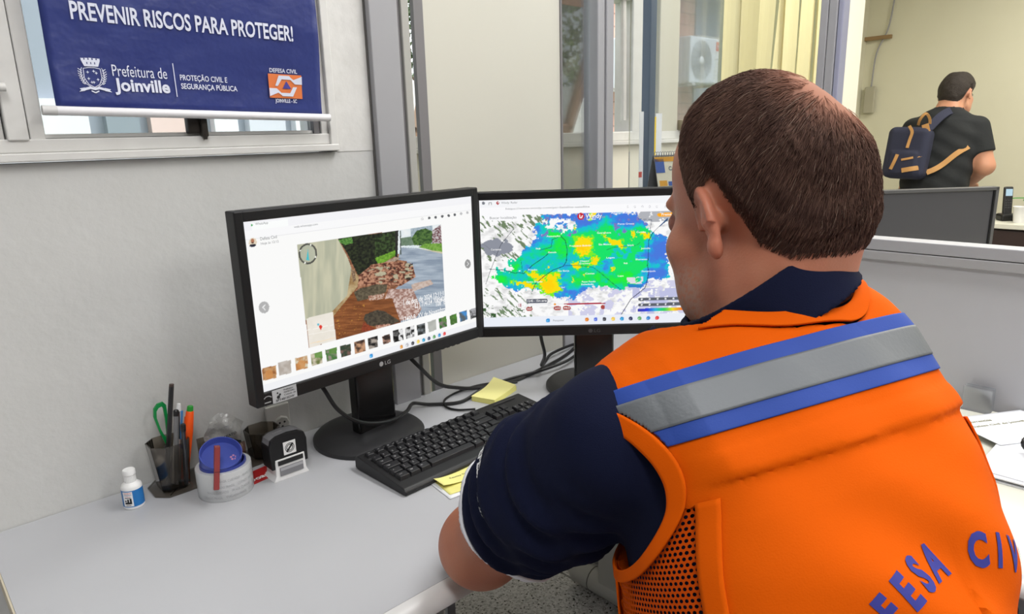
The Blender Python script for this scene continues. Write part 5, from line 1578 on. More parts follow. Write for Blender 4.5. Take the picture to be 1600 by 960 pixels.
def snet(fn, lo, hi, h, newton=2):
    """smooth surface of fn = 0 on a grid (surface nets); returns verts, quads"""
    lo = np.array(lo, float); hi = np.array(hi, float)
    n = np.ceil((hi - lo) / h).astype(int) + 1
    ax = [lo[i] + h * np.arange(n[i]) for i in range(3)]
    V = np.empty(n, np.float32)
    for i0 in range(0, n[0], 12):
        g = np.stack(np.meshgrid(ax[0][i0:i0 + 12], ax[1], ax[2], indexing='ij'), -1)
        V[i0:i0 + 12] = fn(g.reshape(-1, 3)).reshape(g.shape[:3])
    ins = V < 0
    c = n - 1
    cnt = np.zeros(c, np.int8)
    for dx in (0, 1):
        for dy in (0, 1):
            for dz in (0, 1):
                cnt += ins[dx:dx + c[0], dy:dy + c[1], dz:dz + c[2]]
    act = (cnt > 0) & (cnt < 8)
    I = np.argwhere(act)
    ids = -np.ones(c, int); ids[act] = np.arange(len(I))
    acc = np.zeros((len(I), 3)); k = np.zeros(len(I))
    for a in range(3):
        o1, o2 = [q for q in range(3) if q != a]
        for s1 in (0, 1):
            for s2 in (0, 1):
                p = I.copy(); p[:, o1] += s1; p[:, o2] += s2
                q = p.copy(); q[:, a] += 1
                v0 = V[p[:, 0], p[:, 1], p[:, 2]]; v1 = V[q[:, 0], q[:, 1], q[:, 2]]
                m = (v0 < 0) != (v1 < 0)
                t = np.where(m, v0 / np.where(m, v0 - v1, 1), 0)
                pos = p.astype(float); pos[:, a] += t
                acc[m] += pos[m]; k[m] += 1
    P = lo + h * acc / k[:, None]
    F = []
    for a in range(3):
        o1, o2 = [(1, 2), (2, 0), (0, 1)][a]
        s0 = [slice(None)] * 3; s1 = [slice(None)] * 3
        s0[a] = slice(0, n[a] - 1); s1[a] = slice(1, n[a])
        df = ins[tuple(s0)] != ins[tuple(s1)]
        E = np.argwhere(df)
        E = E[(E[:, o1] > 0) & (E[:, o2] > 0) & (E[:, o1] < n[o1] - 1) & (E[:, o2] < n[o2] - 1)]
        d = np.zeros((4, 3), int); d[0, o1] = -1; d[0, o2] = -1; d[1, o2] = -1; d[3, o1] = -1
        q = np.stack([ids[tuple((E + d[i]).T)] for i in range(4)], 1)
        fl = ins[tuple(E.T)]
        q[~fl] = q[~fl][:, ::-1]
        F.append(q)
    F = np.concatenate(F); F = F[(F >= 0).all(1)]
    for _ in range(newton):
        f0 = fn(P); e = h * 0.25
        G = np.stack([(fn(P + np.eye(3)[i] * e) - fn(P - np.eye(3)[i] * e)) / (2 * e) for i in range(3)], 1)
        g2 = (G * G).sum(1)
        st = (f0 / np.maximum(g2, 0.05))[:, None] * G
        L_ = np.linalg.norm(st, axis=1, keepdims=True)
        P = P - st * np.minimum(1, 0.6 * h / np.maximum(L_, 1e-9))
    return P, F


def mesh_obj(name, P, F, mats, parent=None, origin=(0, 0, 0), smooth=True, mi=None):
    me = bpy.data.meshes.new(name)
    me.from_pydata((np.asarray(P) - np.array(origin)).tolist(), [], np.asarray(F).tolist() if isinstance(F, np.ndarray) else F)
    for m in (mats if isinstance(mats, (list, tuple)) else [mats]): me.materials.append(m)
    if mi is not None: me.polygons.foreach_set('material_index', mi)
    me.polygons.foreach_set('use_smooth', [smooth] * len(me.polygons)); me.update()
    o = bpy.data.objects.new(name, me); COL.objects.link(o)
    if parent is not None: o.parent = parent
    return o


def smin(a, b, k):
    h = np.clip(0.5 + 0.5 * (b - a) / k, 0, 1)
    return b * (1 - h) + a * h - k * h * (1 - h)


def smax(a, b, k): return -smin(-a, -b, k)


def cap(p, a, b, r0, r1):
    a = np.asarray(a, float); b = np.asarray(b, float); d = b - a
    t = np.clip(((p - a) @ d) / (d @ d), 0, 1)
    return np.linalg.norm(p - a - t[:, None] * d, axis=1) - (r0 + (r1 - r0) * t)


def ell(p, c, r):
    q = (p - np.asarray(c, float)) / np.asarray(r, float)
    k0 = np.linalg.norm(q, axis=1); k1 = np.linalg.norm(q / np.asarray(r, float), axis=1)
    return k0 * (k0 - 1) / np.maximum(k1, 1e-9)


def chain(p, pts, rs):
    d = None
    for i in range(len(pts) - 1):
        e = cap(p, pts[i], pts[i + 1], rs[i], rs[i + 1])
        d = e if d is None else smin(d, e, 0.006)
    return d


def axes(az, fwd=0.0, left=0.0):
    """figure frame: x right, y front, z up the spine"""
    a = math.radians(az)
    F = np.array([math.cos(a), math.sin(a), 0.0]); R = np.array([math.sin(a), -math.cos(a), 0.0]); U = np.array([0, 0, 1.0])
    z = U + fwd * F - left * R; z /= np.linalg.norm(z)
    x = R - z * (R @ z); x /= np.linalg.norm(x)
    y = np.cross(z, x)
    return np.stack([x, y, z])       # rows


def head_sdf(p, ears=True):
    """local head coordinates in metres: x right, y front, z up, origin between the ears"""
    ax_ = np.abs(p[:, 0]); q = p.copy(); q[:, 0] = ax_
    d = ell(p, (0, -0.008, 0.040), (0.0755, 0.094, 0.087))
    d = smin(d, ell(p, (0, -0.030, 0.020), (0.072, 0.076, 0.066)), 0.02)
    d = smin(d, ell(p, (0, 0.030, -0.030), (0.060, 0.068, 0.072)), 0.03)
    d = smin(d, cap(q, (0.052, 0.002, -0.062), (0.017, 0.066, -0.106), 0.020, 0.021), 0.03)
    d = smin(d, ell(p, (0, 0.064, -0.100), (0.030, 0.026, 0.024)), 0.02)
    d = smin(d, ell(q, (0.030, 0.050, -0.080), (0.026, 0.034, 0.036)), 0.02)
    d = smin(d, ell(q, (0.049, 0.054, -0.022), (0.021, 0.026, 0.022)), 0.018)
    d = smin(d, ell(q, (0.050, 0.042, -0.062), (0.019, 0.030, 0.034)), 0.02)
    d = smin(d, ell(q, (0.025, 0.0755, 0.027), (0.024, 0.0130, 0.009)), 0.012)
    d = smax(d, -(np.linalg.norm(q - np.array([0.033, 0.106, 0.006]), axis=1) - 0.0165), 0.012)
    d = smin(d, np.linalg.norm(q - np.array([0.032, 0.080, 0.006]), axis=1) - 0.0128, 0.003)
    d = smin(d, cap(p, (0, 0.086, 0.012), (0, 0.096, -0.026), 0.0080, 0.0105), 0.010)
    d = smin(d, ell(q, (0.0125, 0.094, -0.030), (0.009, 0.012, 0.008)), 0.006)
    d = smin(d, ell(p, (0, 0.092, -0.056), (0.025, 0.013, 0.0055)), 0.005)
    d = smin(d, ell(p, (0, 0.090, -0.066), (0.022, 0.013, 0.0060)), 0.005)
    # neck with the two muscles at the back, running down to the collar
    d = smin(d, cap(p, (0, -0.040, -0.030), NECK_L + np.array([0, -0.012, 0]), 0.053, 0.059), 0.03)
    for sx in (-1, 1):
        d = smin(d, cap(p, (sx * 0.026, -0.056, -0.02), NECK_L + np.array([sx * 0.036, -0.036, 0.0]), 0.024, 0.030), 0.03)
    if not ears: return d
    # ears
    r = (q - np.array([0.078, -0.016, -0.003])) / 0.93
    ca, sa = math.cos(math.radians(28)), math.sin(math.radians(28))
    e = np.stack([r[:, 0] * ca + r[:, 1] * sa, -r[:, 0] * sa + r[:, 1] * ca, r[:, 2]], 1)   # e0 outwards, e1 along the ear plate
    tl = math.radians(20)
    e1 = e[:, 1] * math.cos(tl) - e[:, 2] * math.sin(tl); e2 = e[:, 1] * math.sin(tl) + e[:, 2] * math.cos(tl)
    E = np.stack([e[:, 0], e1, e2], 1)
    plate = ell(E, (0.004, -0.002, 0.001), (0.0065, 0.0165, 0.031))
    ang = np.arctan2(E[:, 2] - 0.004, E[:, 1] + 0.002)
    rr = np.sqrt(((E[:, 1] + 0.002) / 0.0165) ** 2 + ((E[:, 2] - 0.004) / 0.0275) ** 2)
    rim = np.sqrt(((rr - 1) * 0.018) ** 2 + (E[:, 0] - 0.008) ** 2) - 0.0042
    rim = np.where((ang > -2.5) & (ang < -0.35), np.maximum(rim, 0.002), rim)
    lobe = ell(E, (0.0055, 0.000, -0.029), (0.0058, 0.0095, 0.0105))
    concha = ell(E, (0.012, 0.003, -0.006), (0.009, 0.009, 0.012))
    ear = smin(smin(plate, rim, 0.005), lobe, 0.007)
    ear = smax(ear, -concha, 0.004)
    ear = smin(ear, cap(E, (-0.006, 0.004, 0.002), (0.003, -0.004, -0.002), 0.010, 0.010), 0.006)
    return smin(d, ear * 0.93, 0.006)


_bth = np.radians([0, 25, 40, 52, 63, 72, 80, 86, 93, 101, 110, 122, 140, 180])
_bz = np.array([0.108, 0.106, 0.102, 0.092, 0.070, 0.034, -0.008, 0.016, 0.036, 0.034, 0.004, -0.030, -0.047, -0.052])


def hair_mask(p):
    """positive inside the hair region (metres above the hairline)"""
    th = np.arctan2(np.abs(p[:, 0]), p[:, 1] + 0.012)
    return p[:, 2] - np.interp(th, _bth, _bz)


def bald(p):
    """0 on the thinning crown, 1 elsewhere"""
    d = np.sqrt(((p[:, 0] - 0.022) / 1.0) ** 2 + ((p[:, 1] + 0.078) / 1.1) ** 2 + ((p[:, 2] - 0.092) / 0.95) ** 2)
    return np.clip((d - 0.010) / 0.062, 0, 1)


def hand_pts(wrist, fwd, side, up, s=1.0, curl=0.35):
    """five chains (thumb first): joints and radii; side points to the thumb"""
    w = np.asarray(wrist, float); out = []
    th = [w + s * (0.020 * fwd + 0.022 * side), w + s * (0.048 * fwd + 0.046 * side - 0.006 * up), w + s * (0.074 * fwd + 0.054 * side - 0.012 * up), w + s * (0.092 * fwd + 0.052 * side - 0.016 * up)]
    out.append((th, [0.0145 * s, 0.0115 * s, 0.0100 * s, 0.0082 * s]))
    for k, (off, L_) in enumerate(((0.030, 0.072), (0.010, 0.080), (-0.010, 0.074), (-0.029, 0.058))):
        a = w + s * (0.030 * fwd + off * 0.55 * side)
        kn = w + s * ((0.088 - 0.004 * abs(k - 1)) * fwd + off * side + 0.004 * up)
        c = curl
        p1 = kn + s * L_ * 0.45 * (math.cos(c) * fwd - math.sin(c) * up)
        p2 = p1 + s * L_ * 0.32 * (math.cos(2 * c) * fwd - math.sin(2 * c) * up)
        p3 = p2 + s * L_ * 0.23 * (math.cos(2.8 * c) * fwd - math.sin(2.8 * c) * up)
        out.append(([a, kn, p1, p2, p3], [0.013 * s, 0.0098 * s, 0.0088 * s, 0.0080 * s, 0.0070 * s]))
    return out


def hand_sdf(p, wrist, fwd, side, up, s=1.0, curl=0.35):
    w = np.asarray(wrist, float)
    loc = np.stack([(p - w) @ side, (p - w) @ fwd, (p - w) @ up], 1) / s
    d = ell(loc, (0, 0.05, 0), (0.043, 0.055, 0.0165)) * s
    for pts, rs in hand_pts(wrist, fwd, side, up, s, curl):
        c = None
        for i in range(len(pts) - 1):
            e = cap(p, pts[i], pts[i + 1], rs[i], rs[i + 1])
            c = e if c is None else np.minimum(c, e)
        d = smin(d, c, 0.004 * s)
    return d


# ------------------------------------------------------------------ the man at the desk
PB = np.array([0.47, 0.06, 0.0])                 # where he sits
HS = 0.98                                        # head scale
HA = axes(75, 0.26, 0.03)                        # head frame
HO = np.array([0.640, 0.326, 1.217])
TA = axes(65.5, 0.60, 0.095)                        # torso frame
TO = np.array([0.606, 0.306, 1.052])             # between the shoulders


NBW = np.array([0.620, 0.310, 1.140])                # middle of the shirt collar


def toH(p): return ((p - HO) @ HA.T) / HS
def toT(p): return (p - TO) @ TA.T
def fromT(q): return TO + np.asarray(q, float) @ TA


NECK_L = toH((NBW + np.array([0.004, 0.012, -0.085]))[None])[0]
NBL = toT(NBW[None])[0]
NAXW = 0.32 * np.array([0, 0, 1.0]) + 0.60 * TA[2] - 0.32 * TA[0]; NAXW /= np.linalg.norm(NAXW)
NAXL = TA @ NAXW


_tz = np.array([-0.75, -0.60, -0.45, -0.32, -0.20, -0.10, -0.03, 0.01, 0.04, 0.065, 0.09, 0.13])
_ta = np.array([0.170, 0.172, 0.166, 0.162, 0.160, 0.158, 0.150, 0.138, 0.116, 0.090, 0.066, 0.058])
_tb = np.array([0.150, 0.155, 0.150, 0.142, 0.134, 0.122, 0.106, 0.095, 0.082, 0.070, 0.062, 0.058])
_ty = np.array([0.030, 0.026, 0.010, -0.006, -0.014, -0.012, -0.006, -0.004, -0.006, -0.006, -0.004, -0.002])


def yoke(q, g=0.0):
    return cap(q, np.array([0, -0.010, -0.03]), NBL - 0.076 * NAXL + np.array([0.022, 0, 0]), 0.092 + g, 0.066 + g)


def torso_core(q, ga=0.0, gb=0.0):
    z = q[:, 2]
    a = np.interp(z, _tz, _ta) + ga; b = np.interp(z, _tz, _tb) + gb; yc = np.interp(z, _tz, _ty)
    lw = np.clip((-0.08 - z) / 0.12, 0, 1)
    l2 = np.clip((-0.13 - z) / 0.14, 0, 1); l2 = l2 * l2 * (3 - 2 * l2)
    a = np.where(q[:, 0] > 0, a * (0.88 - 0.13 * lw - 0.32 * l2), a * (1 + 0.09 * lw - 0.14 * l2)); b = b * (1 - 0.08 * l2)
    k = ((np.abs(q[:, 0] + 0.026 * l2) / a) ** 2.5 + (np.abs(q[:, 1] - yc) / b) ** 2.5) ** (1 / 2.5)
    d = (k - 1) * np.minimum(a, b) * 0.9
    d = np.maximum(d, z - 0.125); d = np.maximum(d, -0.74 - z)
    return d


SL = fromT((-0.160, 0.004, -0.012)); SR = fromT((0.122, 0.030, -0.034))
EL = np.array([0.498, 0.600, 0.795]); WL = np.array([0.705, 0.735, 0.792])
ER = np.array([0.900, 0.415, 0.835]); WR = np.array([0.930, 0.660, 0.795])


QSB = {-1: np.array([-0.152, 0.005, -0.012]), 1: np.array([0.122, 0.020, -0.030])}


def torso_q(q):
    d = smin(torso_core(q), yoke(q), 0.03)
    for s_ in (-1, 1):
        d = smin(d, np.linalg.norm(q - QSB[s_], axis=1) - 0.062, 0.05)
    return d


def torso_sdf(p): return torso_q(toT(p))


_hf = np.array([0.84, 0.52, -0.1]); _hf /= np.linalg.norm(_hf)
_hu = np.array([0, 0, 1.0]); _hs = np.cross(_hf, _hu); _hs /= np.linalg.norm(_hs); _hu = np.cross(_hs, _hf)
_gf = np.array([-0.25, 0.95, -0.1]); _gf /= np.linalg.norm(_gf); _gs = -np.cross(_gf, [0, 0, 1.0]); _gs /= np.linalg.norm(_gs); _gu = np.cross(_gf, _gs)
if _gu[2] < 0: _gu = -_gu


def arm_l(p): return smin(cap(p, SL, EL, 0.048, 0.049), cap(p, EL, WL, 0.0465, 0.029), 0.03)
def arm_r(p): return smin(cap(p, SR, ER, 0.060, 0.046), cap(p, ER, WR, 0.045, 0.029), 0.03)


HIP = PB + np.array([0, 0, 0.56])
_lf, _lr = np.array([math.cos(math.radians(58)), math.sin(math.radians(58)), 0]), np.array([math.sin(math.radians(58)), -math.cos(math.radians(58)), 0])


def leg_pts(s_):
    h = HIP + s_ * 0.085 * _lr + np.array([0, 0, -0.02])
    k = h + 0.40 * _lf + s_ * 0.05 * _lr + np.array([0, 0, -0.01])
    a = k + 0.06 * _lf + np.array([0, 0, -0.42]); a[2] = 0.095
    return h, k, a


def legs(p):
    d = ell(p, HIP + np.array([0, 0, 0.02]), (0.165, 0.165, 0.11))
    for s_ in (-1, 1):
        h, k, a = leg_pts(s_)
        d = smin(d, smin(cap(p, h, k, 0.085, 0.062), cap(p, k, a, 0.060, 0.042), 0.03), 0.04)
    return d


man_loc = (PB[0], PB[1], 0.0)
# body: head, arms, hands, trunk and legs as one mesh
Pp = []; Ff = []; Cc = []


def add_part(fn, lo, hi, h, colf=None):
    P, F = snet(fn, lo, hi, h)
    k = sum(len(a) for a in Pp); Pp.append(P); Ff.append(F + k)
    return P


hw = lambda p: head_sdf(toH(p)) * HS
def neck_clip(p): return np.maximum(hw(p), TO[2] + 0.035 - p[:, 2])
Ph = add_part(hw, HO + np.array([-0.15, -0.16, -0.19]), HO + np.array([0.16, 0.16, 0.16]), 0.0026)
qh = toH(Ph)
skin = np.tile(np.array([182., 118., 92.]), (len(Ph), 1))
n_ = vnoise(qh[:, 0] * 60, qh[:, 1] * 60, qh[:, 2] * 60, 5)[:, None]; n2_ = vnoise(qh[:, 0] * 420, qh[:, 1] * 420, qh[:, 2] * 420, 9)[:, None]
skin += (n_ - 0.5) * np.array([18, 20, 18.])
jaw = np.clip((-0.030 - qh[:, 2]) / 0.02, 0, 1) * np.clip((qh[:, 1] - 0.012) / 0.02, 0, 1) * np.clip((0.125 + qh[:, 2]) / 0.02, 0, 1)
skin = skin * (1 - 0.42 * jaw[:, None] * (n2_ > 0.40)) + np.array([172, 158, 148.]) * 0.42 * jaw[:, None] * (n2_ > 0.40)
earm = np.clip((np.abs(qh[:, 0]) - 0.078) / 0.006, 0, 1)[:, None]
skin = skin * (1 - 0.5 * earm) + np.array([200, 122, 98.]) * 0.5 * earm
hm = np.clip((hair_mask(qh) + 0.006) / 0.02, 0, 1)[:, None]; bl_ = bald(qh)[:, None]
skin = skin * (1 - 0.5 * hm) + np.array([134, 92, 76.]) * 0.5 * hm
Cc.append(skin)
lips = (np.abs(qh[:, 2] + 0.061) < 0.009) & (qh[:, 1] > 0.092) & (np.abs(qh[:, 0]) < 0.024)
skin[lips] = (168, 92, 84)
lid = (np.linalg.norm(np.stack([np.abs(qh[:, 0]) - 0.032, qh[:, 1] - 0.080, qh[:, 2] - 0.006], 1), axis=1) < 0.0150)
skin[lid] = (150, 96, 80)
eye = (np.abs(qh[:, 2] - 0.0045 + 14 * (np.abs(qh[:, 0]) - 0.032) ** 2) < 0.0042) & (np.linalg.norm(np.stack([np.abs(qh[:, 0]) - 0.032, qh[:, 1] - 0.080, qh[:, 2] - 0.006], 1), axis=1) < 0.0136) & (qh[:, 1] > 0.086)
skin[eye] = (226, 222, 216)
iris = eye & (np.hypot(np.abs(qh[:, 0]) - 0.032, qh[:, 2] - 0.004) < 0.0055); skin[iris] = (62, 44, 34)
Pa = add_part(lambda p: smin(arm_l(p), hand_sdf(p, WL, _hf, -_hs, _hu), 0.012), np.minimum(np.minimum(SL, EL), WL) - 0.09, np.maximum(np.maximum(SL, EL), WL + 0.19 * _hf) + 0.09, 0.0042)
a_ = np.tile(np.array([176., 110., 82.]), (len(Pa), 1)); a_ += (vnoise(Pa[:, 0] * 50, Pa[:, 1] * 50, Pa[:, 2] * 50, 3)[:, None] - .5) * np.array([14, 16, 14.]); Cc.append(a_)
Pa = add_part(lambda p: smin(arm_r(p), hand_sdf(p, WR, _gf, -_gs, _gu), 0.012), np.minimum(np.minimum(SR, ER), WR) - 0.09, np.maximum(np.maximum(SR, ER), WR + 0.19 * _gf) + 0.09, 0.0046)
Cc.append(np.tile(np.array([176., 110., 82.]), (len(Pa), 1)))
Pa = add_part(lambda p: smin(np.maximum(torso_core(toT(p)) + 0.010, toT(p)[:, 2] - 0.045), legs(p) + 0.004, 0.05), (0.16, -0.22, 0.06), (1.02, 0.70, 1.16), 0.011)
Cc.append(np.tile(np.array([176., 110., 82.]), (len(Pa), 1)))
M['skin'] = mat('skin', (186, 126, 100), 0.48, attr=True, sss=0.12, spec=0.35, bump=(420, 0.25, 0.0012))
man = mesh_obj('person', np.concatenate(Pp), np.concatenate(Ff), M['skin'], None, man_loc)
man.location = man_loc
set_cols(man, nlin(np.concatenate(Cc)))
tag(man, 'man in orange vest seated at the desk, seen from behind, left elbow on desk', 'person')

# hair: a thin cap plus individual strands
def flow_noise(q, across, along, seed):
    """noise drawn out along the way the hair is combed from the crown"""
    d = q - np.array([0.020, -0.080, 0.090])
    ang = np.arctan2(d[:, 0], d[:, 1] - 0.4 * d[:, 2]); r = np.linalg.norm(d, axis=1)
    return 0.6 * vnoise(ang * across, r * along * 10, seed=seed) + 0.4 * vnoise(ang * across * 2.3 + 7, r * along * 17, seed=seed + 3)


def hair_t(q):
    m = hair_mask(q); bz = bald(q)
    t = 0.0065 * np.clip(m / 0.030, 0, 1) ** 0.8 * (0.15 + 0.85 * bz)
    t = t - 0.004 * np.clip(-m / 0.006, 0, 1) + 0.0006 * (1 - bz)
    clump = flow_noise(q, 26, 9, 17) - 0.5
    rc_ = np.clip((np.linalg.norm(q - np.array([0.020, -0.080, 0.090]), axis=1) - 0.012) / 0.04, 0, 1)
    return t + 0.0044 * rc_ * clump * np.clip(m / 0.02, 0, 1) * bz


hf_ = lambda p: (head_sdf(toH(p), False) - hair_t(toH(p))) * HS
P, F = snet(hf_, HO + np.array([-0.15, -0.16, -0.08]), HO + np.array([0.16, 0.16, 0.17]), 0.0030)
keep = (hair_t(toH(P)) > 0.0003)
fk = keep[F].all(1)
idx = -np.ones(len(P), int); used = np.unique(F[fk]); idx[used] = np.arange(len(used))
HPv, HF = P[used], idx[F[fk]]
qh = toH(HPv)


def hair_col(q, r_):
    dark = np.array([66, 47, 41.]); mid = np.array([108, 82, 70.]); grey = np.array([146, 122, 106.])
    side = np.clip((0.062 - hair_mask(q)) / 0.055, 0, 1) * np.clip((q[:, 1] + 0.02) / 0.05, 0, 1)
    c = dark + (mid - dark) * r_[:, None]
    c = c + (grey - c) * (0.8 * side)[:, None]
    b_ = 1 - bald(q)
    return c + (np.array([156, 108, 88.]) - c) * (0.95 * np.clip(b_ * 1.5, 0, 1))[:, None]


hc = hair_col(qh, np.clip(flow_noise(qh, 30, 8, 23) * 1.5 - 0.4, 0, 1))
# strands combed away from the crown
tris = RNG.choice(len(HF), 12000)
roots = HPv[HF[tris]].mean(1)
qr = toH(roots)
crown = np.array([0.020, -0.080, 0.090])
SV = []; SF = []; SCc = []
e_ = 0.0008
for kq in range(len(roots)):
    q = qr[kq]
    if bald(q[None])[0] < RNG.uniform(0.15, 1.0): continue
    L_ = RNG.uniform(0.012, 0.032) * (0.3 + 0.7 * min(1, max(0, hair_mask(q[None])[0] / 0.05)))
    pts = []; pcur = q.copy(); nseg = 4
    j1 = RNG.normal(0, 0.25, 3)
    for s_ in range(nseg + 1):
        lift = 0.0006 + 0.0022 * (s_ / nseg) * RNG.uniform(0.2, 1.0)
        pts.append((pcur, lift))
        d = pcur - crown
        g = np.array([d[0], d[1] * 0.9 + 0.02, d[2] - 0.03]) + j1 * 0.05
        nrm = pcur - np.array([0, -0.01, 0.02]); nrm /= np.linalg.norm(nrm)
        g = g - nrm * (g @ nrm); g /= np.linalg.norm(g) + 1e-9
        pcur = pcur + g * L_ / nseg
    pp = np.array([a for a, _ in pts]); lf = np.array([b_ for _, b_ in pts])
    # settle on the cap surface
    SCc.append((kq, len(SV)))
    SV.append((pp, lf))
allp = np.concatenate([a for a, _ in SV]); alll = np.concatenate([b_ for _, b_ in SV])
fs = lambda q: head_sdf(q, False) - hair_t(q)
for _ in range(3):
    f0 = fs(allp); G = np.stack([(fs(allp + np.eye(3)[i] * e_) - fs(allp - np.eye(3)[i] * e_)) / (2 * e_) for i in range(3)], 1)
    G /= np.linalg.norm(G, axis=1, keepdims=True) + 1e-9
    allp = allp - np.clip(f0 - alll, -0.01, 0.01)[:, None] * G
ns = len(SV); allp = allp.reshape(ns, 5, 3); G = G.reshape(ns, 5, 3)
wid = np.array([0.00035, 0.00045, 0.0004, 0.0003, 0.0001])
tan = np.gradient(allp, axis=1); tan /= np.linalg.norm(tan, axis=2, keepdims=True) + 1e-9
bi = np.cross(tan, G)
tri = [allp + bi * wid[None, :, None], allp - bi * wid[None, :, None], allp + G * wid[None, :, None] * 1.2]
SVt = np.stack(tri, 2).reshape(-1, 3)                      # ns*5*3
base = (np.arange(ns) * 15)[:, None, None]
fl = []
for s_ in range(4):
    for k in range(3):
        k2 = (k + 1) % 3
        fl.append(np.array([s_ * 3 + k, s_ * 3 + k2, s_ * 3 + 3 + k2, s_ * 3 + 3 + k]))
SFt = (base + np.array(fl)[None]).reshape(-1, 4)
rv = np.repeat(np.clip(flow_noise(allp[:, 0], 24, 6, 29) * 1.6 - 0.45 + RNG.normal(0, 0.14, ns), 0, 1.0), 15)
sc = hair_col(SVt, rv)
grey_s = np.repeat(RNG.uniform(size=ns) < 0.025, 15); sc[grey_s] = (124, 104, 92)
HVt = HO + (SVt * HS) @ HA
M['hair'] = mat('brown_hair', (70, 50, 44), 0.75, attr=True, spec=0.12)
hair = mesh_obj('hair', np.concatenate([HPv, HVt]), np.concatenate([HF, SFt + len(HPv)]), M['hair'], man, man_loc)
set_cols(hair, nlin(np.concatenate([hc, sc])))
ebv = []; 

# shirt: navy polo with two sleeves
def sleeve(p, S_, E_, r0, r1, t1):
    d = E_ - S_; L_ = np.linalg.norm(d); u = d / L_
    t = (p - S_) @ u
    w = 0.003 * np.sin(t * 130 + 5 * p[:, 0] / 0.05) + 0.002 * np.sin(t * 230 + 40 * p[:, 2])
    mid = S_ + u * 0.36 * L_
    s_ = smin(cap(p, S_, mid, 0.063, r0), cap(p, mid, S_ + u * (t1 * L_ + 0.02), r0, r1), 0.02) + w * np.clip(t / 0.06, 0, 1)
    return s_, t - t1 * L_


HEM = 0.64


def shirt_sdf(p):
    q = toT(p)
    d = smin(torso_core(q), yoke(q), 0.03) - 0.005
    for s_ in (-1, 1): d = smin(d, np.linalg.norm(q - QSB[s_] + np.array([0.016 * s_, 0, 0]), axis=1) - 0.060, 0.04)
    for S_, E_ in ((SL, EL), (SR, ER)):
        s_, cut = sleeve(p, S_, E_, 0.076, 0.070, HEM)
        nd = np.maximum(s_, cut)
        d = smin(d, nd, 0.02)
    q = toT(p)
    # neck opening
    vv = q - NBL; tt = vv @ NAXL; rr_ = np.linalg.norm(vv - tt[:, None] * NAXL, axis=1)
    return np.maximum(d, np.minimum(tt + 0.012, 0.110 - rr_))


M['navy'] = mat('navy_cotton', (13, 18, 42), 0.9, var=(20, 0.4, (16, 22, 49)), bump=(900, 0.35, 0.0008), spec=0.15)
P, F = snet(shirt_sdf, (0.22, -0.16, 0.52), (1.02, 0.70, 1.16), 0.0062)
shirt = mesh_obj('polo_shirt', P, F, M['navy'], man, man_loc)


def trim_sdf(p):
    s_, cut = sleeve(p, SL, EL, 0.0775, 0.0725, HEM)
    return np.maximum(s_, np.abs(cut + 0.002) - 0.0045)


P, F = snet(trim_sdf, EL - 0.16, EL + 0.2, 0.0028)
mesh_obj('sleeve_trim', P, F, mat('white_rib', (216, 216, 222), 0.8), shirt, man_loc)
# collar round the neck
NB = NBW


def collar_sdf(p):
    v = p - NB; t = v @ NAXW
    w = v - t[:, None] * NAXW
    r = np.linalg.norm(w, axis=1)
    fr = w @ TA[1]
    rad = 0.0785 - 0.20 * t
    sh = np.abs(r - rad) - 0.0034
    return np.maximum(np.maximum(sh, np.maximum(t - 0.020 + 0.11 * (w @ (0.8 * TA[1] - 0.6 * TA[0])), -0.024 - t)), fr - 0.078)


P, F = snet(collar_sdf, NB - 0.13, NB + 0.13, 0.0028)
mesh_obj('collar', P, F, M['navy'], shirt, man_loc)
# white lettering on the sleeve
bvh_s = BVHTree.FromPolygons([tuple(v.co) for v in shirt.data.vertices], [tuple(p.vertices) for p in shirt.data.polygons])


def project_text(mb, glyphs, o, xd, yd, dirv, bvh, loc, lift=0.0012, mi=0):
    """glyph outlines laid on a plane, subdivided and dropped onto a curved surface along dirv"""
    b_ = bmesh.new()
    for V2, Fs in glyphs:
        vs = [b_.verts.new((a, c, 0)) for a, c in V2]
        for f in Fs:
            try: b_.faces.new([vs[i] for i in f])
            except ValueError: pass
    bmesh.ops.triangulate(b_, faces=b_.faces[:])
    for _ in range(3):
        ed = [e for e in b_.edges if e.calc_length() > 0.005]
        if ed: bmesh.ops.subdivide_edges(b_, edges=ed, cuts=1)
        bmesh.ops.triangulate(b_, faces=b_.faces[:])
    b_.verts.index_update(); P_ = []; ok = []
    for v in b_.verts:
        w = np.asarray(o) + v.co.x * np.asarray(xd) + v.co.y * np.asarray(yd) - np.asarray(loc)
        h = bvh.ray_cast(Vector(w), Vector(dirv))
        if h[0] is None: P_.append(Vector(w)); ok.append(False)
        else:
            nn = h[1] if h[1].dot(Vector(dirv)) < 0 else -h[1]
            P_.append(h[0] + nn * lift); ok.append(True)
    Fs = [[v.index for v in f.verts] for f in b_.faces if all(ok[v.index] for v in f.verts)]
    b_.free(); mb.add(P_, Fs, mi, True)


ua = (EL - SL); ua /= np.linalg.norm(ua)
out_ = np.array([-0.82, 0.31, 0.43]); out_ -= ua * (out_ @ ua); out_ /= np.linalg.norm(out_)
yd_ = -ua; xd_ = np.cross(yd_, out_); xd_ /= np.linalg.norm(xd_)
mb = MB()
V2, F2 = text_geo('DEFESA CIVIL', 0.0105, 0.03, 1.0, 'CENTER', 0.088)
oc = SL + ua * 0.42 * np.linalg.norm(EL - SL) + out_ * 0.16
project_text(mb, [(V2, F2)], oc, xd_, yd_, -out_, bvh_s, man_loc)
mb.build('sleeve_lettering', M['white_ink'], shirt)

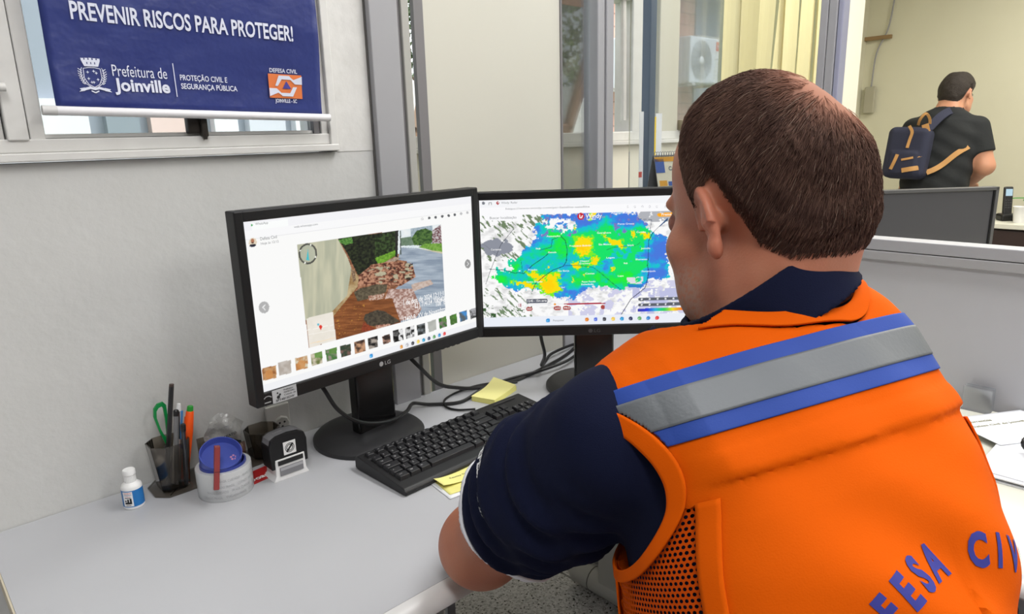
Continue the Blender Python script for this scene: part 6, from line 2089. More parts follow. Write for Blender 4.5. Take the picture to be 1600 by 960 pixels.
# trousers and shoes
M['trouser'] = mat('dark_trousers', (26, 27, 32), 0.85)
P, F = snet(lambda p: np.maximum(legs(p) - 0.010, 0.10 - p[:, 2]), (0.14, -0.26, 0.05), (1.10, 0.70, 0.74), 0.011)
mesh_obj('trousers', P, F, M['trouser'], man, man_loc)
for s_ in (-1, 1):
    h, k, a = leg_pts(s_)
    sf = lambda p, a=a: np.maximum(smin(cap(p, a + np.array([0, 0, -0.05]) - 0.05 * _lf, a + 0.16 * _lf + np.array([0, 0, -0.062]), 0.043, 0.036), cap(p, a + np.array([0, 0, 0.02]), a + np.array([0, 0, -0.05]), 0.045, 0.045), 0.03), 0.001 - p[:, 2])
    P, F = snet(sf, a - np.array([0.2, 0.2, 0.12]), a + np.array([0.25, 0.28, 0.1]), 0.009)
    mesh_obj('shoe', P, F, M['mon_black'], man, man_loc)

# ---- the vest
M['vest'] = mat('orange_vest_fabric', (210, 86, 0), 0.8, var=(7, 0.25, (204, 80, 0)), bump=(700, 0.3, 0.0008), spec=0.08)
M['vest_blue'] = mat('royal_blue_tape', (26, 62, 146), 0.75, bump=(600, 0.2, 0.0006))
M['reflect'] = mat('grey_reflective_tape', (100, 104, 108), 0.5, 0.1, bump=(260, 0.25, 0.0012))
M['vest_ink'] = mat('blue_print', (44, 48, 134), 0.75)


def folds(q):
    x, z = q[:, 0], q[:, 2]
    back = np.clip(-q[:, 1] / 0.05, 0, 1)
    low = np.clip((-0.085 - z) / 0.07, 0, 1)
    d1 = np.sin((x * 0.75 + z) * 46 + 1.2 * np.sin(x * 17)) * np.exp(-((x + 0.03) / 0.12) ** 2)
    d2 = np.sin((x * -0.9 + z) * 38 + 0.7) * np.exp(-((x - 0.10) / 0.09) ** 2)
    d3 = np.sin(x * 60 + 8 * z) * 0.4
    up = np.clip((z + 0.14) / 0.06, 0, 1)
    return back * (low * (0.0048 * d1 + 0.0030 * d2 + 0.0012 * d3) + up * 0.0012 * np.sin(x * 70 + 30 * z))


SEAM = -0.070                                   # yoke seam height on the back


def vbase(q):
    zz = q[:, 2]
    puff = 0.011 + 0.012 * np.clip((-0.10 - zz) / 0.25, 0, 1)
    d = smin(torso_core(q), yoke(q), 0.03) - puff
    for s_ in (-1, 1):
        d = smin(d, np.linalg.norm(q - QSB[s_] + np.array([0.030 * s_, 0, 0]), axis=1) - 0.069, 0.05)
    bk = np.clip(-q[:, 1] / 0.03, 0, 1) * np.clip((0.150 - np.abs(q[:, 0])) / 0.022, 0, 1)
    d = d - 0.0035 * np.clip((zz - SEAM) / 0.003, 0, 1) * bk - 0.002 * np.clip(1 - np.abs(zz - SEAM - 0.012) / 0.012, 0, 1) ** 0.3 * bk
    return d - folds(q)


AK = (0.025, -0.058, 0.099, 0.066, 0.080)        # last: upper half size              # armhole centre and half sizes


def arm_k(q, s_):
    """<1 inside the armhole"""
    k = np.sqrt(((q[:, 1] - AK[0]) / AK[2]) ** 2 + ((q[:, 2] - AK[1]) / np.where(q[:, 2] > AK[1], AK[4], AK[3])) ** 2)
    return np.where(s_ * q[:, 0] > 0.06, k, 9.0)


def neck_cut(q):
    v = q - NBL; t = v @ NAXL
    w = v - t[:, None] * NAXL
    r = np.linalg.norm(w, axis=1)
    fr = np.clip(w[:, 1] / 0.083, 0, 1.6)
    lf = np.clip(-w[:, 0] / 0.083, 0, 1.4)
    return r / (0.079 * (1 + 0.55 * fr * fr + 0.26 * lf * lf))


PZ, PY0, PY1 = -0.082, -0.092, 0.060            # netting panel: top, back edge, front edge


def side_region(q):
    a = np.maximum(PY0 - q[:, 1], q[:, 1] - PY1)
    return np.maximum(np.maximum(a, q[:, 2] - PZ), 0.05 - np.abs(q[:, 0]))


def vest_q(q):
    d = vbase(q)
    for s_ in (-1, 1): d = np.maximum(d, (1.0 - arm_k(q, s_)) * 0.09)
    d = smax(d, (1.0 - neck_cut(q)) * 0.085, 0.010)
    return np.maximum(d, -side_region(q))


# build in the torso's own coordinates, then carry into the room
LQ0, LQ1 = np.array([-0.26, -0.22, -0.50]), np.array([0.26, 0.20, 0.12])
P, F = snet(vest_q, LQ0, LQ1, 0.0042)
vest = mesh_obj('vest', fromT(P), F, M['vest'], man, man_loc)
try: vest.data.set_sharp_from_angle(angle=math.radians(55))
except Exception: pass


def net_mat():
    m = bpy.data.materials.new('orange_netting'); m.use_nodes = True
    nt = m.node_tree; n = nt.nodes; l = nt.links; p = n['Principled BSDF']
    p.inputs['Base Color'].default_value = (*L3((190, 72, 2)), 1); p.inputs['Roughness'].default_value = 0.8; p.inputs['Specular IOR Level'].default_value = 0.1
    a = n.new('ShaderNodeAttribute'); a.attribute_name = 'net'
    s = n.new('ShaderNodeSeparateXYZ'); l.new(a.outputs['Vector'], s.inputs[0])
    def math_(op, x, y=None):
        k = n.new('ShaderNodeMath'); k.operation = op
        for i, v in enumerate((x, y)):
            if v is None: continue
            if isinstance(v, (int, float)): k.inputs[i].default_value = v
            else: l.new(v, k.inputs[i])
        return k.outputs[0]
    v_ = math_('DIVIDE', s.outputs['Y'], 0.0041)
    row = math_('FLOOR', v_)
    sh = math_('MULTIPLY', math_('MODULO', row, 2.0), 0.5)
    u_ = math_('ADD', math_('DIVIDE', s.outputs['X'], 0.0052), sh)
    fu = math_('SUBTRACT', math_('FRACT', u_), 0.5); fv = math_('SUBTRACT', math_('FRACT', v_), 0.5)
    rr = math_('ADD', math_('POWER', math_('ABSOLUTE', math_('DIVIDE', fu, 0.33)), 2.0), math_('POWER', math_('ABSOLUTE', math_('DIVIDE', fv, 0.33)), 2.0))
    hole = math_('LESS_THAN', rr, 1.0)
    tr = n.new('ShaderNodeBsdfTransparent'); mx = n.new('ShaderNodeMixShader')
    l.new(hole, mx.inputs[0]); l.new(p.outputs[0], mx.inputs[1]); l.new(tr.outputs[0], mx.inputs[2])
    l.new(mx.outputs[0], n['Material Output'].inputs[0])
    return m


M['net'] = net_mat()


def march(O, D, lift, far, n=70):
    """first point met on the vest coming from far along -D towards O (torso coordinates)"""
    t = np.linspace(far, 0.0, n)
    res_ = np.full(len(O), np.nan); prev = None
    for i, ti in enumerate(t):
        f = vbase(O + D * ti) - lift
        if prev is not None:
            m = np.isnan(res_) & (f < 0) & (prev >= 0)
            w = prev / np.maximum(prev - f, 1e-9)
            res_[m] = (t[i - 1] + (ti - t[i - 1]) * w)[m]
        prev = f
    for _ in range(3):
        ok = ~np.isnan(res_); f = vbase(O[ok] + D[ok] * res_[ok][:, None]) - lift
        res_[ok] -= np.clip(f, -0.002, 0.002)
    return O + D * res_[:, None], ~np.isnan(res_)


def patch(name, Q, ok, nu, nv, mat_, th=0.0012):
    idx = np.arange(nu * nv).reshape(nu, nv); Fs = []
    for i in range(nu - 1):
        for j in range(nv - 1):
            q = (idx[i, j], idx[i + 1, j], idx[i + 1, j + 1], idx[i, j + 1])
            if ok[list(q)].all(): Fs.append(q)
    used = sorted({k for f in Fs for k in f}); mp_ = {k: i for i, k in enumerate(used)}
    o = mesh_obj(name, fromT(Q[used]), [tuple(mp_[k] for k in f) for f in Fs], mat_, vest, man_loc)
    md = o.modifiers.new('thickness', 'SOLIDIFY'); md.thickness = th; md.offset = 0
    return o


# netting panels under both arms
for s_ in (-1, 1):
    ys = np.linspace(PY0 - 0.004, PY1 + 0.004, 40); zs = np.linspace(-0.49, PZ + 0.004, 110)
    G = np.stack(np.meshgrid(ys, zs, indexing='ij'), -1).reshape(-1, 2)
    O = np.c_[np.zeros(len(G)), G]; D = np.tile(np.array([s_, 0, 0.0]), (len(G), 1))
    Q, ok = march(O, D, -0.0015, 0.30); ok &= arm_k(np.nan_to_num(Q), s_) > 0.98
    idx = np.arange(len(Q)).reshape(40, 110); Fs = [(idx[i, j], idx[i + 1, j], idx[i + 1, j + 1], idx[i, j + 1]) for i in range(39) for j in range(109) if ok[[idx[i, j], idx[i + 1, j], idx[i + 1, j + 1], idx[i, j + 1]]].all()]
    used = sorted({k for f in Fs for k in f}); mp_ = {k: i for i, k in enumerate(used)}
    o = mesh_obj('mesh_panel', fromT(Q[used]), [tuple(mp_[k] for k in f) for f in Fs], M['net'], vest, man_loc)
    at = o.data.attributes.new('net', 'FLOAT_VECTOR', 'POINT')
    arc_ = Q[used][:, 1] + 1.0
    at.data.foreach_set('vector', np.stack([arc_, Q[used][:, 2] + 2.0, Q[used][:, 0]], 1).astype(np.float32).ravel())
    # hem along the back edge of the netting and along its front edge
    for y0_, y1_ in ((PY0 - 0.013, PY0 + 0.003), (PY1 - 0.003, PY1 + 0.012)):
        ys = np.linspace(y0_, y1_, 6); zs = np.linspace(-0.49, PZ + 0.003, 90)
        G = np.stack(np.meshgrid(ys, zs, indexing='ij'), -1).reshape(-1, 2)
        O = np.c_[np.zeros(len(G)), G]; D = np.tile(np.array([s_, 0, 0.0]), (len(G), 1))
        Q, ok = march(O, D, 0.0016, 0.30); ok &= arm_k(np.nan_to_num(Q), s_) > 1.02
        Q[:, 2] += 0.0
        patch('panel_hem', Q, ok, 6, 90, M['vest'], 0.002)
    # binding round the armhole
    ps = np.linspace(0, 2 * math.pi, 140); ks = np.linspace(0.985, 1.13, 7)
    G = np.stack(np.meshgrid(ps, ks, indexing='ij'), -1).reshape(-1, 2)
    O = np.c_[np.full(len(G), s_ * 0.05), AK[0] + AK[2] * G[:, 1] * np.cos(G[:, 0]), AK[1] + np.where(np.sin(G[:, 0]) > 0, AK[4], AK[3]) * G[:, 1] * np.sin(G[:, 0])]
    D = np.tile(np.array([s_, 0, 0.0]), (len(G), 1))
    Q, ok = march(O, D, 0.0022, 0.25); patch('armhole_binding', Q, ok, 140, 7, M['vest'], 0.0022)

# binding round the neck, seen from above
ps = np.linspace(0, 2 * math.pi, 600); ks = np.linspace(0.985, 1.085, 16)
G = np.stack(np.meshgrid(ps, ks, indexing='ij'), -1).reshape(-1, 2)
nx_ = np.cross(NAXL, [0, 1.0, 0]); nx_ /= np.linalg.norm(nx_); ny_ = np.cross(NAXL, nx_)
dr_ = np.cos(G[:, 0:1]) * nx_ + np.sin(G[:, 0:1]) * ny_
rad_ = np.full(len(G), 0.079)
for _ in range(40):
    f2 = np.clip(rad_ * dr_[:, 1] / 0.083, 0, 1.6); l2_ = np.clip(-rad_ * dr_[:, 0] / 0.083, 0, 1.4)
    rad_ = 0.5 * rad_ + 0.5 * 0.079 * G[:, 1] * (1 + 0.55 * f2 ** 2 + 0.26 * l2_ ** 2)
O = NBL + rad_[:, None] * dr_ - 0.22 * NAXL
D = np.tile(NAXL, (len(G), 1))
Q, ok = march(O, D, 0.0022, 0.24, 110); ok &= dr_[:, 1] < 0.80; patch('neck_binding', Q, ok, 600, 16, M['vest'], 0.0022)

# tapes across the yoke
STRIPE = (-0.033, -0.018, 0.009, 0.023)


def stripe(name, z0, z1, lift, mat_):
    nu, nv = 700, 13
    a = np.linspace(-1.75, 1.75, nu); zs = np.linspace(z0, z1, nv)
    G = np.stack(np.meshgrid(a, zs, indexing='ij'), -1).reshape(-1, 2)
    O = np.c_[np.zeros(len(G)), np.zeros(len(G)), G[:, 1]]
    D = np.c_[np.sin(G[:, 0]), -np.cos(G[:, 0]), np.zeros(len(G))]
    Q, ok = march(O, D, lift, 0.30)
    for s_ in (-1, 1): ok &= arm_k(np.nan_to_num(Q), s_) > 1.125
    return patch(name, Q, ok, nu, nv, mat_, 0.0008)


stripe('blue_stripe', STRIPE[0], STRIPE[1], 0.0012, M['vest_blue'])
stripe('blue_stripe', STRIPE[2], STRIPE[3], 0.0012, M['vest_blue'])
stripe('reflective_stripe', STRIPE[1] - 0.0008, STRIPE[2] + 0.0008, 0.0020, M['reflect'])

bvh_v = BVHTree.FromPolygons([tuple(v.co) for v in vest.data.vertices], [tuple(p.vertices) for p in vest.data.polygons])
AC, AR = (-0.010, -0.288), 0.118                   # arc of the printed words: centre and radius on the back


def arc_glyphs(s_, cap_, R_, c0, step, mid, bold=0.04, xs=1.0):
    out = []
    for i, ch in enumerate(s_):
        if ch == ' ': continue
        a = math.radians((mid - i) * step)
        V2, F2 = text_geo(ch, cap_, bold, xs, 'CENTER')
        ca_, sa_ = math.cos(a), math.sin(a)
        out.append((np.array([(c0[0] - sa_ * (R_ + y) + x * ca_, c0[1] + ca_ * (R_ + y) + x * sa_) for x, y in V2]), F2))
    return out


mb = MB()
gl = arc_glyphs('DEFESA CIVIL', 0.0225, AR, AC, 8.6, 5.5, 0.045, 0.72)
V2, F2 = text_geo('JOINVILLE', 0.016, 0.03, 1.0, 'CENTER', 0.15)
gl.append((V2 + np.array([AC[0], AC[1] + 0.055]), F2))
project_text(mb, gl, TO - 0.5 * TA[1], TA[0], TA[2], TA[1], bvh_v, man_loc, 0.0007)
mb.build('back_lettering', M['vest_ink'], vest)

# his chair
ch = thing('office_chair', 'black office chair the man in the orange vest sits on', 'chair', (PB[0], PB[1], 0), math.radians(58 - 90))
b = MB(); b.box((0, 0.04, 0.400), (0.48, 0.46, 0.07), 0.03, seg=3); b.build('seat', M['trouser'], ch)
b = MB(); b.tube([(0, 0, 0.09), (0, 0, 0.366)], 0.028, 14); b.build('gas_column', M['mon_base'], ch)
for k in range(5):
    a = k * 2 * math.pi / 5 + 0.3
    b = MB(); b.tube([(0, 0, 0.10), (0.27 * math.cos(a), 0.27 * math.sin(a), 0.075)], [0.028, 0.018], 10)
    lg = b.build('leg', M['mon_base'], ch)
    b = MB(); b.lathe([(0, -0.02), (0.024, -0.02), (0.027, -0.012), (0.027, 0.012), (0.024, 0.02), (0, 0.02)], 16, mtx=T((0.27 * math.cos(a), 0.27 * math.sin(a), 0.028), rx=math.pi / 2, rz=a)); b.build('caster', M['mon_black'], lg)
# ------------------------------------------------------------------ the next office seen over the low partition
# man with a backpack at the far wall
P2 = np.array([5.30, 1.545, -0.0])
BA = axes(2, 0.16, -0.04)                                   # he faces away from us


def toB(p): return (p - P2) @ BA.T
def fromB(q): return P2 + np.asarray(q, float) @ BA


_gz = np.array([0.80, 0.92, 1.05, 1.15, 1.25, 1.33, 1.38, 1.42, 1.46])
_ga = np.array([0.185, 0.195, 0.205, 0.215, 0.220, 0.195, 0.140, 0.080, 0.060])
_gb = np.array([0.150, 0.155, 0.150, 0.145, 0.135, 0.120, 0.095, 0.070, 0.060])


def guy_torso(q, g=0.0):
    z = q[:, 2]; a = np.interp(z, _gz, _ga) + g; b_ = np.interp(z, _gz, _gb) + g
    k = ((np.abs(q[:, 0]) / a) ** 2.4 + (np.abs(q[:, 1]) / b_) ** 2.4) ** (1 / 2.4)
    return np.maximum(np.maximum((k - 1) * np.minimum(a, b_) * 0.9, z - 1.47), 0.80 - z)


GS = {-1: np.array([-0.190, 0.0, 1.285]), 1: np.array([0.190, 0.0, 1.300])}
GE = {-1: np.array([-0.270, 0.03, 1.05]), 1: np.array([0.275, 0.02, 1.05])}
GW = {-1: np.array([-0.16, 0.24, 1.00]), 1: np.array([0.17, 0.22, 0.96])}
GH = np.array([0.020, 0.050, 1.520])
_c, _s = math.cos(math.radians(-14)), math.sin(math.radians(-14))


def toGH(q):
    v = q - GH
    return np.stack([v[:, 0] * _c + v[:, 1] * _s, -v[:, 0] * _s + v[:, 1] * _c, v[:, 2]], 1) / 1.12


_nl_save = NECK_L
def guy_head(q):
    global NECK_L
    keep_ = NECK_L; NECK_L = np.array([0, -0.045, -0.14])
    d = head_sdf(toGH(q)); NECK_L = keep_
    return d


def guy_body(p):
    q = toB(p)
    d = smin(guy_torso(q), guy_head(q), 0.02)
    for s_ in (-1, 1):
        d = smin(d, smin(cap(q, GS[s_], GE[s_], 0.066, 0.056), cap(q, GE[s_], GW[s_], 0.054, 0.034), 0.03), 0.03)
        h = np.array([s_ * 0.10, 0.0, 0.86])
        d = smin(d, smin(cap(q, h, np.array([s_ * 0.12, 0.01, 0.48]), 0.100, 0.070), cap(q, np.array([s_ * 0.12, 0.01, 0.48]), np.array([s_ * 0.13, 0.0, 0.09]), 0.064, 0.046), 0.03), 0.04)
        fw_ = np.array([0.0, 0.9, -0.25]); fw_ /= np.linalg.norm(fw_)
        sd = np.array([-s_, 0.0, 0]); up_ = np.cross(sd, fw_); up_ = up_ if up_[2] > 0 else -up_
        m = np.linalg.norm(q - GW[s_], axis=1) < 0.24
        if m.any():
            hd = np.full(len(q), 9.0); hd[m] = hand_sdf(q[m], GW[s_], fw_, sd, up_)
            d = smin(d, hd, 0.012)
    return d


P, F = snet(guy_body, P2 + np.array([-0.45, -0.45, 0.05]), P2 + np.array([0.55, 0.50, 1.75]), 0.0115)
guy = mesh_obj('person', P, F, M['skin'], None, tuple(P2)); guy.location = tuple(P2)
gq = toB(P); gc = np.tile(np.array([206., 150., 122.]), (len(P), 1)); set_cols(guy, nlin(gc))
tag(guy, 'man in a black T-shirt with a backpack standing at the far cream wall', 'person')


def guy_hair(p):
    q = toB(p); h = toGH(q)
    m = h[:, 2] - np.interp(np.arctan2(np.abs(h[:, 0]), h[:, 1] + 0.012), np.radians([0, 40, 70, 85, 92, 105, 120, 140, 180]), np.array([0.085, 0.07, 0.02, -0.01, 0.036, 0.02, -0.03, -0.055, -0.06]))
    t = 0.014 * np.clip(m / 0.03, 0, 1) - 0.006 * np.clip(-m / 0.008, 0, 1) + 0.004 * (vnoise(h[:, 0] * 60, h[:, 1] * 60, h[:, 2] * 60, 41) - 0.5) * np.clip(m / 0.02, 0, 1)
    return head_sdf(h, False) - t


cH = fromB(GH)
_nl = NECK_L; NECK_L = np.array([0, -0.045, -0.14])
P, F = snet(guy_hair, cH - np.array([0.15, 0.15, 0.09]), cH + np.array([0.15, 0.15, 0.15]), 0.006)
h = toGH(toB(P)); mk = h[:, 2] - np.interp(np.arctan2(np.abs(h[:, 0]), h[:, 1] + 0.012), np.radians([0, 40, 70, 85, 92, 105, 120, 140, 180]), np.array([0.085, 0.07, 0.02, -0.01, 0.036, 0.02, -0.03, -0.055, -0.06]))
NECK_L = _nl
fk = (mk > 0.0)[F].all(1); used = np.unique(F[fk]); idx = -np.ones(len(P), int); idx[used] = np.arange(len(used))
mesh_obj('hair', P[used], idx[F[fk]], mat('dark_brown_hair', (46, 38, 33), 0.7, bump=(220, 0.8, 0.006)), guy, tuple(P2))


def tee(p):
    q = toB(p)
    d = guy_torso(q, 0.010) + 0.0025 * np.sin(q[:, 2] * 60 + 30 * q[:, 0])
    d = np.maximum(d, q[:, 2] - 1.425)
    for s_ in (-1, 1):
        u = GE[s_] - GS[s_]; L_ = np.linalg.norm(u); u = u / L_
        t = (q - GS[s_]) @ u
        c_ = np.maximum(cap(q, GS[s_], GE[s_], 0.074, 0.076), t - 0.66 * L_)
        d = smin(d, c_, 0.03)
    return d


P, F = snet(tee, P2 + np.array([-0.42, -0.40, 0.78]), P2 + np.array([0.45, 0.42, 1.48]), 0.011)
M['tee'] = mat('black_cotton', (30, 33, 36), 0.85, bump=(60, 0.3, 0.004))
mesh_obj('t_shirt', P, F, M['tee'], guy, tuple(P2))
P, F = snet(lambda p: np.maximum(np.maximum(guy_body(p) - 0.012, toB(p)[:, 2] - 0.86), 0.10 - p[:, 2]), P2 + np.array([-0.35, -0.35, 0.06]), P2 + np.array([0.4, 0.4, 0.92]), 0.015)
mesh_obj('trousers', P, F, M['trouser'], guy, tuple(P2))
for s_ in (-1, 1):
    a = fromB((s_ * 0.13, 0.0, 0.07)); a[2] = 0.07; f_ = BA[1] * np.array([1, 1, 0])
    P, F = snet(lambda p: np.maximum(smin(cap(p, a - 0.05 * f_ + np.array([0, 0, -0.02]), a + 0.17 * f_ + np.array([0, 0, -0.032]), 0.048, 0.038), cap(p, a + np.array([0, 0, 0.03]), a, 0.05, 0.05), 0.03), 0.001 - p[:, 2]), a - 0.26, a + 0.26, 0.013)
    mesh_obj('shoe', P, F, M['mon_black'], guy, tuple(P2))
b = MB(); gp = [fromB(GH + np.array([x, y, z])) - P2 for x, y, z in ((0.082, 0.0, 0.012), (0.080, 0.06, 0.014), (0.072, 0.098, 0.012))]
b.tube([tuple(v) for v in gp], 0.0025, 6); b.build('glasses_arm', M['mon_gloss'], guy)

# his backpack
M['pack'] = mat('navy_canvas', (44, 47, 68), 0.85, bump=(120, 0.3, 0.002))
M['strap'] = mat('tan_strap', (190, 142, 84), 0.7)
bo = fromB((-0.135, -0.225, 0.95))
bpk = thing('backpack', 'navy backpack with tan straps on the back of the man in black', 'backpack', tuple(bo))


def pk_sdf(p):
    q = (p - bo) @ BA.T
    v = np.abs(q - np.array([0, 0.0, 0.14])) - np.array([0.085, 0.030, 0.125])
    d = np.linalg.norm(np.maximum(v, 0), axis=1) + np.minimum(v.max(1), 0) - 0.045
    pocket = np.abs(q - np.array([0, -0.055, 0.07])) - np.array([0.065, 0.012, 0.055])
    d2 = np.linalg.norm(np.maximum(pocket, 0), axis=1) + np.minimum(pocket.max(1), 0) - 0.022
    return smin(d, d2, 0.012)


P, F = snet(pk_sdf, bo + np.array([-0.25, -0.25, -0.06]), bo + np.array([0.25, 0.25, 0.36]), 0.009)
mesh_obj('pack_body', P - bo, F, M['pack'], bpk)


def bq(x, y, z): return tuple(np.array([x, y, z]) @ BA)


def strip(name, pts, w, mat_, th=0.006):
    b_ = MB(); Pq = [np.array(p) for p in smooth_path(pts, 6)]
    V = []
    for i, p in enumerate(Pq):
        t = Pq[min(i + 1, len(Pq) - 1)] - Pq[max(i - 1, 0)]; t /= np.linalg.norm(t)
        sd = np.cross(t, np.array([0, -1.0, 0])); sd /= np.linalg.norm(sd) + 1e-9
        n_ = np.cross(sd, t)
        for a, c in ((-1, -1), (1, -1), (1, 1), (-1, 1)): V.append(bq(*(p + sd * a * w / 2 + n_ * c * th / 2)))
    F_ = []
    for i in range(len(Pq) - 1):
        for k in range(4): F_.append((4 * i + k, 4 * i + (k + 1) % 4, 4 * i + 4 + (k + 1) % 4, 4 * i + 4 + k))
    F_ += [(3, 2, 1, 0), tuple(4 * (len(Pq) - 1) + k for k in range(4))]
    b_.add(V, F_); return b_.build(name, mat_, bpk)


strip('carry_loop', [(0.035, -0.02, 0.325), (0.05, -0.05, 0.36), (0.075, -0.05, 0.395), (0.095, -0.02, 0.37), (0.10, 0.0, 0.33)], 0.016, M['strap'])
strip('lash_tab', [(0.085, -0.055, 0.325), (0.105, -0.055, 0.275)], 0.040, M['strap'])
strip('front_cord', [(0.00, -0.080, 0.31), (0.025, -0.085, 0.27), (0.020, -0.086, 0.22), (0.015, -0.090, 0.165)], 0.018, M['strap'])
strip('front_cord', [(-0.06, -0.098, 0.02), (-0.045, -0.100, 0.07), (-0.035, -0.094, 0.12)], 0.020, M['strap'])
strip('pocket_trim', [(-0.005, -0.096, 0.085), (0.05, -0.090, 0.100), (0.105, -0.066, 0.120)], 0.014, M['strap'])
strip('pocket_trim', [(0.01, -0.098, 0.015), (0.06, -0.094, 0.028), (0.10, -0.070, 0.040)], 0.030, M['strap'])
strip('shoulder_strap', [(0.10, -0.02, 0.30), (0.14, 0.05, 0.39), (0.17, 0.13, 0.44), (0.20, 0.23, 0.46), (0.20, 0.32, 0.42)], 0.055, M['pack'], 0.012)
strip('webbing_strap', [(0.13, 0.02, 0.02), (0.17, 0.035, 0.045), (0.21, 0.06, 0.085), (0.27, 0.085, 0.16), (0.32, 0.12, 0.21)], 0.034, M['strap'])

# the dark monitor behind the rail, with a desk to carry it
d3 = thing('desk', 'desk in the next office behind the low partition, carrying the switched-off monitor', 'desk', (3.05, 0.75, 0))
b = MB(); b.box((0.05, 0, DZ - 0.0125), (0.75, 1.3, 0.025), 0.003); b.build('desktop', M['desk_cream'], d3)
for x in (-0.25, 0.36):
    b = MB(); b.box((x, 0, (DZ - 0.025) / 2), (0.03, 1.1, DZ - 0.0252), 0.003); b.build('leg', M['leg_grey'], d3)
az3 = math.radians(-40)
m3 = thing('computer_monitor', 'switched-off dark monitor in the next office behind the low partition', 'monitor', (3.045, 0.835, DZ), az3)
M['m3_bezel'] = mat('grey_bezel', (82, 82, 84), 0.45)
b = MB()
z0, z1, hw_ = 0.030, 0.318, 0.248
b.span((-hw_, -0.012, z0), (-hw_ + 0.012, 0.025, z1), 0.002); b.span((hw_ - 0.012, -0.012, z0), (hw_, 0.025, z1), 0.002)
b.span((-hw_, -0.012, z1 - 0.013), (hw_, 0.025, z1), 0.002); b.span((-hw_, -0.012, z0), (hw_, 0.025, z0 + 0.02), 0.002)
b.span((-hw_ + 0.01, 0.004, z0 + 0.01), (hw_ - 0.01, 0.035, z1 - 0.006), 0.004)
b.build('bezel', M['m3_bezel'], m3)
b = MB(); b.span((-hw_ + 0.012, -0.004, z0 + 0.02), (hw_ - 0.014, 0.006, z1 - 0.013)); b.span((hw_ - 0.018, -0.0085, z0 + 0.02), (hw_ - 0.012, -0.004, z1 - 0.013), 0, 1); b.build('screen', [mat('dark_screen', (72, 72, 76), 0.16, spec=0.6), M['mon_black']], m3)
b = MB(); b.span((-0.03, 0.03, 0.01), (0.03, 0.05, 0.2), 0.004); b.build('stand_neck', M['mon_base'], m3)
b = MB(); b.box((0, 0.03, 0.006), (0.22, 0.17, 0.012), 0.005); b.build('stand_base', M['mon_base'], m3)

# far cabinet with cordless phone, paper cup and plant
cb = thing('cabinet', 'dark brown cabinet with cream top at the right edge, below the cordless phone', 'cabinet', (4.95, 0.70, 0))
b = MB(); b.box((0.05, 0, 0.355), (0.50, 0.86, 0.71), 0.004); b.build('carcass', mat('dark_wenge', (38, 24, 22), 0.55), cb)
b = MB(); b.box((0.05, 0, 0.7255), (0.56, 0.94, 0.029), 0.004); b.build('worktop', M['desk_cream'], cb)
for y in (-0.215, 0.215):
    b = MB(); b.box((-0.207, y, 0.36), (0.016, 0.42, 0.68), 0.003); d_ = b.build('door', mat('wenge_door', (44, 28, 25), 0.5), cb)
    b = MB(); b.lathe([(0, 0.016), (0.010, 0.014), (0.010, 0.004), (0.006, 0)], 12, mtx=T((-0.215, y * 0.2, 0.45), ry=-math.pi / 2)); b.build('knob', M['alu'], d_)
ph = thing('cordless_phone', 'dark cordless phone with lit display standing in its black base', 'phone', (4.905, 0.955, DZ), math.radians(-55))
b = MB(); b.box((0, 0.0, 0.02), (0.10, 0.09, 0.04), 0.012); b.build('base', M['mon_black'], ph)
b = MB(); b.box((0, 0.012, 0.115), (0.048, 0.024, 0.165), 0.008, 0, T((0, 0, 0), rx=math.radians(-8))); b.build('handset', M['mon_base'], ph)
b = MB(); b.box((0, -0.0015, 0.163), (0.034, 0.003, 0.040), 0, 0, T((0, 0, 0), rx=math.radians(-8))); b.build('display', emit_mat('phone_display', (196, 226, 240), 0.9), ph)
b = MB()
for r in range(4):
    for c in range(3): b.box((-0.012 + 0.012 * c, -0.0012, 0.075 + 0.014 * r), (0.008, 0.003, 0.007), 0, 0, T((0, 0, 0), rx=math.radians(-8)))
b.build('keypad', M['logo_dim'], ph)
cp = thing('paper_cup', 'white paper cup beside the cordless phone', 'cup', (4.83, 0.885, DZ))
b = MB(); b.lathe([(0, 0.002), (0.026, 0.002), (0.027, 0), (0.036, 0.09), (0.0375, 0.0915), (0.0355, 0.0925), (0.0345, 0.09), (0.026, 0.006), (0, 0.006)], 28); b.build('cup_wall', M['white_plastic'], cp)
pl = thing('potted_plant', 'green leafy potted plant at the right edge behind the paper cup', 'plant', (5.08, 0.78, DZ))
b = MB(); b.lathe([(0, 0), (0.045, 0), (0.06, 0.10), (0.056, 0.10), (0.05, 0.09), (0, 0.09)], 24); b.build('pot', mat('white_pot', (206, 204, 198), 0.5), pl)
b = MB()
for k in range(42):
    a = RNG.uniform(0, 2 * math.pi); el = RNG.uniform(0.25, 1.35); L_ = RNG.uniform(0.14, 0.26)
    d = np.array([math.cos(a) * math.cos(el), math.sin(a) * math.cos(el), math.sin(el)]); s_ = np.cross(d, [0, 0, 1]); s_ /= np.linalg.norm(s_)
    p0 = np.array([0, 0, 0.09]); pts = [p0 + d * L_ * t - np.array([0, 0, 0.10 * L_ * t * t * 3]) for t in np.linspace(0, 1, 6)]
    V = []
    for t, p in zip(np.linspace(0, 1, 6), pts): w = 0.022 * math.sin(math.pi * min(1, 0.12 + t * 0.9)); V += [p - s_ * w, p + s_ * w + np.array([0, 0, 0.004])]
    b.add(V, [(2 * i, 2 * i + 1, 2 * i + 3, 2 * i + 2) for i in range(5)], 0, True)
b.build('leaves', mat('leaf_green', (46, 120, 44), 0.5, var=(30, 0.6, (86, 160, 60))), pl)

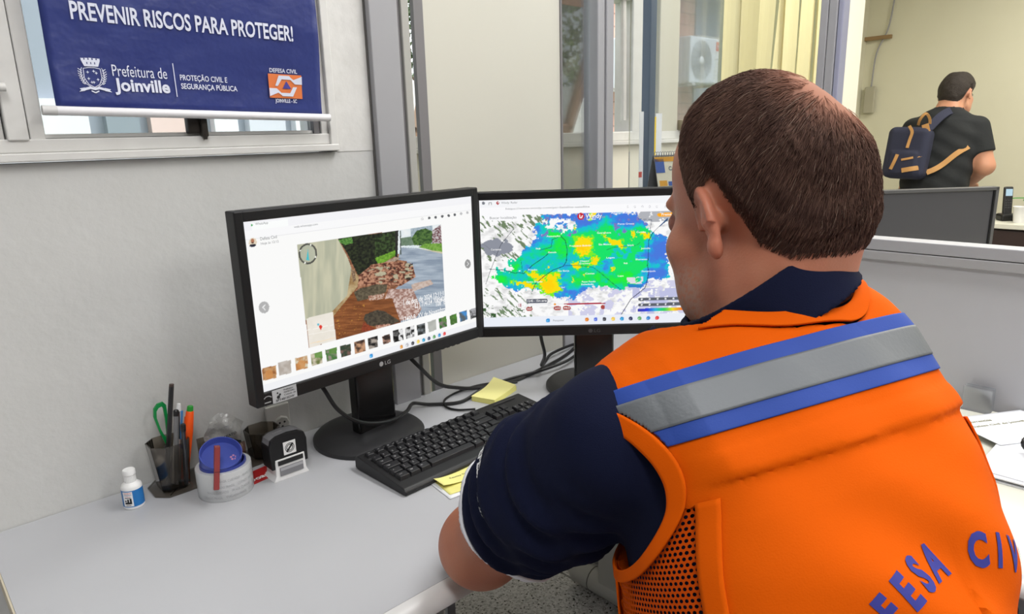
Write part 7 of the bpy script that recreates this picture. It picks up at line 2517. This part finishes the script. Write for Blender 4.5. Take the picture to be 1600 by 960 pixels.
# desk calendar on a cabinet just behind the glass
fc = thing('filing_cabinet', 'low grey cabinet behind the glass partition, under the desk calendar', 'cabinet', (1.79, 1.02, 0))
b = MB(); b.box((0, 0, 0.542), (0.30, 0.44, 1.084), 0.004); b.build('carcass', M['low_panel'], fc)
b = MB(); b.box((-0.152, 0, 0.8), (0.006, 0.40, 0.5), 0.002); b.build('drawer', M['alu_rail'], fc)
cl = thing('desk_calendar', 'standing desk calendar with blue and orange print behind the right monitor', 'calendar', (1.728, 1.120, 1.085), math.radians(-25))
hC = 0.150; wC = 0.19; half = 0.050
b = MB()
for s_ in (-1, 1):
    V = [(-wC / 2, s_ * half, 0), (wC / 2, s_ * half, 0), (wC / 2, s_ * 0.003, hC), (-wC / 2, s_ * 0.003, hC)]
    V += [(x, y - s_ * 0.002, z) for x, y, z in V]
    b.add(V, [(0, 1, 2, 3), (7, 6, 5, 4), (0, 4, 5, 1), (1, 5, 6, 2), (2, 6, 7, 3), (3, 7, 4, 0)])
b.span((-wC / 2, -half, 0.0), (wC / 2, half, 0.002))
b.build('easel', mat('grey_card', (120, 120, 122), 0.7), cl)
sl_ = Vector((0, half - 0.003, hC)).normalized(); nn = Vector((0, -hC, half)).normalized()
def cq(x, t, l=0.0012): 
    p = Vector((x, -half, 0)) + sl_ * (t * hC * 1.05) + nn * l
    return tuple(p)
b = MB(); b.add([cq(-wC / 2, 0), cq(wC / 2, 0), cq(wC / 2, 0.97), cq(-wC / 2, 0.97)], [(0, 1, 2, 3)])
def crect(x0, t0, x1, t1, mi): b.add([cq(x0, t0, 0.002), cq(x1, t0, 0.002), cq(x1, t1, 0.002), cq(x0, t1, 0.002)], [(0, 1, 2, 3)], mi)
crect(-wC / 2, 0.88, wC / 2 - 0.02, 0.965, 1); crect(-wC / 2, 0.68, -wC / 2 + 0.028, 0.93, 2)
crect(-wC / 2 + 0.006, 0.44, -wC / 2 + 0.030, 0.54, 1); crect(-wC / 2 + 0.006, 0.05, -wC / 2 + 0.030, 0.42, 1)
for k in range(5): crect(-wC / 2 + 0.034 + 0.026 * k, 0.44, -wC / 2 + 0.058 + 0.026 * k, 0.52, 2)
put_text(b, 'CAIXA', cq(-wC / 2 + 0.040, 0.72, 0.0022), (1, 0, 0), tuple(sl_), 0.011, 0.03, mi=3, width=0.042)
for r in range(4):
    for c in range(5): put_text(b, str(1 + r * 5 + c), cq(-wC / 2 + 0.042 + 0.026 * c, 0.34 - 0.09 * r, 0.0022), (1, 0, 0), tuple(sl_), 0.006, 0, mi=3)
b.build('month_page', [mat('page_cream', (232, 226, 206), 0.7), mat('page_orange', (226, 164, 60), 0.7), mat('page_blue', (70, 100, 176), 0.7), mat('page_grey', (90, 100, 120), 0.7)], cl)
b = MB()
for k in range(24):
    x = -wC / 2 + 0.006 + k * 0.0077
    b.tube([(x + 0.0012 * math.cos(0), 0.008 * math.cos(t), hC + 0.002 + 0.008 * math.sin(t)) for t in np.linspace(0, 2 * math.pi, 9)], 0.0009, 5)
b.build('wire_binding', M['alu'], cl)

# paper slips stuck near the blue pillar
t = thing('paper_slip', 'white slip of paper beside the blue-grey pillar, with a red corner', 'paper', (1.782, 1.296, 1.09))
b = MB(); b.span((-0.022, -0.0012, 0), (-0.002, 0.0, 0.27)); b.build('sheet', M['paper'], t)
b = MB(); b.span((-0.024, -0.002, 0.075), (-0.008, -0.0013, 0.092)); b.build('red_mark', mat('red_mark', (190, 70, 60), 0.6), t)
t = thing('ruler', 'yellow and white ruler standing at the right of the blue-grey pillar', 'ruler', (1.836, 1.300, 1.09))
b = MB(); b.span((0.012, -0.001, 0.0), (0.045, 0.001, 0.265)); b.build('white_strip', M['paper'], t)
b = MB(); b.span((0.0, -0.003, 0.08), (0.012, -0.001, 0.255)); b.add([(0.0, -0.003, 0.055), (0.034, -0.003, 0.095), (0.030, -0.003, 0.105), (0.0, -0.003, 0.085)], [(0, 1, 2, 3)]); b.build('yellow_strip', mat('signal_yellow', (240, 206, 40), 0.5), t)
